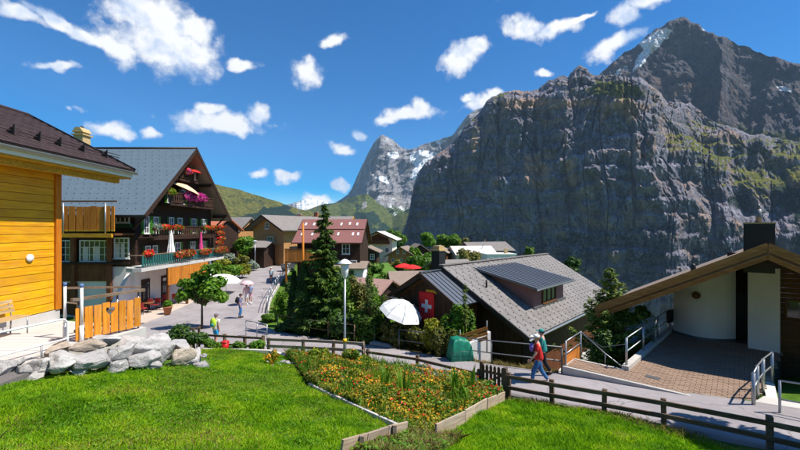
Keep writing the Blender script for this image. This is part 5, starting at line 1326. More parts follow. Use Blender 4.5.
gable_house('red_brown_hut', 'red-brown wooden hut with low roof right of the dark gabled house', base(436, 260, 108), R(75), 8, 6, 2.2, 28, M['red_wood'], M['brown_roof'], 0.7, 0.7, 0.16, wins=[('x-', 0, 1.2, 0.8, 0.8)], win_kw=WK)
gable_house('pale_roof_house', 'pale grey roofed house behind the black chimney', base(452, 262, 112), R(12), 12, 8, 2.6, 26, M['cream_plaster'], M['white_roof'], 0.8, 0.6, 0.16, wins=[('y-', 3, 1.2, 0.9, 0.9), ('y-', 6, 1.2, 0.9, 0.9)], win_kw=WK)
gable_house('ridge_house', 'grey-roofed house with red-brown gable end at the village edge', base(466, 260, 118), R(20), 12, 9, 3.2, 26, M['red_wood'], M['grey_roof'], 0.8, 0.8, 0.18, wins=[('y-', 3, 1.6, 0.9, 0.9), ('x+', 0, 2.2, 1.0, 1.0)], win_kw=WK)
gable_house('far_ridge_house', 'second grey-roofed house with brown gable beside the white flat building', base(484, 260, 124), R(24), 8, 9, 3.4, 28, M['red_wood'], M['grey_roof'], 0.8, 0.8, 0.18, wins=[('x+', 0, 2.2, 1.0, 1.0)], win_kw=WK)
fb_ = thing('flat_white_building', 'long white flat-roofed building behind the grey shingle roof', 'building', base(487, 263, 100), R(4))
m = MB(); m.bb(0, 8.0, 0, 7, -1.5, 2.2); m.build('wall', M['white_plaster'], fb_); m = MB(); m.bb(-0.15, 8.15, -0.15, 7.15, 2.203, 2.4); m.build('parapet', M['white_metal'], fb_)
m = MB(); m.bb(5.6, 6.4, 2, 2.8, 2.403, 3.7); m.build('chimney', M['chimney_tan'], fb_)
for x in (1.2, 3.2, 6.8): window(fb_, (x, -0.002, 1.0), 0.9, 0.8, (0, -1, 0), **WK)
gable_house('small_grey_house', 'low house with plain grey roof left of the black chimney', base(436, 275, 56), R(24), 5, 4.2, 1.1, 24, M['dark_wood'], M['grey_roof'], 0.6, 0.6, 0.14, wins=[('x-', 0, 0.7, 0.8, 0.6)], win_kw=WK)
gable_house('brown_roof_hut', 'dark hut with plain brown roof below the red parasols', base(392, 291, 38), R(8), 3.6, 4.6, 0.8, 24, M['dark_wood'], M['brown_roof'], 0.6, 0.4, 0.14, wins=[('y-', 1.8, 0.1, 0.8, 0.5)], win_kw=WK)
gable_house('sloping_roof_hut', 'dark hut with pinkish roof among the bushes left of the white parasol', base(357, 297, 31), R(-28), 3.0, 3.0, 0.8, 24, M['dark_wood'], M['pinkbrown_tile'], 0.5, 0.4, 0.12, wins=[('y-', 1.4, 0.1, 0.7, 0.5)], win_kw=WK)
parasol('parasol', 'flat red parasol above the brown hut roof, left one', base(404, 278, 52), 1.35, 0, 2.0, M['red_fabric'], True, 0, 0, 0.36, 4, 'red parasols')
parasol('parasol', 'flat red parasol right of the other red parasol', base(412, 280, 49), 1.25, 0, 2.0, M['red_fabric'], True, 0, 0, 0.36, 4, 'red parasols')
parasol('parasol', 'tiny white parasol in front of the dark gabled house', base(424, 262, 96), 1.5, 0, 1.9, M['white_fabric'], True)
# thin mast among the roofs
ms = thing('mast', 'thin leaning mast above the village edge roofs', 'mast', base(481, 262, 112)); m = MB(); m.tube([(0, 0, 0), (0.2, 0, 4.0), (1.1, 0, 6.4)], 0.07, 6); m.build('pole', M['steel'], ms); m = MB(); m.tube([(1.1, 0, 6.4), (1.4, 0, 6.6)], 0.14, 6); m.build('head', M['orange_post'], ms)
an = thing('radio_aerial', 'thin aerial rod on the grey-roofed house', 'aerial', base(299, 222, 73)); m = MB(); m.tube([(0, 0, -1), (0, 0, 4.2)], 0.05, 6); m.build('rod', M['steel'], an); m = MB(); m.tube([(-0.5, 0, 3.6), (0.5, 0, 3.6)], 0.03, 5); m.build('crossbar', M['steel'], an)
# parked handcart and wall at the end of the street
ct = thing('hand_cart', 'dark low cart parked where the street bends', 'cart', (*base(288, 264, 54)[:2], -5.85), R(20))
m = MB(); m.bb(-0.9, 0.9, -0.55, 0.55, 0.42, 0.5); m.build('bed', M['black_metal'], ct)
for (x0, x1, y0, y1) in ((-0.9, 0.9, -0.58, -0.55), (-0.9, 0.9, 0.55, 0.58), (-0.93, -0.9, -0.55, 0.55), (0.9, 0.93, -0.55, 0.55)):
    m = MB(); m.bb(x0, x1, y0, y1, 0.42, 0.95); m.build('side_panel', M['steel_dark'], ct)
for x in (-0.6, 0.6):
    for y in (-0.63, 0.63):
        m = MB(); m.lathe([(0.03, -0.05), (0.24, -0.05), (0.26, 0), (0.24, 0.05), (0.03, 0.05)], 14); m.build('wheel', M['black_metal'], ct, loc=(x, y, 0.26), rot=(R(90), 0, 0))
# retaining wall with light railing on the right side of the street
for k, (a, b) in enumerate(zip(SR[1:-1], SR[2:])):
    pass
wallpts = [Vector(p)+Vector((0.15, 0, 0)) for p in resample(SR[1:-1], 16)]
rw = thing('retaining_wall', 'pale low retaining wall on the right side of the street', 'wall', wallpts[0])
m = MB()
for a, b in zip(wallpts[:-1], wallpts[1:]):
    m.beam(a-wallpts[0]+Vector((0, 0, -1.3)), b-wallpts[0]+Vector((0, 0, -1.3)), 0.22, 3.0)
m.build('wall_body', M['concrete'], rw)
railing('street_railing', 'light blue-grey railing on top of the street retaining wall', [p+Vector((0, 0, 0.2)) for p in wallpts], 0.95, M['steel'], (1.0, 0.55, 0.15), 0.025, 0.03)
railing('short_railing', 'short bent steel railing at the street corner by the hedge', [PZ(246, 337, -6.25), PZ(257, 339, -6.25), PZ(267, 341.5, -6.22)], 0.95, M['steel'], (1.0, 0.55))
railing('short_railing', 'small steel barrier frame in the street behind the umbrella couple', [PZ(262, 299, -6.25), PZ(272, 299, -6.25)], 0.9, M['steel'], (1.0,))

# ---------------------------------------------------------------- trees and shrubs
def tree(name, label, loc, trunk_h, blobs, n, size, mat, tr=0.12, group=None, lean=(0, 0), cat='tree'):
    t = thing(name, label, cat, loc, 0, group)
    top = Vector((lean[0], lean[1], trunk_h)); m = MB()
    m.tube([(0, 0, -0.3), (lean[0]*0.3, lean[1]*0.3, trunk_h*0.5), top], [tr*1.2, tr, tr*0.75], 8)
    for b in blobs:
        e = Vector(b[:3]); m.tube([top*0.92, top.lerp(e, 0.5)+Vector((0, 0, -0.05)), e], [tr*0.6, tr*0.4, tr*0.15], 5)
    m.build('trunk', M['bark'], t)
    p, d = blob_points(blobs, n, shell=0.5); link('crown', leafmesh('crown', p, size, mat, d+np.array((0, 0, 0.4))), t)
    return t
def rblobs(cx, cy_, cz_, rx, ry, rz, k, s, seed):
    rg = random.Random(seed); out = []
    for i in range(k):
        a = rg.uniform(0, 6.28); u = rg.uniform(-1, 1); q = rg.uniform(0.35, 0.8)
        w = math.sqrt(1-u*u*0.8)
        out.append((cx+rx*q*w*math.cos(a), cy_+ry*q*w*math.sin(a), cz_+rz*q*u, s*rg.uniform(0.75, 1.2)*rx, s*rg.uniform(0.75, 1.2)*ry, s*rg.uniform(0.7, 1.1)*rz))
    return out
def conifer(name, label, loc, h, rb, mat, seed=1, density=1.0, droop=0.28, z0=0.06, group=None, irregular=0.25, nsz=0.16):
    t = thing(name, label, 'tree', loc, 0, group); rg = np.random.default_rng(seed)
    m = MB(); m.tube([(0, 0, -0.3), (0, 0, h*0.5), (0, 0, h)], [0.022*h, 0.012*h, 0.004], 8); tk = m.build('trunk', M['bark'], t)
    nw = int(h*7); pts = []; dirs = []; br = MB()
    for i in range(nw):
        f = z0+(1-z0)*(i+rg.uniform(0, 0.8))/nw; z = f*h
        if z > h*0.99: continue
        L0 = rb*((1-f)**0.85)*(1+irregular*math.sin(i*1.7+seed)*0.5)+0.06
        nb_ = int((5+4*(1-f)))
        for b in range(nb_):
            a = rg.uniform(0, 6.28); L = L0*rg.uniform(0.6, 1.12)
            dx, dy = math.cos(a), math.sin(a); k = max(6, int(L*26*density))
            u = rg.uniform(0.06, 1, k)**0.8
            zz = z-droop*L*u+0.16*L*u*u*1.6
            w = rg.normal(size=k)*0.15*L*(1-u*0.55)+rg.normal(size=k)*0.02
            pts.append(np.stack([dx*L*u-dy*w, dy*L*u+dx*w, zz-np.abs(w)*0.35+rg.normal(size=k)*0.03], 1))
            dirs.append(np.stack([dx+rg.normal(size=k)*0.55, dy+rg.normal(size=k)*0.55, -0.25+rg.normal(size=k)*0.3], 1))
            if b % 2 == 0: br.tube([(0, 0, z), (dx*L*0.5, dy*L*0.5, z-droop*L*0.4), (dx*L*0.95, dy*L*0.95, z-droop*L*0.8)], [0.012+0.008*L, 0.01, 0.004], 4, False)
    tag(br.build('branches', M['bark'], t), kind='stuff')
    p, d = np.concatenate(pts), np.concatenate(dirs); n = len(p)
    d /= np.linalg.norm(d, axis=1, keepdims=True); s = nsz*rg.uniform(0.7, 1.4, (n, 1))
    side = np.cross(d, rg.normal(size=(n, 3))+np.array((0, 0, 2.0))); side /= np.linalg.norm(side, axis=1, keepdims=True)+1e-9
    V = np.stack([p-d*s*0.5, p+side*s*0.20, p+d*s*0.75-np.array((0, 0, 0.02)), p-side*s*0.20], 1).reshape(-1, 3)
    link('crown', fast_mesh('crown', V, np.arange(4*n).reshape(n, 4), [mat]), t)
    return t
# tall spruce and the dark columns beside it
sp = P(323, 330, 22); conifer('spruce_tree', 'tall narrow spruce in front of the red-roofed house', (sp.x, 22.3, -7.0), P(323, 201, 22).z+7.0, 1.8, M['needle'], 3, 3.4, 0.42, 0.03, irregular=0.45, nsz=0.19)
def column(name, label, loc, h, r, mat, n, seed):
    t = thing(name, label, 'tree', loc); rg = np.random.default_rng(seed)
    z = rg.uniform(0, 1, n)**0.9; rr = r*np.where(z < 0.25, 0.75+z, (1-((z-0.25)/0.75)**1.8)*1.0)+0.03
    a = rg.uniform(0, 6.28, n); q = rg.uniform(0.6, 1, n)**0.5*(1+0.28*(vnoise(np.cos(a)*2.2+seed, np.sin(a)*2.2, z*h*1.6, seed)-0.5))
    p = np.stack([np.cos(a)*rr*q, np.sin(a)*rr*q, z*h], 1); d = np.stack([np.cos(a), np.sin(a), 0*a+0.8], 1)
    link('foliage', leafmesh('foliage', p, 0.11, mat, d, 2.4), t)
    m = MB(); m.tube([(0, 0, -0.3), (0, 0, h*0.92)], [0.09, 0.02], 7); m.build('trunk', M['bark'], t)
for px, top, d, r, lab in [(294, 272, 22.8, 0.36, 'slim dark columnar cypress at the left end of the hedge'), (304, 262, 22.2, 0.6, 'dark columnar cypress touching the tall spruce')]:
    p = P(px, 332, d); column('cypress_tree', lab, (p.x, d, -6.7), P(px, top, d).z+6.7, r, M['leaf_dark'], 5200, int(px))
# hedge shrubs between path and garden
SH = [(283, 309, 24.5, 10, 16, 'leaf_bright', 'bright green bush at the street corner left of the cypresses'),
      (286, 331, 22.6, 12, 11, 'leaf_dark', 'dark low bush behind the path railing, leftmost of the hedge'),
      (318, 318, 20.8, 17, 24, 'leaf_dark', 'dark bush at the foot of the tall spruce'),
      (338, 308, 20.6, 17, 30, 'leaf_mid', 'green bush behind the lamp post'),
      (345, 328, 19.6, 17, 17, 'leaf_dark', 'dark bush low behind the lamp post base'),
      (357, 300, 20.8, 13, 22, 'leaf_olive', 'olive autumn-tinted bush right of the lamp post'),
      (366, 322, 18.9, 17, 20, 'leaf_mid', 'mid green bush by the wooden steps'),
      (380, 318, 19.3, 11, 22, 'leaf_mid', 'green bush left of the white parasol foot'),
      (392, 333, 17.9, 12, 12, 'leaf_olive', 'yellowish bush above the garden steps'),
      (402, 331, 17.6, 12, 9, 'leaf_olive', 'olive bush in front of the white parasol'),
      (418, 335, 17.2, 14, 11, 'leaf_olive', 'dry-looking bush under the parasol edge'),
      (434, 327, 17.4, 11, 9, 'leaf_yellow', 'yellow-green bush under the flag'),
      (453, 318, 17.6, 14, 11, 'leaf_bright', 'bright bush in front of the dark house gable'),
      (445, 330, 16.9, 12, 9, 'leaf_olive', 'low bush left of the green tarpaulin'),
      (470, 316, 18.2, 10, 9, 'leaf_mid', 'green bush between the yellow pillar shrub and the house wall'),
      (271, 322, 26.0, 8, 8, 'leaf_mid', 'low green bush inside the bend of the street wall'), (289, 298, 30, 6, 14, 'leaf_dark', 'dark bush right of the street wall'), (279, 300, 29, 5, 9, 'leaf_bright', 'small bright bush against the street wall'),
      (372, 285, 26, 9, 14, 'leaf_bright', 'small bright bush above the pinkish hut'),
      (352, 285, 27, 12, 14, 'leaf_mid', 'green bush under the white annex')]
for i, (px, py, d, hw, hh, mt, lab) in enumerate(SH):
    if d < 22 and px < 430: d += 1.3
    p = P(px, py, d); w, h = hw/F*d, hh/F*d; z0 = Hz(p.x, p.y); c = p.z-z0
    lowz = 0.1
    n = int(2100*(w*(c+h)/2)**0.8)+900
    shrub('hedge_bush', lab, (p.x, p.y, z0), rblobs(0, 0, (lowz+c+h)/2, w*0.95, w*0.8, (c+h-lowz)/2, 11, 0.52, i+20), n, 0.105, M[mt], 'bush', 'bushes on the slope below the path')
for px, py0, py1, d, r, mt, lab in [(465, 285, 325, 17.2, 0.14, 'leaf_yellow', 'thin yellow-green pillar shrub before the flag house'), (370, 275, 330, 20.0, 0.5, 'needle', 'slim young conifer between lamp post and white parasol')]:
    p = P(px, py1, d); h = (py1-py0)/F*d; conifer('young_conifer', lab, (p.x, d, p.z-0.2), h+0.2, r*1.5, M['needle_light'] if px > 400 else M['needle'], int(px), 1.3, -0.5, 0.05, nsz=0.10)
# conifer by the right house
p = P(614, 360, 16.5); conifer('pine_tree', 'bushy light-tipped pine between the shingle roof and the right house', (p.x, 16.8, -7.2), P(614, 268, 16.5).z+7.2, 2.05, M['needle_light'], 11, 1.9, -0.15, 0.1, irregular=0.4, nsz=0.17)
for (px, py, d, hw, hh, mt, lab) in [(626, 322, 19, 16, 13, 'leaf_bright', 'bright bush behind the right house railing'), (640, 318, 20, 12, 10, 'leaf_mid', 'green bush under the right roof overhang'), (604, 345, 15.6, 9, 14, 'leaf_dark', 'dark bush under the pine')]:
    p = P(px, py, d); w, h = hw/F*d, hh/F*d; z0 = Hz(p.x, p.y)
    shrub('garden_bush', lab, (p.x, p.y, z0), rblobs(0, 0, p.z-z0, w, w, h, 9, 0.55, int(px)), 2600, 0.11, M[mt], 'bush', stem=True)
# street tree
p = P(202, 290, 23.8); tb_ = rblobs(0, 0, 2.65, 1.5, 1.3, 1.2, 15, 0.34, 8)+[(1.1, 0.2, 2.0, 0.5, 0.5, 0.35), (-1.2, 0, 2.2, 0.45, 0.5, 0.4), (0.3, 0, 3.75, 0.4, 0.4, 0.35)]
tree('street_tree', 'small leafy street tree in front of the chalet cafe', (p.x, 23.8, -6.3), 1.7, tb_, 3000, 0.16, M['leaf_bright'], 0.07)
# shrubs and flowers on the bank left of the street
BK = [(214, 268, 46, 'leaf_bright'), (224, 264, 48, 'leaf_yellow'), (232, 268, 45, 'leaf_bright'), (241, 262, 52, 'leaf_olive'), (247, 258, 58, 'leaf_bright'), (226, 255, 56, 'leaf_mid'), (236, 256, 57, 'leaf_yellow'), (256, 257, 62, 'leaf_yellow'), (219, 250, 54, 'leaf_mid'), (252, 265, 54, 'leaf_silver'), (240, 270, 47, 'leaf_yellow'), (229, 259, 52, 'leaf_silver')]
nmz = ['leftmost', 'second', 'third', 'fourth', 'fifth', 'sixth', 'seventh', 'eighth', 'ninth', 'tenth', 'eleventh', 'twelfth']
cn = {'leaf_bright': 'bright green', 'leaf_yellow': 'yellow-flowered', 'leaf_olive': 'olive', 'leaf_mid': 'green', 'leaf_silver': 'whitish'}
order = sorted(range(len(BK)), key=lambda i: BK[i][0])
for r_, i in enumerate(order):
    px, py, d, mt = BK[i]; p = P(px, py, d); z0 = Hz(p.x, p.y)
    shrub('garden_shrub', f'{cn[mt]} shrub, {nmz[r_]} from the left on the garden bank by the street', (p.x, p.y, min(z0, p.z-0.3)), rblobs(0, 0, max(0.6, p.z-min(z0, p.z-0.3)), 1.1, 1.1, 0.75, 7, 0.55, i+60), 900, 0.17, M[mt], 'shrub', 'shrubs on the bank by the street')
tree('round_tree', 'round bright tree in front of the dark shed', base(243, 262, 55), 1.2, rblobs(0, 0, 2.3, 1.5, 1.5, 1.4, 9, 0.5, 77), 1600, 0.22, M['leaf_bright'], 0.1)
# stone edging of the bank
rk = boulder_mesh(31, M['boulder_warm'])
for i, px in enumerate((224, 231, 238, 245, 251, 257)):
    pz = PZ(px, 281-i*3.4, -6.0); o = link('edging_stone', rk, None, (pz.x-0.3, pz.y, pz.z+0.05), (0, 0, i)); o.scale = (0.75, 0.5, 0.45)
    tag(o, f'tan edging stone, {nmz[i] if i else "nearest"} along the garden bank', 'stone', 'edging stones by the street')
# trees at the brink of the shelf
for i, (px, py, d, rx, rz, mt, lab) in enumerate([(391, 243, 120, 4.2, 3.6, 'leaf_dark', 'dark tree behind the pale-roofed chalet'), (397, 240, 128, 4.0, 3.4, 'leaf_mid', 'green tree right of the pale-roofed chalet'), (429, 239, 135, 3.2, 3.0, 'leaf_bright', 'round bright tree on the brink, left one'), (449, 241, 138, 4.6, 3.0, 'leaf_mid', 'wide tree on the brink behind the pale roof'), (461, 244, 138, 3.2, 2.4, 'leaf_olive', 'olive tree right of the wide brink tree'), (470, 256, 92, 2.6, 2.2, 'leaf_olive', 'brownish bushy tree before the ridge houses'), (415, 257, 80, 1.2, 2.6, 'leaf_bright', 'slim bright tree in the village centre'), (419, 263, 74, 2.2, 2.0, 'leaf_mid', 'green tree beside the red parasols'), (430, 262, 82, 2.4, 2.4, 'leaf_mid', 'green tree left of the black chimney'), (531, 252, 112, 1.6, 2.0, 'leaf_mid', 'small tree peeping over the shingle roof ridge'), (572, 266, 60, 1.2, 1.5, 'leaf_dark', 'dark tree top behind the shingle roof'), (401, 267, 70, 1.5, 1.4, 'leaf_olive', 'low bush below the tan gabled chalet'), (372, 271, 55, 1.6, 1.2, 'leaf_mid', 'green bush beside the lawn slope'), (383, 281, 48, 1.3, 1.2, 'leaf_mid', 'bush at the lower end of the lawn slope')]):
    p = P(px, py, d); th = max(1.0, rz*0.9); zb_ = p.z-rz-th*0.7
    tree('village_tree', lab, (p.x, p.y, zb_), th, rblobs(0, 0, rz+th*0.7, rx, rx, rz, 10, 0.5, i+200), int(900+220*rx*rz), 0.16+0.0024*d, M[mt], 0.14, 'trees in the village')
# sunny lawn patch in the village
tag(link('village_lawn', fast_mesh('village_lawn', np.array([P(372, 283, 44), P(396, 281, 50), P(402, 276, 58), P(388, 262.5, 76), P(376, 264, 70)])-np.array((0, 0, 0.0)), np.array([[0, 1, 2, 3, 4]]), [col('lawn_green', (0.08, 0.17, 0.012), 0.9, bscale=8)])), kind='structure')

# ---------------------------------------------------------------- lamps
def lamp(label, loc, h, r, mat_pole):
    t = thing('street_lamp', label, 'street lamp', loc)
    m = MB(); m.tube([(0, 0, -0.2), (0, 0, h*0.2), (0, 0, h*0.22), (0, 0, h*0.82)], [0.075, 0.07, 0.05, 0.04], 10); m.build('pole', mat_pole, t)
    m = MB(); m.lathe([(0.05, h*0.815), (0.07, h*0.83), (0.16*r/0.33, h*0.87), (0.20*r/0.33, h*0.955)], 16); m.build('lamp_glass', M['white_metal'], t)
    m = MB(); m.lathe([(0.02, h), (0.12*r/0.33, h*0.993), (r, h*0.962), (r, h*0.957), (0.03, h*0.956)], 20); m.build('lamp_shade', M['white_metal'], t)
    return t
L0_ = P(346, 366, 15.6)
lt = lamp('tall grey street lamp with white hat beside the flower bed', (L0_.x-0.05, 15.6, L0_.z), P(346, 259, 15.6).z-L0_.z, 0.30, M['steel'])
m = MB(); m.tube([(0, 0, 0.98), (0, 0, 1.14)], 0.076, 10); m.build('yellow_band', col('yellow_band', (0.75, 0.48, 0.02)), lt)
lamp('small street lamp by the garden bank near the tan chalet', base(255, 259, 52), 2.6, 0.32, M['steel'])
p = P(297, 300, 32); ut = thing('utility_pole', 'plain wooden pole standing left of the red roof', 'pole', (p.x, 34, -7.2)); m = MB(); m.tube([(0, 0, 0), (0, 0, P(297, 223, 34).z+7.2)], [0.12, 0.09], 8); m.build('shaft', M['orange_post'], ut)

# unseen tree added right of the frame, leaning so its shadow meets the lawn
t_ = tree('shadow_tree', 'unseen leafy tree added beyond the right picture edge to shade the lawn corner', (11.4, 5.1, -4.8), 3.6, rblobs(-0.45, 2.5, 5.0, 1.2, 1.5, 1.2, 14, 0.5, 900), 5200, 0.17, M['leaf_mid'], 0.14, None, (-0.3, 1.3))
# ---------------------------------------------------------------- shingle-roofed house below the path
UA = math.atan2(0.72, 0.69)
mh = thing('shingle_house', 'dark house with big grey shingle roof and dormer below the path', 'house', (2.27, 20.8, -9.0), UA)
HRID, HW, PT = 7.0, 5.1, R(30.3)      # ridge height over base, half width, pitch
ML = 14.4
ed = HW*math.tan(PT); tpm = math.tan(PT)
m = MB(); m.prism([(-4.3, -1.5), (4.3, -1.5), (4.3, HRID-4.3*tpm-0.25), (0, HRID-0.25), (-4.3, HRID-4.3*tpm-0.25)], 0.9, ML-0.9, 'X'); m.build('wall', M['dark_wood_z'], mh)
# vertical boards on the gable and the near long side
for i in range(28):
    y = -4.25+i*0.304; m = MB(); top = HRID-max(abs(y), abs(y+0.28))*tpm-0.3
    m.bb(0.86, 0.898, y, y+0.285, 0, top); m.build('wall_board', M['dark_wood_z'], mh)
for i in range(42):
    x = 0.95+i*0.30; m = MB(); m.bb(x, x+0.282, -4.34, -4.302, 0, HRID-4.34*tpm-0.3); m.build('wall_board', M['red_wood'] if i > 4 else M['dark_wood_z'], mh)
m = MB(); m.bb(0.8, ML-0.8, -4.4, 4.4, -1.6, 0.9); m.build('plinth', M['white_plaster'], mh)
ros = []
for k in (-1, 1):
    m = MB(); roof_slab(m, (0, 0, HRID), (ML, 0, HRID), (ML, k*HW, HRID-ed), (0, k*HW, HRID-ed), 0.16); ro = m.build('roof', M['stone_tile'], mh); ros.append(ro)
    for xx in (-0.03, ML+0.03):
        f = MB(); f.beam((xx, 0, HRID-0.10), (xx, k*HW, HRID-ed-0.10), 0.05, 0.22); f.build('verge_board', M['black_metal'], ro)
ro = ros[0]
sdn = Vector((0, -math.cos(PT), -math.sin(PT))); sn = Vector((0, -math.sin(PT), math.cos(PT))); SLN = HW/math.cos(PT)
NX, NR = 24, 10; tw, trh = ML/NX, SLN/NR
tl = MB(); tl.box((0, 0, 0), (tw-0.03, trh*1.05, 0.022)); tme = tl.mesh('shingle', M['stone_tile'])
rotm = (Matrix((Vector((1, 0, 0)), -sdn, sn)).transposed() @ Matrix.Rotation(R(1.6), 3, 'X'))
DA0, DA1, DS0, DS1 = 2.9, 7.6, 0.46, 3.9      # dormer: along the ridge, down the slope (horizontal)
hooks = MB()
for i in range(NR):
    for j in range(NX):
        s = (i+0.5)*trh; x = (j+0.5)*tw; hs = s*math.cos(PT)
        c = Vector((x, 0, HRID))+sdn*s+sn*0.022
        for q in (0.25, 0.75):
            hooks.box(c+Vector(((q-0.5)*tw, 0, 0))+sdn*trh*0.38*(1 if q < .5 else -0.3)+sn*0.03, (0.028, 0.055, 0.03))
        if DA0+0.1 < x < DA1-0.1 and DS0+0.4 < hs < DS1-0.35: continue
        o = link('shingle', tme, ro, c+sn*rnd.uniform(-.003, .003)); o.rotation_euler = (rotm @ Matrix.Rotation(R(rnd.uniform(-.4, .4)), 3, 'Z')).to_euler()
tag(hooks.build('snow_hook', M['black_metal'], ro), kind='stuff')
m = MB(); m.beam((0, 0, HRID+0.05), (ML, 0, HRID+0.05), 0.34, 0.05); m.build('ridge_cap', M['grey_roof'], ro)
gutter(ro, (0, -HW-0.07, HRID-ed-0.06), (ML, -HW-0.07, HRID-ed-0.06), 0.085, M['steel'])
gutter(ros[1], (0, HW+0.07, HRID-ed-0.06), (ML, HW+0.07, HRID-ed-0.06), 0.085, M['steel'])
m = MB(); m.tube([(1.45, -2.0, HRID-2.0*tpm), (1.45, -2.0, HRID-2.0*tpm+0.45)], 0.05, 8); m.build('vent_pipe', M['black_metal'], ro)
# dormer
dm = MB(); zt0 = HRID-DS0*tpm+0.02; zt1 = zt0-0.74; zr1 = HRID-DS1*tpm
dm.add([(DA0+.2, -DS0, zt0-0.2), (DA0+.2, -DS1, zt1-0.12), (DA0+.2, -DS1, zr1-0.1), (DA1-.2, -DS0, zt0-0.2), (DA1-.2, -DS1, zt1-0.12), (DA1-.2, -DS1, zr1-0.1)], [(0,1,2),(5,4,3),(0,3,4,1),(1,4,5,2),(2,5,3,0)])
do = dm.build('dormer', M['pink_plaster'], mh)
a0, a1 = Vector((0, -DS0, zt0)), Vector((0, -DS1-0.42, zt1-0.09)); npn = 13; pw = (DA1-DA0+0.7)/npn
nn = Vector((0, -(a0.z-a1.z), -(a1.y-a0.y))).normalized()
for i in range(npn):
    x0 = DA0-0.35+i*pw; m = MB(); roof_slab(m, (x0+0.008, a0.y, a0.z), (x0+pw-0.008, a0.y, a0.z), (x0+pw-0.008, a1.y, a1.z), (x0+0.008, a1.y, a1.z), 0.09); rp = m.build('metal_panel', M['seam_metal'], do)
    m = MB(); m.beam((x0, a0.y, a0.z+0.012), (x0, a1.y, a1.z+0.012), 0.03, 0.045); m.build('seam', M['seam_metal'], do)
m = MB(); m.beam((DA0-0.36, a1.y-0.02, a1.z-0.07), (DA1+0.36, a1.y-0.02, a1.z-0.07), 0.04, 0.16); m.build('eaves_board', M['steel_dark'], do)
gutter(do, (DA0-0.36, a1.y-0.1, a1.z-0.04), (DA1+0.36, a1.y-0.1, a1.z-0.04), 0.07, M['steel'])
window(do, ((DA0+DA1)/2-0.1, -DS1-0.004, (zt1+zr1)/2+0.0), 1.9, zt1-zr1-0.30, (0, -1, 0), frame=M['brown_wood'], nx=3, nz=1, t=0.07)
m = MB(); m.bb(DA0+0.1, DA1-0.1, -DS1-0.12, -DS1-0.006, zr1+0.0, zr1+0.1); m.build('sill_board', M['steel_dark'], do)
# black chimney beyond the ridge
m = MB(); m.bb(-0.3, 0.3, -0.3, 0.3, -1.0, 1.05); co = m.build('chimney', M['black_metal'], mh, loc=(1.7, 1.5, HRID-1.5*tpm+0.55)); m = MB(); m.bb(-0.36, 0.36, -0.36, 0.36, 1.053, 1.13); m.bb(-0.25, 0.25, -0.25, 0.25, 1.132, 1.35); m.build('chimney_cap', M['chimney_tan'], co)

# ---------------------------------------------------------------- annex with the flag
fh = thing('flag_house', 'dark timber annex with slate-blue metal roof hung with a flag', 'house', (1.04, 19.5, -9.0), UA)
FR, FW, FL = 6.76, 2.35, 2.4; tpf = math.tan(R(31))
m = MB(); m.prism([(-1.95, -1.5), (1.95, -1.5), (1.95, FR-1.95*tpf-0.2), (0, FR-0.2), (-1.95, FR-1.95*tpf-0.2)], 0.5, FL, 'X'); m.build('wall', M['brown_wood'], fh)
for i in range(13):
    y = -1.93+i*0.298; m = MB(); m.bb(0.462, 0.498, y, y+0.28, 0, FR-max(abs(y), abs(y+0.28))*tpf-0.25); m.build('wall_board', M['dark_wood_z'], fh)
for k in (-1, 1):
    npn = 7; pw = FL/npn
    for i in range(npn):
        x0 = i*pw; m = MB(); roof_slab(m, (x0+0.006, 0.0, FR), (x0+pw-0.006, 0, FR), (x0+pw-0.006, k*FW, FR-FW*tpf), (x0+0.006, k*FW, FR-FW*tpf), 0.1); m.build('metal_panel', M['seam_metal'], fh)
        m = MB(); m.beam((x0+0.015, 0, FR+0.015), (x0+0.015, k*FW, FR-FW*tpf+0.015), 0.03, 0.05); m.build('seam', M['seam_metal'], fh)
    m = MB(); m.beam((-0.03, 0, FR-0.08), (-0.03, k*FW, FR-FW*tpf-0.08), 0.05, 0.2); m.build('verge_board', M['dark_wood'], fh)
m = MB(); m.beam((0, 0, FR+0.05), (FL, 0, FR+0.05), 0.2, 0.04); m.build('ridge_cap', M['seam_metal'], fh)
m = MB(); m.bb(0.42, 0.458, -0.75, -0.05, FR-1.05, FR-0.88); m.build('name_board', M['beam_yellow'], fh)
flg = thing('flag', 'red flag with white cross hanging on the dark annex gable', 'flag', (1.04, 19.5, -9.0), UA)
# gently rippled cloth with the cross as inlaid panels
def cloth(y0, y1, z0, z1, x, nm, mat):
    ny, nz = 10, 12; V = []; fs = []
    for j in range(nz+1):
        for i in range(ny+1):
            y = y0+(y1-y0)*i/ny; z = z0+(z1-z0)*j/nz; V.append((x-0.012*math.sin(y*9+z*2.0)-0.008*math.sin(z*7), y, z))
    for j in range(nz):
        for i in range(ny): a = j*(ny+1)+i; fs.append((a, a+1, a+ny+2, a+ny+1))
    m = MB(); m.add(V, fs, True); o = m.build(nm, mat, flg); s = o.modifiers.new('solid', 'SOLIDIFY'); s.thickness = 0.004; return o
fy0, fy1, fz1, fz0 = -0.62, 0.42, FR-1.02, FR-2.55
cloth(fy0, fy1, fz0, fz1, 0.41, 'flag_cloth', M['red_fabric'])
cyy, czz, a_, b_ = (fy0+fy1)/2, (fz0+fz1)/2+0.02, 0.10, 0.34
cloth(cyy-a_, cyy+a_, czz-b_, czz+b_, 0.398, 'flag_cross', M['white_fabric']); cloth(cyy-b_, cyy-a_, czz-a_, czz+a_, 0.398, 'flag_cross', M['white_fabric']); cloth(cyy+a_, cyy+b_, czz-a_, czz+a_, 0.398, 'flag_cross', M['white_fabric'])
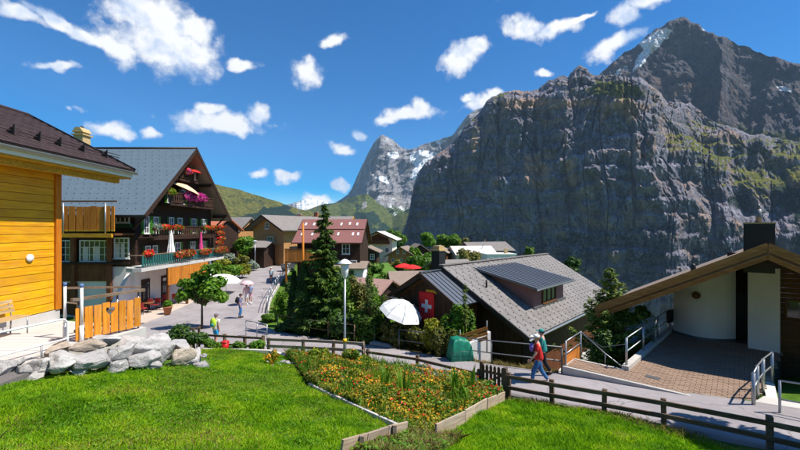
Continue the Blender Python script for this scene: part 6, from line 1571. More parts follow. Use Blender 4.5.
# big white parasol beside it
pw_ = P(403, 306, 19.0); gz = Hz(pw_.x, pw_.y)
parasol('big_parasol', 'big white parasol seen from above beside the flag', (pw_.x+0.10, pw_.y, gz), 1.16, 0, pw_.z+0.25-gz, M['white_fabric'], True, R(22), R(-35), 0.62, 8)

# ---------------------------------------------------------------- house on the right with the paved forecourt
v_ = Vector((0.74, -0.67, 0)).normalized(); u_ = Vector((0.67, 0.74, 0)).normalized()
RO = Vector((6.0, 13.65, -4.95)); RA = math.atan2(v_.y, v_.x)      # local X = along the path to the right, local Y = away from the path
rt = thing('plaster_house', 'white plastered house with brown fascia roof and timber wing at right', 'house', RO, RA)
def loc_(p): q = Vector(p)-RO; return Vector((q.dot(v_), q.dot(u_), q.z))
ap = loc_((12.69, 12.93, -0.62)); lo = loc_((8.69, 16.55, -3.53))
ridge_x, ridge_z, ydep = ap.x, ap.z, ap.y
low_x, low_z = lo.x, lo.z
slope = (ridge_z-low_z)/(ridge_x-low_x)
m = MB(); roof_slab(m, (ridge_x, ydep, ridge_z), (ridge_x, ydep+7.5, ridge_z), (low_x-0.05, ydep+7.5, low_z), (low_x-0.05, ydep, low_z), 0.2); rl = m.build('roof', M['brown_roof'], rt)
m = MB(); roof_slab(m, (ridge_x, ydep, ridge_z), (ridge_x, ydep+7.5, ridge_z), (ridge_x+6, ydep+7.5, ridge_z-6*slope), (ridge_x+6, ydep, ridge_z-6*slope), 0.2); rr_ = m.build('roof', M['pinkbrown_tile'], rt)
sd2 = Vector((1, 0, -slope)).normalized(); sn2 = Vector((slope, 0, 1)).normalized(); m = MB()
for i in range(16):
    yy = ydep+0.02+(i % 2)*0.15
    while yy < ydep+7.4:
        c = Vector((ridge_x, yy+0.14, ridge_z))+sd2*(i*0.38+0.2)+sn2*0.02; m.box(c, (0.42, 0.285, 0.02), M=Matrix((sd2, Vector((0, 1, 0)), sn2)).transposed() @ Matrix.Rotation(R(-2), 3, 'Y')); yy += 0.3
tag(m.build('roof_tile', M['pinkbrown_tile'], rr_), kind='stuff')
for k, (w, zz, yy) in enumerate(((0.06, 0.14, -0.04), (0.05, -0.03, -0.03), (0.06, -0.20, 0.03), (0.05, -0.34, 0.10))):
    m = MB(); m.beam((ridge_x, ydep+yy, ridge_z-0.02+zz*0.9), (low_x-0.05, ydep+yy, low_z-0.02+zz*0.9), w, 0.15); m.build('fascia', M['fascia'], rl)
    m = MB(); m.beam((ridge_x, ydep+yy, ridge_z-0.02+zz*0.9), (ridge_x+6, ydep+yy, ridge_z-6*slope-0.02+zz*0.9), w, 0.15); m.build('fascia', M['fascia'], rr_)
# soffit boards
m = MB(); roof_slab(m, (ridge_x, ydep+0.15, ridge_z-0.22), (ridge_x, ydep+7, ridge_z-0.22), (low_x+0.1, ydep+7, low_z-0.22), (low_x+0.1, ydep+0.15, low_z-0.22), 0.06); m.build('soffit', M['brown_wood'], rl)
# walls
back = loc_((15.2, 16.0, 0)).y
cw = loc_((13.0, 17.6, 0)); cw2 = loc_((15.7, 17.2, 0))
m = MB(); pts = []
for i in range(15):
    a = i/14; t_ = math.pi*(0.5*a)
    pts.append((cw.x-0.15+(cw2.x-cw.x+0.3)*math.sin(t_), cw.y+1.6-1.9*(math.cos(math.pi*0.5*(1-a)))**1.0*1.0))
pts = [(cw.x-0.2+2.25*i/14, cw.y+1.0-1.15*math.sin(math.pi*(0.12+0.76*i/14))) for i in range(15)]
poly = pts+[(pts[-1][0], cw.y+3.5), (pts[0][0], cw.y+3.5)]
np_ = len(poly); zt = lambda x: ridge_z-abs(ridge_x-x)*slope-0.3
m.add([(x, y, -0.1) for x, y in poly]+[(x, y, zt(x)) for x, y in poly], [tuple(range(np_)), tuple(reversed(range(np_, 2*np_)))]+[(i, i+np_, (i+1) % np_+np_, (i+1) % np_) for i in range(np_)])
m.build('curved_wall', M['white_plaster'], rt)
m = MB(); m.prism([(x, y-0.03) for x, y in pts]+[(pts[-1][0], cw.y+1.2), (pts[0][0], cw.y+1.2)], -0.1, 0.12, 'Z'); m.build('skirting', M['steel_dark'], rt)
pil = loc_((14.72, 15.72, 0))
m = MB(); m.bb(pil.x-0.1, pil.x+0.85, pil.y-0.1, pil.y+0.9, -0.4, ridge_z-0.35); m.build('pillar', M['white_plaster'], rt)
m = MB(); m.bb(pts[-1][0]-0.3, pil.x+0.9, pil.y+1.75, pil.y+1.85, -0.2, 3.9); m.build('entry_wall', M['dark_wood'], rt)
m = MB(); m.bb(pil.x-0.95, pil.x-0.12, pil.y+1.66, pil.y+1.745, 0.0, 2.1); dr = m.build('door', M['black_metal'], rt)
m = MB(); m.tube([(pil.x-0.8, pil.y+1.63, 1.0), (pil.x-0.8, pil.y+1.6, 1.12)], 0.02, 6); m.build('handle', M['steel'], dr)
m = MB(); m.bb(pil.x-0.2, pil.x+1.2, ydep+0.3, pil.y+1.7, ridge_z-0.72, ridge_z-0.42); m.build('ridge_beam', M['dark_wood'], rt)
# timber wing: horizontal planks
for i in range(34):
    z = -2.4+i*0.2
    if z > ridge_z-0.55: break
    xr = pil.x+0.86; xe = min(ridge_x+(ridge_z-0.5-z)/slope, pil.x+6)
    m = MB(); m.bb(xr, xe, pil.y+0.25, pil.y+0.29, z, z+0.192); m.build('plank', M['brown_wood'], rt)
m = MB(); m.bb(pil.x+0.86, pil.x+5.5, pil.y+0.3, pil.y+6, -2.6, ridge_z-3.4); m.build('wing_core', M['dark_wood'], rt)
window(rt, (pil.x+1.75, pil.y+0.248, 1.75), 1.5, 0.8, (0, -1, 0), frame=M['brown_wood'], nx=2, nz=1)
# chimney, vent, wall lamp
cxm = ridge_x-0.55
m = MB(); m.bb(-0.42, 0.42, -0.42, 0.42, -0.6, 1.2); cho = m.build('chimney', M['black_metal'], rt, loc=(cxm+0.35, ydep+1.3, ridge_z-0.35))
m = MB(); m.bb(-0.44, 0.44, -0.44, 0.44, 1.203, 1.25); m.build('chimney_cap', M['chimney_tan'], cho); m = MB(); m.tube([(0, 0, 1.25), (0, 0, 1.75)], 0.09, 10); m.tube([(0, 0, 1.755), (0, 0, 1.95)], [0.07, 0.03], 10); m.build('flue', M['steel_dark'], cho)
m = MB(); m.lathe([(0.09, -0.2), (0.09, 0.35), (0.02, 0.42)], 10); m.build('roof_vent', M['black_metal'], rl, loc=(ridge_x-2.1, ydep+0.9, ridge_z-2.1*slope))
m = MB(); m.lathe([(0.06, 0), (0.16, 0.03), (0.16, 0.13), (0.10, 0.17)], 12); m.build('wall_lamp', M['brown_wood'], rt, loc=(pts[7][0]-0.2, pts[7][1]-0.02, 2.0), rot=(R(90), 0, 0))
# forecourt
FX1 = 4.95
m = MB(); m.prism([(0.0, 0.0), (FX1-0.1, 0.05), (FX1+0.2, 1.6), (pil.x+0.9, pil.y+0.2), (pil.x+0.9, pil.y+3.0), (cw.x-0.2, cw.y+2.5), (1.75, 0.95), (0.0, 0.95)], -2.2, -0.03, 'Z'); fc = m.build('forecourt', M['joint']); fc.location = RO; fc.rotation_euler = (0, 0, RA); tag(fc, kind='structure')
fpoly = [(0.0, 0.0), (FX1-0.1, 0.05), (FX1+0.2, 1.6), (pil.x+0.9, pil.y+0.2), (pil.x+0.9, pil.y+3.0), (cw.x-0.2, cw.y+2.5), (1.75, 0.95), (0.0, 0.95)]
def inpoly(x, y, poly):
    r = False; n = len(poly)
    for i in range(n):
        (x1, y1), (x2, y2) = poly[i], poly[(i+1) % n]
        if (y1 > y) != (y2 > y) and x < (x2-x1)*(y-y1)/(y2-y1)+x1: r = not r
    return r
m = MB(); yy = 0.14; row = 0
while yy < 8:
    xx = -0.1+(row % 2)*0.13
    while xx < 9:
        if inpoly(xx+0.13, yy, fpoly):
            m.box((xx+0.13, yy, -0.022+rnd.uniform(-.004, .004)), (0.245, 0.118, 0.05), rz=rnd.uniform(-.015, .015))
        xx += 0.26
    yy += 0.132; row += 1
tag(m.build('paver', M['paver'], fc), kind='stuff')
def kerb(pa, w, h, name='kerb', mat=None):
    m = MB(); a = [Vector(p) for p in pa]
    for p, q in zip(a[:-1], a[1:]): m.beam(p, q, w, h)
    return m.build(name, mat or M['kerb'], fc)
kerb([(-0.05, -0.05, -0.14), (FX1-0.1, -0.0, -0.14)], 0.12, 0.3)
kerb([(1.72, 1.0, -0.02), (cw.x-0.3, cw.y+1.6, -0.02)], 0.22, 0.34)
kerb([(-0.02, 0.0, -0.08), (-0.02, 1.0, -0.08)], 0.12, 0.2)
kerb([(0, 1.0, -0.08), (1.7, 1.0, -0.08)], 0.12, 0.2)
mh_ = MB(); mh_.bb(2.35, 2.75, 0.75, 1.0, 0.002, 0.018); mh_.build('drain_cover', M['steel_dark'], fc)
m = MB(); m.prism([(FX1-0.2, -0.35), (FX1+7, -0.5), (FX1+7, 1.2), (FX1+0.3, 1.2)], -0.6, 0.075, 'Z'); ld = m.build('landing', M['concrete']); ld.location = RO; ld.rotation_euler = (0, 0, RA); tag(ld, kind='structure')
def L2W(x, y, z=0.0): return RO+v_*x+u_*y+Vector((0, 0, z))
ra = Vector((1.72, 1.0, 0)); rb = Vector((cw.x-0.3, cw.y+1.5, 0))
railing('court_railing', 'steel railing along the left kerb of the paved forecourt', [L2W(ra.lerp(rb, f).x, ra.lerp(rb, f).y, 0.15) for f in (0.02, 0.3, 0.6, 0.88)], 0.95, M['steel'], (1.0, 0.5), 0.024, 0.04)
ww = thing('hose_rack', 'dark coiled hose hanging on the forecourt railing end', 'hose', L2W(rb.x*0.86+ra.x*0.14-0.02, rb.y*0.86+ra.y*0.14, 0.75), RA)
for k in range(5):
    m = MB(); m.tube([(0.04*k+0.17*0, 0.14*k+0.22*math.cos(t_*math.pi/8)*0.6, 0.26*math.sin(t_*math.pi/8)) for t_ in range(17)], 0.055, 6); m.build('hose_loop', M['black_metal'], ww)
bs_ = thing('blue_sheet', 'pale blue sheet screen standing behind the forecourt railing', 'screen', (9.97, 16.4, -6.6), math.atan2(1.8, 2.43))
m = MB(); m.bb(0, 2.9, 0, 0.05, 0, 2.45); m.build('sheet', M['blue_panel'], bs_)
for x in (0.0, 1.45, 2.9):
    m = MB(); m.bb(x-0.03, x+0.03, 0.055, 0.115, -0.3, 2.5); m.build('post', M['steel'], bs_)
cr_ = [L2W(FX1+0.05, 0.15, 0.0), L2W(FX1+0.15, 1.0, 0.0), L2W(FX1+0.3, 1.9, 0), L2W(FX1+0.55, 3.0, 0.0)]
railing('stair_railing', 'steel railing at the right end of the forecourt by the stairwell', cr_, 0.98, M['steel'], (1.0, 0.55), 0.024, 0.045)
pw2 = thing('parapet_wall', 'low white parapet beside the stairwell at right', 'wall', L2W(FX1+0.35, 0.2, 0), RA)
m = MB(); m.bb(0, 0.25, 0, 3.4, -2.4, -0.02); m.bb(0.0, 2.5, -0.25, -0.003, -2.4, -0.12); m.build('wall_body', M['cream_plaster'], pw2)
railing('path_railing', 'two-bar steel railing along the path at the right edge', [L2W(FX1+0.55, -0.1, 0.0), L2W(FX1+2.2, -0.15, 0.1), L2W(FX1+4.2, -0.2, 0.25)], 0.98, M['steel'], (1.0, 0.5), 0.022, 0.03)
# orange board panel with rails left of the forecourt
og = thing('board_gate', 'orange boarded barrier with steel rails left of the forecourt', 'barrier', RO+Vector((0, 0, 0)), RA)
for i in range(4):
    m = MB(); m.bb(-0.05, 0.0, 0.05, 1.75, 0.02+i*0.19-0.35, 0.195+i*0.19-0.35); m.build('board', M['orange_slat'], og)
for y in (0.02, 1.75):
    m = MB(); m.tube([(0.03, y, -0.7), (0.03, y, 0.92)], 0.03, 8); m.build('post', M['steel'], og)
for z in (0.45, 0.9):
    m = MB(); m.tube([(0.03, 0, z), (0.03, 1.77, z)], 0.024, 8); m.build('rail', M['steel'], og)
m = MB(); m.tube([(0.03, 1.75, 0.9), (1.0, 1.35, 0.35), (1.75, 1.05, 0.0)], 0.02, 6); m.build('brace', M['steel'], og)
m = MB(); m.tube([(0.03, 1.75, 0.85), (0.9, 1.4, 0.55), (1.7, 1.05, 0.9)], 0.012, 5); m.build('chain', M['steel_dark'], og)
m = MB(); m.tube([(1.0, 1.35, -0.3), (1.0, 1.35, 0.36)], 0.018, 6); m.build('stay', M['steel'], og)
# ---------------------------------------------------------------- fences, gate and railings along the path
def pxbase(px, off=0.0):
    """ground point on the near path edge seen in picture column px"""
    N = resample(NEAR, 400); k = (px-400)/F
    best = min(N, key=lambda p: abs(p.x-k*p.y)); return Vector((best.x, best.y-off, best.z))
def rail_fence(label, posts, h, rails, wood, postmat, r=0.055, rh=0.09, side=-0.06, group=None, name='rail_fence', doff=0.12):
    b = [pxbase(px, doff) for px in posts]; t = thing(name, label, 'fence', b[0], 0, group)
    for p in b:
        q = p-b[0]; hh = h+rnd.uniform(-.03, .04)
        m = MB(); m.bb(-r, r, -r, r, -0.5, hh); m.build('post', postmat, t, 0.008, loc=q, rot=(R(rnd.uniform(-1.5, 1.5)), R(rnd.uniform(-1.5, 1.5)), R(-35)))
    for (a, c) in zip(b[:-1], b[1:]):
        for f in rails:
            d = (c-a); L = d.length; o = MB(); o.bb(-0.06, L+0.06, -0.025, 0.025, -rh/2, rh/2)
            ro = o.build('rail', wood, t, 0.005); side_v = Vector((d.y, -d.x, 0)).normalized()*-side
            ro.location = a-b[0]+Vector((0, 0, h*f+rnd.uniform(-.012, .012)))+side_v*1.3
            ro.rotation_euler = (0, -math.atan2(d.z, math.hypot(d.x, d.y)), math.atan2(d.y, d.x))
    return t
rail_fence('brown wooden rail fence with three rails above the street lawn edge', [190, 208, 226, 245, 264], 0.95, (0.92, 0.5), M['fence_brown'], M['fence_post'], 0.06, 0.1, group='rail fences along the path')
rail_fence('weathered three-rail fence between street corner and lamp post', [270, 304, 333, 363], 0.9, (0.93, 0.58, 0.2), M['grey_wood'], M['fence_post'], 0.055, 0.12, group='rail fences along the path')
rail_fence('low single-rail fence behind the flower bed', [369, 418, 479], 0.62, (0.82,), M['fence_brown'], M['fence_dark_z'], 0.055, 0.1, group='rail fences along the path')
rail_fence('dark two-rail fence along the right lawn', [506, 552, 600, 664, 767, 880, 1010], 0.72, (0.86, 0.42), M['fence_dark'], M['fence_dark_z'], 0.06, 0.11, group='rail fences along the path')
# picket gate
ga, gb = pxbase(480, 0.12), pxbase(504.5, 0.12)
gt = thing('picket_gate', 'small dark picket gate between two posts beside the flower bed', 'gate', ga, math.atan2((gb-ga).y, (gb-ga).x)); GL = math.hypot((gb-ga).x, (gb-ga).y)
gdz = (gb-ga).z
for i in range(6):
    x = GL*(i+0.5)/6; z = gdz*x/GL; h = 0.86+rnd.uniform(-.02, .02)
    m = MB(); m.prism([(x-0.05, z+0.04), (x+0.05, z+0.04), (x+0.05, z+h-0.06), (x+0.025, z+h), (x-0.025, z+h), (x-0.05, z+h-0.06)], -0.045, -0.02); m.build('picket', M['fence_dark_z'], gt)
for z in (0.18, 0.62):
    m = MB(); m.beam((0.02, 0, z), (GL-0.02, 0, z+gdz), 0.035, 0.08); m.build('rail', M['fence_dark'], gt)
m = MB(); m.beam((0.06, 0.03, 0.2), (GL-0.06, 0.03, 0.62+gdz), 0.02, 0.07); m.build('brace', M['fence_dark'], gt)
for x in (0, GL):
    m = MB(); m.bb(x-0.055, x+0.055, -0.055, 0.055, -0.4, 0.92); m.build('post', M['fence_dark_z'], gt)
# steel railings on the far side of the path
def fbase(px, off=0.15):
    N = resample(FAR, 400); k = (px-400)/F
    best = min((p for p in N if p.x > -9), key=lambda p: abs(p.x-k*p.y)); return Vector((best.x+off*0.5, best.y+off, best.z))
railing('hedge_railing', 'dull brown-grey railing in front of the dark hedge', [fbase(p) for p in (276, 298, 327, 352)], 0.9, M['rail_wood'], (1.0, 0.5), 0.022, 0.028)
railing('step_railing', 'pair of pale handrails at the top of the garden steps', [fbase(368, 0.5), fbase(369, 1.3), fbase(384, 1.4)], 1.0, M['steel'], (1.0,), 0.02, 0.022)
railing('garden_railing', 'long two-bar railing between garden steps and house wall', [fbase(p) for p in (397, 439, 491, 563)], 0.93, M['steel_dark'], (1.0, 0.45), 0.024, 0.03)
sp0 = fbase(388, 0.2); stp = thing('garden_steps', 'pale concrete steps leading down from the path', 'steps', sp0, R(-32))
for i in range(5):
    m = MB(); m.bb(-1.3, 0.1, 0.3*i, 0.3*i+0.32, -0.6-0.17*i, 0.02-0.17*i); m.build('step', M['concrete'], stp)
pl = thing('red_planter', 'dark red leaning planter board beside the garden steps', 'planter', fbase(393, 0.7)); m = MB(); m.prism([(-0.14, -0.2), (0.14, -0.2), (0.18, 0.45), (-0.18, 0.45)], -0.14, 0.14); m.build('pot', M['red_tile'], pl, 0.01)
p, d = blob_points([(0, 0, 0.6, 0.26, 0.26, 0.22)], 150); link('plant', leafmesh('plant', p, 0.09, M['leaf_mid'], d), pl)
# white wall, orange slat fence and tarpaulin in front of the shingle house
wa, wb = P(447, 350, 16.9), P(489, 346, 16.3)
ws = thing('white_low_wall', 'white plastered wall end beside the green tarpaulin', 'wall', (P(474, 345, 16.4).x, 16.4, -5.95), R(20))
m = MB(); m.prism([(-0.3, -0.6), (0.85, -0.6), (0.85, 1.42), (-0.3, 0.95)], 0, 0.2); m.build('wall_body', M['white_plaster'], ws)
so = thing('slat_fence', 'sloping orange slat fence above the white wall', 'fence', (P(441, 343, 16.9).x, 16.9, -5.2), 0)
e = P(487.5, 323, 16.4)-Vector(so.location)
for i in range(3):
    z = -0.02+i*0.21
    m = MB(); m.beam((0, 0, z-0.3), (e.x, e.y, e.z-0.62+z), 0.03, 0.15); m.build('slat', M['orange_slat'], so)
for f in (0.02, 0.42, 0.99):
    m = MB(); q = Vector((e.x*f, e.y*f+0.04, (e.z-0.3)*f)); m.tube([q+Vector((0, 0, -1.0)), q+Vector((0, 0, 0.4))], 0.028, 8); m.build('post', M['steel_dark'], so)
tg = thing('tarpaulin_cover', 'green tarpaulin draped over a garden heap below the railing', 'tarpaulin', (P(460, 350, 16.2).x, 16.2, -5.62), R(12))
V = []; n = 22; fs = []
for j in range(n):
    for i in range(n):
        a = i/(n-1)*2-1; b = j/(n-1)*2-1; e_ = max(abs(a), abs(b)); k = min(1, (1-e_)*3.2)
        z = (0.98-0.12*(a+0.3)**2)*(1-(1-k)**2.2) + 0.07*math.sin(a*9+b*4)*(1-k*0.7)+0.035*math.sin(a*23+b*7)*(1-k*0.5)
        V.append((a*(0.46+0.05*(1-k)+0.02*math.sin(b*13)), b*0.36, max(z, -0.1)))
for j in range(n-1):
    for i in range(n-1): a = j*n+i; fs.append((a, a+1, a+n+1, a+n))
m = MB(); m.add(V, fs, True); o = m.build('sheet', M['green_tarp'], tg); s_ = o.modifiers.new('solid', 'SOLIDIFY'); s_.thickness = 0.012
m = MB(); m.tube([(-0.47, -0.38, 0.45), (0.0, -0.40, 0.50), (0.47, -0.38, 0.42)], 0.008, 5); m.build('cord', M['steel_dark'], tg)
# planter trellis by the hiker
tr2 = thing('garden_trellis', 'small weathered timber trellis at the left end of the fence', 'trellis', pxbase(187, 0.5))
for (x, y) in ((0, 0), (0.9, 0), (0.9, -0.5)):
    m = MB(); m.bb(x-0.045, x+0.045, y-0.045, y+0.045, -0.3, 1.35); m.build('post', M['fence_post'], tr2)
for z in (0.95, 1.2):
    m = MB(); m.bb(-0.1, 1.0, -0.09, -0.047, z, z+0.09); m.build('rail', M['fence_brown'], tr2)
rb_ = PZ(222, 350.5, -5.22); rbk = thing('red_bucket', 'bright red lidded bucket at the lawn edge by the fence', 'bucket', (rb_.x, rb_.y+0.3, -5.32))
m = MB(); m.lathe([(0.12, 0), (0.16, 0.36), (0.155, 0.36), (0.115, 0.02)], 16); m.build('body', col('red_plastic', (0.62, 0.015, 0.012), 0.4), rbk); m = MB(); m.lathe([(0.17, 0.365), (0.17, 0.40), (0.10, 0.44), (0.02, 0.45)], 16); m.build('lid', col('red_plastic', (0.62, 0.015, 0.012), 0.4), rbk)
# pale kerb along the far lawn edge
kp = [PZ(203, 349.5, -5.15), PZ(222, 350, -5.22), PZ(245, 350, -5.28), PZ(270, 351, -5.33), PZ(291, 357, -5.33)]
kb = thing('lawn_kerb', 'pale kerb along the far edge of the lawn', 'kerb', kp[0])
for a, b in zip(kp[:-1], kp[1:]):
    m = MB(); m.beam(a-kp[0]-Vector((0, 0, 0.16)), b-kp[0]-Vector((0, 0, 0.16)), 0.14, 0.4); m.build('kerb_stone', M['concrete'], kb)
# shrubs between kerb and fence
for i, (px, py, mt, lab, w, h) in enumerate([(176, 334, 'leaf_dark', 'dark shrub behind the right end of the boulders', 0.55, 0.9), (196, 340, 'leaf_dark', 'low dark shrub under the timber frame', 0.5, 0.5), (214, 343, 'leaf_mid', 'green shrub left of the red bucket', 0.4, 0.4), (258, 344, 'leaf_bright', 'small bright shrub at the kerb', 0.35, 0.45), (236, 345, 'leaf_mid', 'low green shrub right of the red bucket', 0.4, 0.25)]):
    p = P(px, py, 17.2); z0 = Hz(p.x, p.y); hh = max(0.3, p.z-z0)
    shrub('kerb_shrub', lab, (p.x, p.y, z0), rblobs(0, 0, hh*0.75, w, w, hh*0.75, 6, 0.55, 300+i), 900, 0.08, M[mt], 'shrub', 'shrubs along the lawn kerb')
# ---------------------------------------------------------------- lawn, flower bed
def gz_(x, y):
    return H(x, y)+(fbm(x*0.7, y*0.7, oct=4, seed=3)-0.5)*0.22*np.exp(-((x/14)**2+((y-8)/10)**2))
def inpoly_np(x, y, poly):
    r = np.zeros(x.shape, bool); n = len(poly)
    for i in range(n):
        (x1, y1), (x2, y2) = poly[i], poly[(i+1) % n]
        r ^= ((y1 > y) != (y2 > y)) & (x < (x2-x1)*(y-y1)/(y2-y1+1e-12)+x1)
    return r
def scatter(poly, n, rng=npr):
    a = np.array(poly); lo, hi = a.min(0), a.max(0); out = np.zeros((0, 2))
    while len(out) < n:
        p = rng.uniform(lo, hi, (n, 2)); out = np.vstack([out, p[inpoly_np(p[:, 0], p[:, 1], poly)]])
    return out[:n]
nf = [(p.x-0.12, p.y-0.25) for p in resample(NEAR, 60)]
LAWN_L = [(-9.5, 3.5), (-8.9, 7.5), (-8.6, 8.4), (-7.6, 9.2), (-6.6, 10.4), (-5.6, 11.2), (-6.6, 13.0), (-8.8, 16.0), (-6.9, 16.15), (-4.7, 15.5), (-4.0, 13.9), (-2.78, 11.15), (0.05, 7.4), (-0.95, 6.05), (-1.6, 3.5)]
LAWN_R = [(0.75, 7.6), (3.2, 11.35)] + [p for p in nf if p[0] > 3.3 and p[0] < 12.5] + [(12, 3.2), (-1.5, 3.5), (-0.8, 6.0), (0.25, 7.2)]
def blades(name, poly, n, h0, h1, w, mat, lean=0.45, thin=None):
    p = scatter(poly, n); x, y = p[:, 0], p[:, 1]
    keep = (y > 4.4)
    x, y = x[keep], y[keep]
    cl = fbm(x*1.3, y*1.3, oct=4, seed=91); cl2 = fbm(x*5, y*5, oct=3, seed=92)
    if thin is not None:
        k = npr.uniform(size=len(x)) < thin(x, y, cl); x, y, cl, cl2 = x[k], y[k], cl[k], cl2[k]
    n = len(x); z = gz_(x, y)
    h = (h0+(h1-h0)*np.clip((cl-0.3)*1.6+(cl2-0.5)*1.2, 0, 1))*npr.uniform(0.6, 1.25, n)
    a = npr.uniform(0, 6.28, n); lx, ly = npr.normal(size=n)*lean*h, npr.normal(size=n)*lean*h
    ww = w*npr.uniform(0.7, 1.3, n)*(1+0.07*y)
    B = np.stack([x, y, z-0.01], 1); S = np.stack([np.cos(a)*ww, np.sin(a)*ww, 0*a], 1)
    Mid = B+np.stack([lx*0.35, ly*0.35, h*0.6], 1); T = B+np.stack([lx, ly, h], 1)
    V = np.stack([B-S, B+S, Mid+S*0.7, T, Mid-S*0.7], 1).reshape(-1, 3)
    o = link(name, fast_mesh(name, V, np.arange(5*n).reshape(n, 5), [mat])); tag(o, kind='stuff'); return o
tag(blades('lawn_grass', LAWN_L, 230000, 0.045, 0.13, 0.0042, M['grass']), 'bright green lawn sloping below the terrace boulders', 'grass')
tag(blades('lawn_grass', LAWN_R, 130000, 0.05, 0.15, 0.0045, M['grass']), 'bright green lawn between flower bed and dark fence', 'grass')
tag(blades('dry_grass', LAWN_L, 120000, 0.04, 0.11, 0.004, M['dry_grass'], thin=lambda x, y, c: np.clip((fbm(x*0.6, y*0.6, oct=3, seed=95)-0.47)*5, 0.06, 0.9)), 'straw-coloured dry tufts in the left lawn', 'grass')
verge = [(p.x+0.1, p.y+0.2) for p in resample(FAR, 90) if -1 < p.x < 5.9]; verge = verge+[(x+0.5, y+0.7) for x, y in reversed(verge)]
tag(blades('verge_grass', verge, 9000, 0.12, 0.35, 0.007, M['dry_grass']), 'tall dry grass along the far side of the path', 'grass')
nverge = nf_ = [(p.x-0.05, p.y-0.15) for p in resample(NEAR, 90) if -4.5 < p.x < 13]; nverge = nverge+[(x-0.25, y-0.35) for x, y in reversed(nverge)]
tag(blades('verge_grass', nverge, 9000, 0.05, 0.2, 0.006, M['dry_grass']), 'dry grass tufts under the wooden fence', 'grass')
# broad-leaved weeds and daisies
p = scatter(LAWN_L, 9000); q = np.c_[p, gz_(p[:, 0], p[:, 1])+0.05+0.04*npr.uniform(size=len(p))]; cl = fbm(p[:, 0]*1.1, p[:, 1]*1.1, oct=3, seed=97); q = q[(cl > 0.5) & (p[:, 1] > 4.4)]
tag(link('lawn_clover', leafmesh('lawn_clover', q, 0.035, M['leaf_bright'], np.tile((0, 0, 2.0), (len(q), 1)), 1.2)), 'patches of low broad-leaved clover in the lawn', 'clover', kind='stuff')

BED = [(-2.7, 11.15), (0.12, 7.45), (0.68, 7.75), (3.15, 11.4), (2.6, 12.3), (0.4, 14.4), (-1.8, 15.9), (-4.2, 16.9), (-4.7, 15.5), (-4.0, 13.9)]
V = np.array([(x, y, 0) for x, y in BED]); cc = V.mean(0)
gx2, gy2 = np.meshgrid(np.linspace(-5, 3.4, 60), np.linspace(7.2, 17.2, 70)); gz2 = gz_(gx2.ravel(), gy2.ravel()).reshape(gx2.shape)+0.03
ins = inpoly_np(gx2, gy2, BED); idx = np.arange(gx2.size).reshape(gx2.shape)
qd = [(idx[j, i], idx[j, i+1], idx[j+1, i+1], idx[j+1, i]) for j in range(69) for i in range(59) if ins[j, i] and ins[j+1, i+1]]
tag(link('flower_bed', fast_mesh('flower_bed', np.stack([gx2, gy2, gz2], -1).reshape(-1, 3), np.array(qd), [M['soil']], True)), kind='structure')
def bedmass(name, label, n, size, mat, wfun, hfun, aspect=1.6, up=0.7):
    p = scatter(BED, n); x, y = p[:, 0], p[:, 1]; px = 400+F*x/y
    w = wfun(x, y, px); k = npr.uniform(size=len(x)) < w; x, y, px = x[k], y[k], px[k]
    z = gz_(x, y)+hfun(x, y)*npr.uniform(0.15 if up < 0.9 else 0.8, 1.0, len(x))
    q = np.c_[x, y, z]; nn = npr.normal(size=(len(q), 3))*0.6+np.array((0, 0, up))
    o = link(name, leafmesh(name, q, size, mat, nn, aspect)); tag(o, label, 'flowers', kind='stuff'); return o
bh = lambda x, y: (0.3+0.7*np.clip((y-7.6+0.25*x)/2.2, 0, 1))*(0.10+0.42*np.clip(fbm(x*1.4, y*1.4, oct=4, seed=101)*1.5-0.25, 0, 1))
core = lambda px, a, b, s=12: np.clip((px-a)/s, 0, 1)*np.clip((b-px)/s, 0, 1)
bedmass('bed_foliage', 'green foliage filling the flower bed', 60000, 0.05, M['leaf_bright'], lambda x, y, px: 0.75+0*x, bh, 1.9)
bedmass('bed_foliage', 'olive dry foliage in the flower bed', 26000, 0.05, M['leaf_olive'], lambda x, y, px: 0.3+0.6*(fbm(x*0.9, y*0.9, oct=3, seed=103) > 0.5), bh, 2.2)
bedmass('orange_flowers', 'mass of orange and yellow marigolds in the bed', 8000, 0.05, M['fl_orange'], lambda x, y, px: core(px, 318, 472)*np.clip((y-8.0)/0.8, 0, 1)*np.clip((14.2-y)/1.0, 0, 1)*np.clip((fbm(x*1.7, y*1.7, oct=3, seed=105)-0.42)*4, 0.04, 1), lambda x, y: bh(x, y)+0.05, 1.1, 1.2)
bedmass('yellow_flowers', 'yellow-green flower heads among the orange ones', 26000, 0.05, M['leaf_yellow'], lambda x, y, px: core(px, 300, 490)*np.clip((fbm(x*1.5, y*1.5, oct=3, seed=106)-0.4)*4, 0.05, 1), lambda x, y: bh(x, y)+0.05, 1.2, 1.2)
bedmass('red_flowers', 'scattered small red blossoms in the flower bed', 2600, 0.05, M['fl_red'], lambda x, y, px: np.clip((fbm(x*2.1, y*2.1, oct=3, seed=111)-0.5)*5, 0, 1), lambda x, y: bh(x, y)+0.06, 1.1, 1.2)
tag(blades('bed_stems', BED, 16000, 0.15, 0.6, 0.008, M['leaf_bright'], 0.25, thin=lambda x, y, c: np.clip((fbm(x*1.2, y*1.2, oct=3, seed=113)-0.42)*5, 0.05, 1)), 'tall green leaf blades standing through the flower bed', 'plants')
bedmass('rust_flowers', 'rust-red leaves and flowers at the edges of the bed', 15000, 0.045, M['fl_rust'], lambda x, y, px: np.clip(core(px, 275, 345)*1.4+core(px, 425, 500)*0.6, 0, 1)*np.clip((fbm(x*1.3, y*1.3, oct=3, seed=107)-0.38)*3, 0, 1), lambda x, y: bh(x, y)*0.9, 1.4, 1.0)
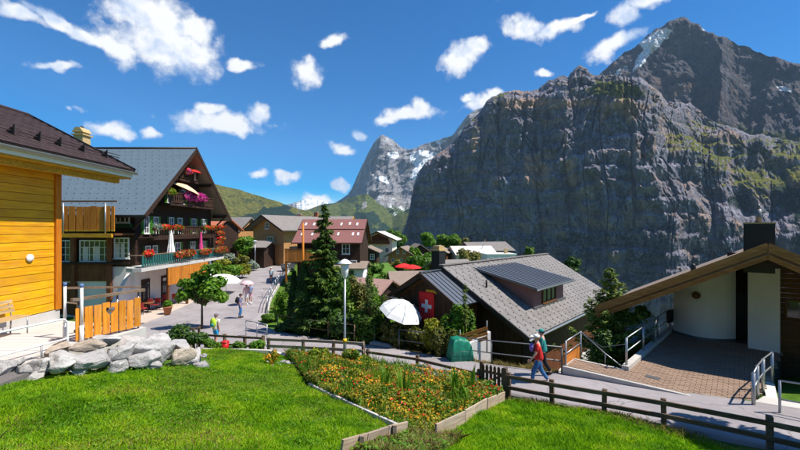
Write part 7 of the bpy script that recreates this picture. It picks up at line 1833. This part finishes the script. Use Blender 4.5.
bedmass('pale_grasses', 'beige and silvery seed heads at the back of the bed', 16000, 0.06, M['leaf_silver'], lambda x, y, px: core(px, 378, 480)*np.clip((y-(14.4-0.85*x)+2.0)/0.8, 0, 1), lambda x, y: bh(x, y)*1.0, 3.0, 0.2)
tag(blades('bed_grass', BED, 22000, 0.12, 0.42, 0.006, M['dry_grass'], thin=lambda x, y, c: np.clip((y-11.2)/3, 0.1, 0.8)), 'tall dry grass stems in the back of the flower bed', 'grass')
BEDF = [(-0.85, 6.05), (0.12, 7.4), (0.7, 7.7), (1.2, 7.6), (0.6, 6.2), (0.2, 5.8)]
tag(blades('bed_grass', BEDF, 9000, 0.08, 0.24, 0.006, M['dry_grass']), 'long dry grass in front of the retaining boards', 'grass')
p = scatter(BEDF, 2600); q = np.c_[p, gz_(p[:, 0], p[:, 1])+0.13*npr.uniform(size=len(p))**1.4]
tag(link('bed_weeds', leafmesh('bed_weeds', q, 0.05, M['leaf_bright'], np.tile((0, 0, 1.2), (len(q), 1)), 1.6)), 'green weeds spilling between the two board edgings', 'weeds', kind='stuff')
# single plants in the bed
def bed_shrub(px, py, d, w, h, mats, lab, n=1500, size=0.055, name='bed_shrub'):
    p = P(px, py, d); z0 = float(gz_(np.array([p.x]), np.array([p.y]))[0]); t = thing(name, lab, 'plant', (p.x, p.y, z0))
    B = rblobs(0, 0, h*0.55, w, w, h*0.5, 8, 0.5, int(px))
    for mt, f in mats:
        q, dd = blob_points(B, int(n*f)); q[:, 2] = np.maximum(q[:, 2], 0.01); link('foliage' if f > 0.3 else 'blossom', leafmesh('foliage', q, size, M[mt], dd), t)
    m = MB()
    for b in B[:4]: m.tube([(0, 0, -0.05), (b[0]*0.5, b[1]*0.5, b[2]*0.6), (b[0], b[1], b[2])], [0.014, 0.01, 0.004], 4)
    m.build('stem', M['bark'], t); return t
bed_shrub(320, 366, 14.8, 0.48, 0.72, [('leaf_yellow', 0.8), ('leaf_bright', 0.4)], 'rounded yellow-green shrub at the left end of the flower bed', 2200)
bed_shrub(353, 369, 14.6, 0.42, 0.78, [('leaf_mid', 0.8), ('fl_orange', 0.12), ('leaf_yellow', 0.35)], 'green shrub with orange blossoms at the lamp post foot', 2000)
bed_shrub(311, 378, 13.0, 0.34, 0.28, [('fl_pink', 0.8), ('leaf_mid', 0.35)], 'patch of magenta flowers below the yellow shrub', 1100, 0.045)
bed_shrub(326, 378, 13.0, 0.3, 0.26, [('fl_pink', 0.7), ('leaf_mid', 0.4)], 'second magenta flower patch right of the first', 900, 0.045)
bed_shrub(421, 376, 13.2, 0.34, 0.42, [('leaf_blue', 1.0)], 'blue-green leafy plant at the back of the bed', 1000, 0.07)
bed_shrub(393, 374, 14.0, 0.36, 0.40, [('leaf_silver', 1.0)], 'silvery plant left of the blue-green one', 900, 0.06)
bed_shrub(462, 402, 10.2, 0.26, 0.5, [('leaf_bright', 0.8), ('leaf_yellow', 0.4)], 'bright green bushy plant near the right board edging', 1100, 0.055)
bed_shrub(477, 390, 11.2, 0.32, 0.5, [('leaf_olive', 0.8), ('fl_orange', 0.2)], 'olive plant with orange tips at the right end of the bed', 1000, 0.05)
bed_shrub(271, 376, 12.9, 0.24, 0.6, [('leaf_yellow', 0.6), ('fl_orange', 0.25)], 'thin yellow sapling ringed by stones in the lawn', 330, 0.05, 'sapling')
for i, (px, py, d, lab) in enumerate([(404, 402, 9.8, 'clump of sword-like iris leaves in the middle of the bed'), (455, 395, 10.8, 'iris clump right of the middle of the bed'), (470, 398, 10.9, 'pale iris clump near the picket gate'), (386, 392, 10.6, 'smaller iris clump left of the middle of the bed')]):
    p = P(px, py, d); z0 = float(gz_(np.array([p.x]), np.array([p.y]))[0]); t = thing('iris_plant', lab, 'plant', (p.x, p.y, z0), 0, 'iris clumps in the bed')
    m = MB()
    for k in range(26):
        a = rnd.uniform(0, 6.28); r0 = rnd.uniform(0, 0.16); h = rnd.uniform(0.55, 1.0); le = rnd.uniform(0.05, 0.3); b0 = Vector((r0*math.cos(a), r0*math.sin(a), 0)); dr_ = Vector((math.cos(a), math.sin(a), 0)); s = Vector((-math.sin(a), math.cos(a), 0))*0.022
        m.add([b0-s, b0+s, b0+dr_*le*0.4+s+Vector((0, 0, h*0.7)), b0+dr_*le+Vector((0, 0, h)), b0+dr_*le*0.4-s+Vector((0, 0, h*0.7))], [(0, 1, 2, 3, 4)])
    link('leaves', m.mesh('leaves', M['leaf_bright']), t)
st_ = boulder_mesh(41, M['boulder'])
for i in range(6):
    p = P(270, 376, 12.9); a = i*1.05; x, y = p.x+0.34*math.cos(a), p.y+0.34*math.sin(a)
    o = link('ring_stone', st_, None, (x, y, Hz(x, y)+0.03), (0, 0, i)); o.scale = (0.10, 0.08, 0.06); tag(o, 'small pale stone in the ring round the thin sapling', 'stone', 'stones ringing the sapling')
for i in range(4):
    p = P(283+i*5, 371.5-i*0.8, 13.6); o = link('edge_stone', st_, None, (p.x, p.y, Hz(p.x, p.y)+0.04), (0, 0, i*2)); o.scale = (0.16, 0.12, 0.09); tag(o, 'pale stone in the short edging left of the magenta flowers', 'stone', 'stones at the left bed corner')
# board edgings
def edging(label, a, b, h, n, th, mat, z_off=0.0, posts=0):
    a, b = Vector((*a, 0)), Vector((*b, 0)); t0 = Vector((a.x, a.y, Hz(a.x, a.y))); t = thing('board_edging', label, 'edging', t0)
    for i in range(n):
        p, q = a.lerp(b, i/n+0.004), a.lerp(b, (i+1)/n-0.004)
        zp, zq = Hz(p.x, p.y)+z_off, Hz(q.x, q.y)+z_off; d = Vector((q.x-p.x, q.y-p.y, zq-zp)); L = d.length
        m = MB(); m.bb(0, L, -th/2, th/2, -0.25, h+rnd.uniform(-.012, .012)); o = m.build('board', mat, t, 0.006)
        o.location = Vector((p.x, p.y, zp))-t0; o.rotation_euler = (0, -math.asin(d.z/L), math.atan2(d.y, d.x)+rnd.uniform(-.008, .008))
    for i in range(posts):
        p = a.lerp(b, (i+0.5)/posts); zp = Hz(p.x, p.y); m = MB(); m.bb(-0.035, 0.035, -0.035, 0.035, -0.3, h+0.05); m.build('peg', mat, t, loc=Vector((p.x+0.05, p.y-0.05, zp))-t0)
    return t
edging('thin whitened board edging between left lawn and flower bed', (-2.7, 11.1), (0.1, 7.42), 0.07, 3, 0.06, M['terrace'], 0.03)
edging('weathered retaining boards at the front corner of the left lawn', (0.12, 7.40), (-0.95, 5.95), 0.2, 3, 0.05, M['grey_wood'], 0.02, 2)
edging('pale board edging running from the bed corner to the picket gate', (0.7, 7.62), (3.15, 11.35), 0.26, 3, 0.045, M['grey_wood'], 0.0, 0)
# ---------------------------------------------------------------- people
def skin_mesh(name, verts, edges, radii, mat, parent, root=0, sub=1):
    me = bpy.data.meshes.new(name); me.from_pydata([tuple(v) for v in verts], edges, [])
    o = link(name, me, parent)
    sk = o.modifiers.new('skin', 'SKIN'); sk.use_smooth_shade = True
    sv = me.skin_vertices[0].data if me.skin_vertices else None
    if sv is None:
        import bmesh
        bm = bmesh.new(); bm.from_mesh(me); bm.verts.layers.skin.verify(); bm.to_mesh(me); bm.free(); sv = me.skin_vertices[0].data
    for i, r in enumerate(radii):
        sv[i].radius = (r, r) if not isinstance(r, tuple) else r
        sv[i].use_root = (i == root)
    ss = o.modifiers.new('sub', 'SUBSURF'); ss.levels = sub; ss.render_levels = sub
    me.materials.append(mat); return o
def person(label, loc, rz, h, shirt, legs, shoes, hair, hat=None, stride=0.3, lean=0.03, arms=((0.2, -0.1), (-0.15, -0.1)), shorts=False, pack=None, sleeves=0.5, skirt=None, skin=None, bend=(0.35, 0.35), front=None, name='person', group=None):
    """faces local +X; arms: per side (swing of upper arm forward, extra lift sideways)"""
    k = h/1.75; t = thing(name, label, 'person', loc, rz, group); S = lambda x, y, z: Vector((x, y, z))*k
    skin = skin or M['skin']
    pel, spi, che, nek, hed, top = S(0, 0, .93), S(lean*.5, 0, 1.13), S(lean, 0, 1.34), S(lean+.01, 0, 1.47), S(lean+.035, 0, 1.58), S(lean+.03, 0, 1.70)
    V = [pel, spi, che, nek, hed, top]; E = [(0, 1), (1, 2), (2, 3), (3, 4), (4, 5)]; Rr = [(.12, .14), (.105, .125), (.11, .15), .05, (.088, .075), (.06, .055)]
    J = {}
    for s, nm in ((1, 'l'), (-1, 'r')):
        sw, lift = arms[0 if s > 0 else 1]; bd = bend[0 if s > 0 else 1]
        sh = S(lean, .185*s, 1.40); el = sh+S(math.sin(sw)*.28, (.05+lift*.28)*s, -math.cos(sw)*.28*math.cos(lift)); f = sw+bd
        wr = el+S(math.sin(f)*.25, (.01+lift*.1)*s, -math.cos(f)*.25); hn = wr+S(math.sin(f)*.09, 0, -math.cos(f)*.09)
        i = len(V); V += [sh, el, wr, hn]; E += [(2, i), (i, i+1), (i+1, i+2), (i+2, i+3)]; Rr += [.06, .043, .03, (.038, .02)]; J['a'+nm] = (sh, el, wr, hn, f)
        st = stride*s; hp = S(0, .09*s, .90); kn = S(st*.30+(0.06 if st else 0.01), .095*s, .50); an = S(st*.62-(0.02 if st > 0 else 0.04 if st < 0 else 0), .095*s, .085+(0.06 if st < 0 else 0)); to = an+S(.15, .015*s, -.055-(0.03 if st < 0 else 0))
        i = len(V); V += [hp, kn, an, to]; E += [(0, i), (i, i+1), (i+1, i+2), (i+2, i+3)]; Rr += [.088, .058, .038, .032]; J['l'+nm] = (hp, kn, an, to)
    Rk = [tuple(a*k for a in r) if isinstance(r, tuple) else r*k for r in Rr]
    skin_mesh('body', V, E, Rk, skin, t)
    def grow(r, a): return tuple(x*k+a for x in r) if isinstance(r, tuple) else r*k+a
    # shirt
    VV = [S(0, 0, .82), spi, che, S(lean+.005, 0, 1.42), S(0, 0, .97)]; EE = [(0, 4), (4, 1), (1, 2), (2, 3)]; RR = [grow((.15, .165), .025), grow((.125, .145), .022), grow((.125, .16), .02), grow(.07, .012), grow((.14, .155), .024)]
    for nm in 'lr':
        sh, el, wr, hn, f = J['a'+nm]; i = len(VV); VV += [sh, sh.lerp(el, min(1, sleeves*1.6))]; EE += [(2, i), (i, i+1)]; RR += [grow(.065, .012), grow(.052, .014)]
        if sleeves > 0.7: VV += [el.lerp(wr, .9)]; EE += [(i+1, i+2)]; RR += [grow(.036, .01)]
    skin_mesh('shirt', VV, EE, RR, shirt, t)
    # trousers, shorts or skirt
    if skirt is not None:
        m = MB(); m.lathe([(.14*k, .98*k), (.17*k, .85*k), (.24*k, .55*k), (.23*k, .545*k), (.15*k, .85*k)], 14); m.build('skirt', skirt, t)
    else:
        VV = [pel-S(0, 0, -.03), pel-S(0, 0, .04)]; EE = [(0, 1)]; RR = [grow((.128, .142), .014), grow((.12, .14), .016)]
        for nm in 'lr':
            hp, kn, an, to = J['l'+nm]; i = len(VV); end = hp.lerp(kn, .95) if shorts else an+S(0, 0, .03); VV += [hp, hp.lerp(kn, .6) if shorts else kn, end]; EE += [(1, i), (i, i+1), (i+1, i+2)]; RR += [grow(.092, .012), grow(.07, .014), grow(.064 if shorts else .05, .014)]
        skin_mesh('trousers', VV, EE, RR, legs, t)
    for nm in 'lr':
        hp, kn, an, to = J['l'+nm]
        m = MB(); c = an.lerp(to, .55); m.ball((0, 0, 0), 1, 12, 8, (.145*k, .055*k, .06*k)); m.build('shoe', shoes, t, loc=c+S(0, 0, -.02), rot=(0, math.atan2((an-to).z-.055*k, .15*k), 0))
    # hair, face, hat
    m = MB(); m.ball(hed+S(-.02, 0, .055), .105*k, 14, 9, (1.02, .9, .92)); m.build('hair', hair, t)
    fx = hed+S(.085, 0, 0)
    m = MB(); m.ball(fx+S(.012, 0, .0), .02*k, 8, 6, (1.1, .7, 1.2)); m.build('nose', skin, t)
    for s in (1, -1):
        m = MB(); m.ball(hed+S(0, .08*s, 0), .028*k, 8, 6, (.7, .45, 1.1)); m.build('ear', skin, t)
        m = MB(); m.ball(fx+S(-.002, .032*s, .028), .012*k, 8, 5); m.build('eye', M['black_metal'], t)
    m = MB(); m.ball(fx+S(-.005, 0, -.045), .022*k, 8, 5, (.5, 1, .3)); m.build('mouth', col('lips', (0.4, 0.14, 0.11)), t)
    if hat is not None:
        m = MB(); m.ball(hed+S(-.005, 0, .085), .106*k, 14, 8, (1.05, .95, .75)); ho = m.build('hat', hat, t)
        m = MB(); m.ball(hed+S(.13, 0, .075), .075*k, 12, 6, (1.2, 1.1, .16)); m.build('hat_brim', hat, ho)
    # hands: fingers
    for nm in 'lr':
        sh, el, wr, hn, f = J['a'+nm]; s = 1 if nm == 'l' else -1; dwn = (hn-wr).normalized(); fw = Vector((math.cos(f), 0, math.sin(f)))
        m = MB()
        for q, L in ((-.03, .062), (-.01, .075), (.01, .08), (.03, .07)):
            b0 = hn+fw*q*k-dwn*.01*k; b1 = b0+dwn*L*.55*k; b2 = b1+(dwn*.8+Vector((0, -.5*s, 0))).normalized()*L*.5*k
            m.tube([b0, b1, b2], [.009*k, .0085*k, .006*k], 6)
        b0 = wr.lerp(hn, .5)+fw*.03*k; m.tube([b0, b0+(fw*.8+dwn*.6)*.04*k, b0+(fw*.5+dwn*.9)*.07*k], [.011*k, .010*k, .007*k], 6)
        tag(m.build('hand', skin, t), kind='stuff')
    if pack:
        (pm_, w, hh, dd, pm2) = pack
        m = MB(); m.ball((0, 0, 0), 1, 14, 10, (dd, w, hh)); pk = m.build('backpack', pm_, t, loc=che+S(-.20, 0, -.06))
        m = MB(); m.ball((0, 0, 0), 1, 12, 8, (dd*.55, w*.7, hh*.4)); m.build('pocket', pm2, pk, loc=(-dd*.7, 0, -hh*.35))
        for s in (1, -1):
            m = MB(); m.tube([che+S(-.1, .09*s, .10), che+S(.02, .10*s, .125), che+S(.145, .09*s, .02), che+S(.06, .15*s, -.2), che+S(-.12, .12*s, -.2)], .016*k, 6); m.build('strap', pm2, t)
    if front:
        m = MB(); m.ball((0, 0, 0), 1, 14, 10, (.08*k, .13*k, .15*k)); m.build('chest_bag', front, t, loc=che+S(.19, 0, -.06))
    return t
def on_path(px, d):
    x = (px-400)/F*d; return x
RED, JEAN, BLK = col('red_shirt', (0.62, 0.018, 0.012), 0.85), col('blue_jeans', (0.035, 0.13, 0.30), 0.9), col('black_cloth', (0.012, 0.012, 0.014), 0.9)
def pz_path(x, y):      # height of the path surface
    N = resample(NEAR, 200); Fp = resample(FAR, 200); best = min(range(200), key=lambda i: (N[i].lerp(Fp[i], .5)-Vector((x, y, -5.6))).length)
    return N[best].lerp(Fp[best], .5).z+0.03
pr = (P(539, 384, 12.9).x, 12.9); zr_ = P(539, 385, 12.9).z
person('person in red t-shirt, blue jeans and white cap striding along the path', (pr[0], pr[1], zr_), R(168), 1.76, RED, JEAN, col('dark_shoe', (0.03, 0.05, 0.09)), col('blond_hair', (0.32, 0.2, 0.08)), M['white_fabric'], 0.42, 0.05, ((0.35, .1), (-0.25, .1)), bend=(.3, .3), front=col('purple_bag', (0.20, 0.13, 0.45)))
pq = (P(541, 380, 13.8).x, 13.6)
person('person in teal cap and black trousers walking behind the one in red', (pq[0], pq[1], pz_path(*pq)), R(160), 1.64, col('teal_cloth', (0.02, 0.24, 0.22)), BLK, BLK, col('dark_hair', (0.03, 0.02, 0.015)), col('teal_cloth', (0.02, 0.24, 0.22)), -0.38, 0.03, sleeves=0.9)
def street_z(x, y): return float(H(np.array([x]), np.array([y]))[0])+0.085
def ps(px, d): x = (px-400)/F*d; return (x, d, street_z(x, d))
person('hiker with yellow-green backpack, cap and blue shorts behind the fence', ps(215.5, 20.4), R(75), 1.74, col('pale_shirt', (0.62, 0.58, 0.5)), col('cyan_shorts', (0.02, 0.33, 0.62)), BLK, col('grey_hair', (0.18, 0.16, 0.15)), col('grey_cap', (0.16, 0.13, 0.16)), 0.12, 0.02, shorts=True, pack=(col('lime_pack', (0.42, 0.62, 0.03), 0.6), 0.17, 0.27, 0.12, col('teal_pocket', (0.05, 0.32, 0.30))))
person('person in blue jeans and lilac shirt with black backpack in the street', ps(240, 26.8), R(20), 1.75, col('lilac_shirt', (0.30, 0.30, 0.50)), col('light_jeans', (0.04, 0.18, 0.40)), BLK, col('dark_hair', (0.03, 0.02, 0.015)), None, 0.05, 0.02, pack=(BLK, 0.16, 0.24, 0.13, BLK))
pu = ps(246.5, 31.4)
person('person in white top holding a pale pink umbrella', pu, R(-80), 1.68, M['palepink'], M['white_fabric'], M['white_fabric'], col('dark_hair', (0.03, 0.02, 0.015)), None, 0.12, 0.0, ((0.5, .1), (0.0, .1)), bend=(1.6, .2), shorts=True)
person('person in blue and white top under the pink umbrella', ps(250.5, 31.8), R(-85), 1.72, col('blue_white', (0.30, 0.38, 0.62)), M['palepink'], M['white_fabric'], col('brown_hair', (0.10, 0.05, 0.03)), None, 0.15, 0.0, shorts=True)
um = thing('umbrella', 'pale pink umbrella held over the couple in the street', 'umbrella', (pu[0]+0.15, pu[1]-0.25, pu[2]+1.0))
m = MB(); m.tube([(0, 0, 0), (0, 0, 1.0)], 0.012, 6); m.build('shaft', M['steel'], um)
V = []; fs = []; q = 24; prof = [(0.01, 1.02), (0.22, .97), (.42, .86), (.56, .70)]
for (r_, z_) in prof:
    for k in range(q): a = 2*math.pi*k/q; V.append((r_*(1-.05*(k % 3 == 1))*math.cos(a), r_*(1-.05*(k % 3 == 1))*math.sin(a), z_))
for j in range(3):
    for k in range(q): fs.append((j*q+k, j*q+(k+1) % q, (j+1)*q+(k+1) % q, (j+1)*q+k))
m = MB(); m.add(V, fs, True); o = m.build('canopy', M['palepink'], um); s_ = o.modifiers.new('solid', 'SOLIDIFY'); s_.thickness = .008
person('walker in pale blue top and rust shorts farther up the street', ps(271, 43), R(95), 1.74, col('pale_blue', (0.42, 0.55, 0.62)), col('rust_shorts', (0.30, 0.10, 0.06)), BLK, col('brown_hair', (0.10, 0.05, 0.03)), M['white_fabric'], 0.2, 0.02, shorts=True)
# seated guests at the cafe are only hinted at: bags and cushions on the chairs stay part of the chairs
# ---------------------------------------------------------------- the air
hb = MB(); hb.bb(-9500, 9500, -5500, 18500, -640, 4200)
ht = NT('thin_alpine_haze')
pv = ht.node('ShaderNodeVolumePrincipled')
pv.inputs['Color'].default_value = (0.50, 0.74, 1.0, 1)
pv.inputs['Density'].default_value = 2.2e-5
pv.inputs['Anisotropy'].default_value = 0.0
ht.l.new(pv.outputs[0], ht.out.inputs['Volume'])
hz = hb.build('haze', ht.m); tag(hz, kind='stuff')
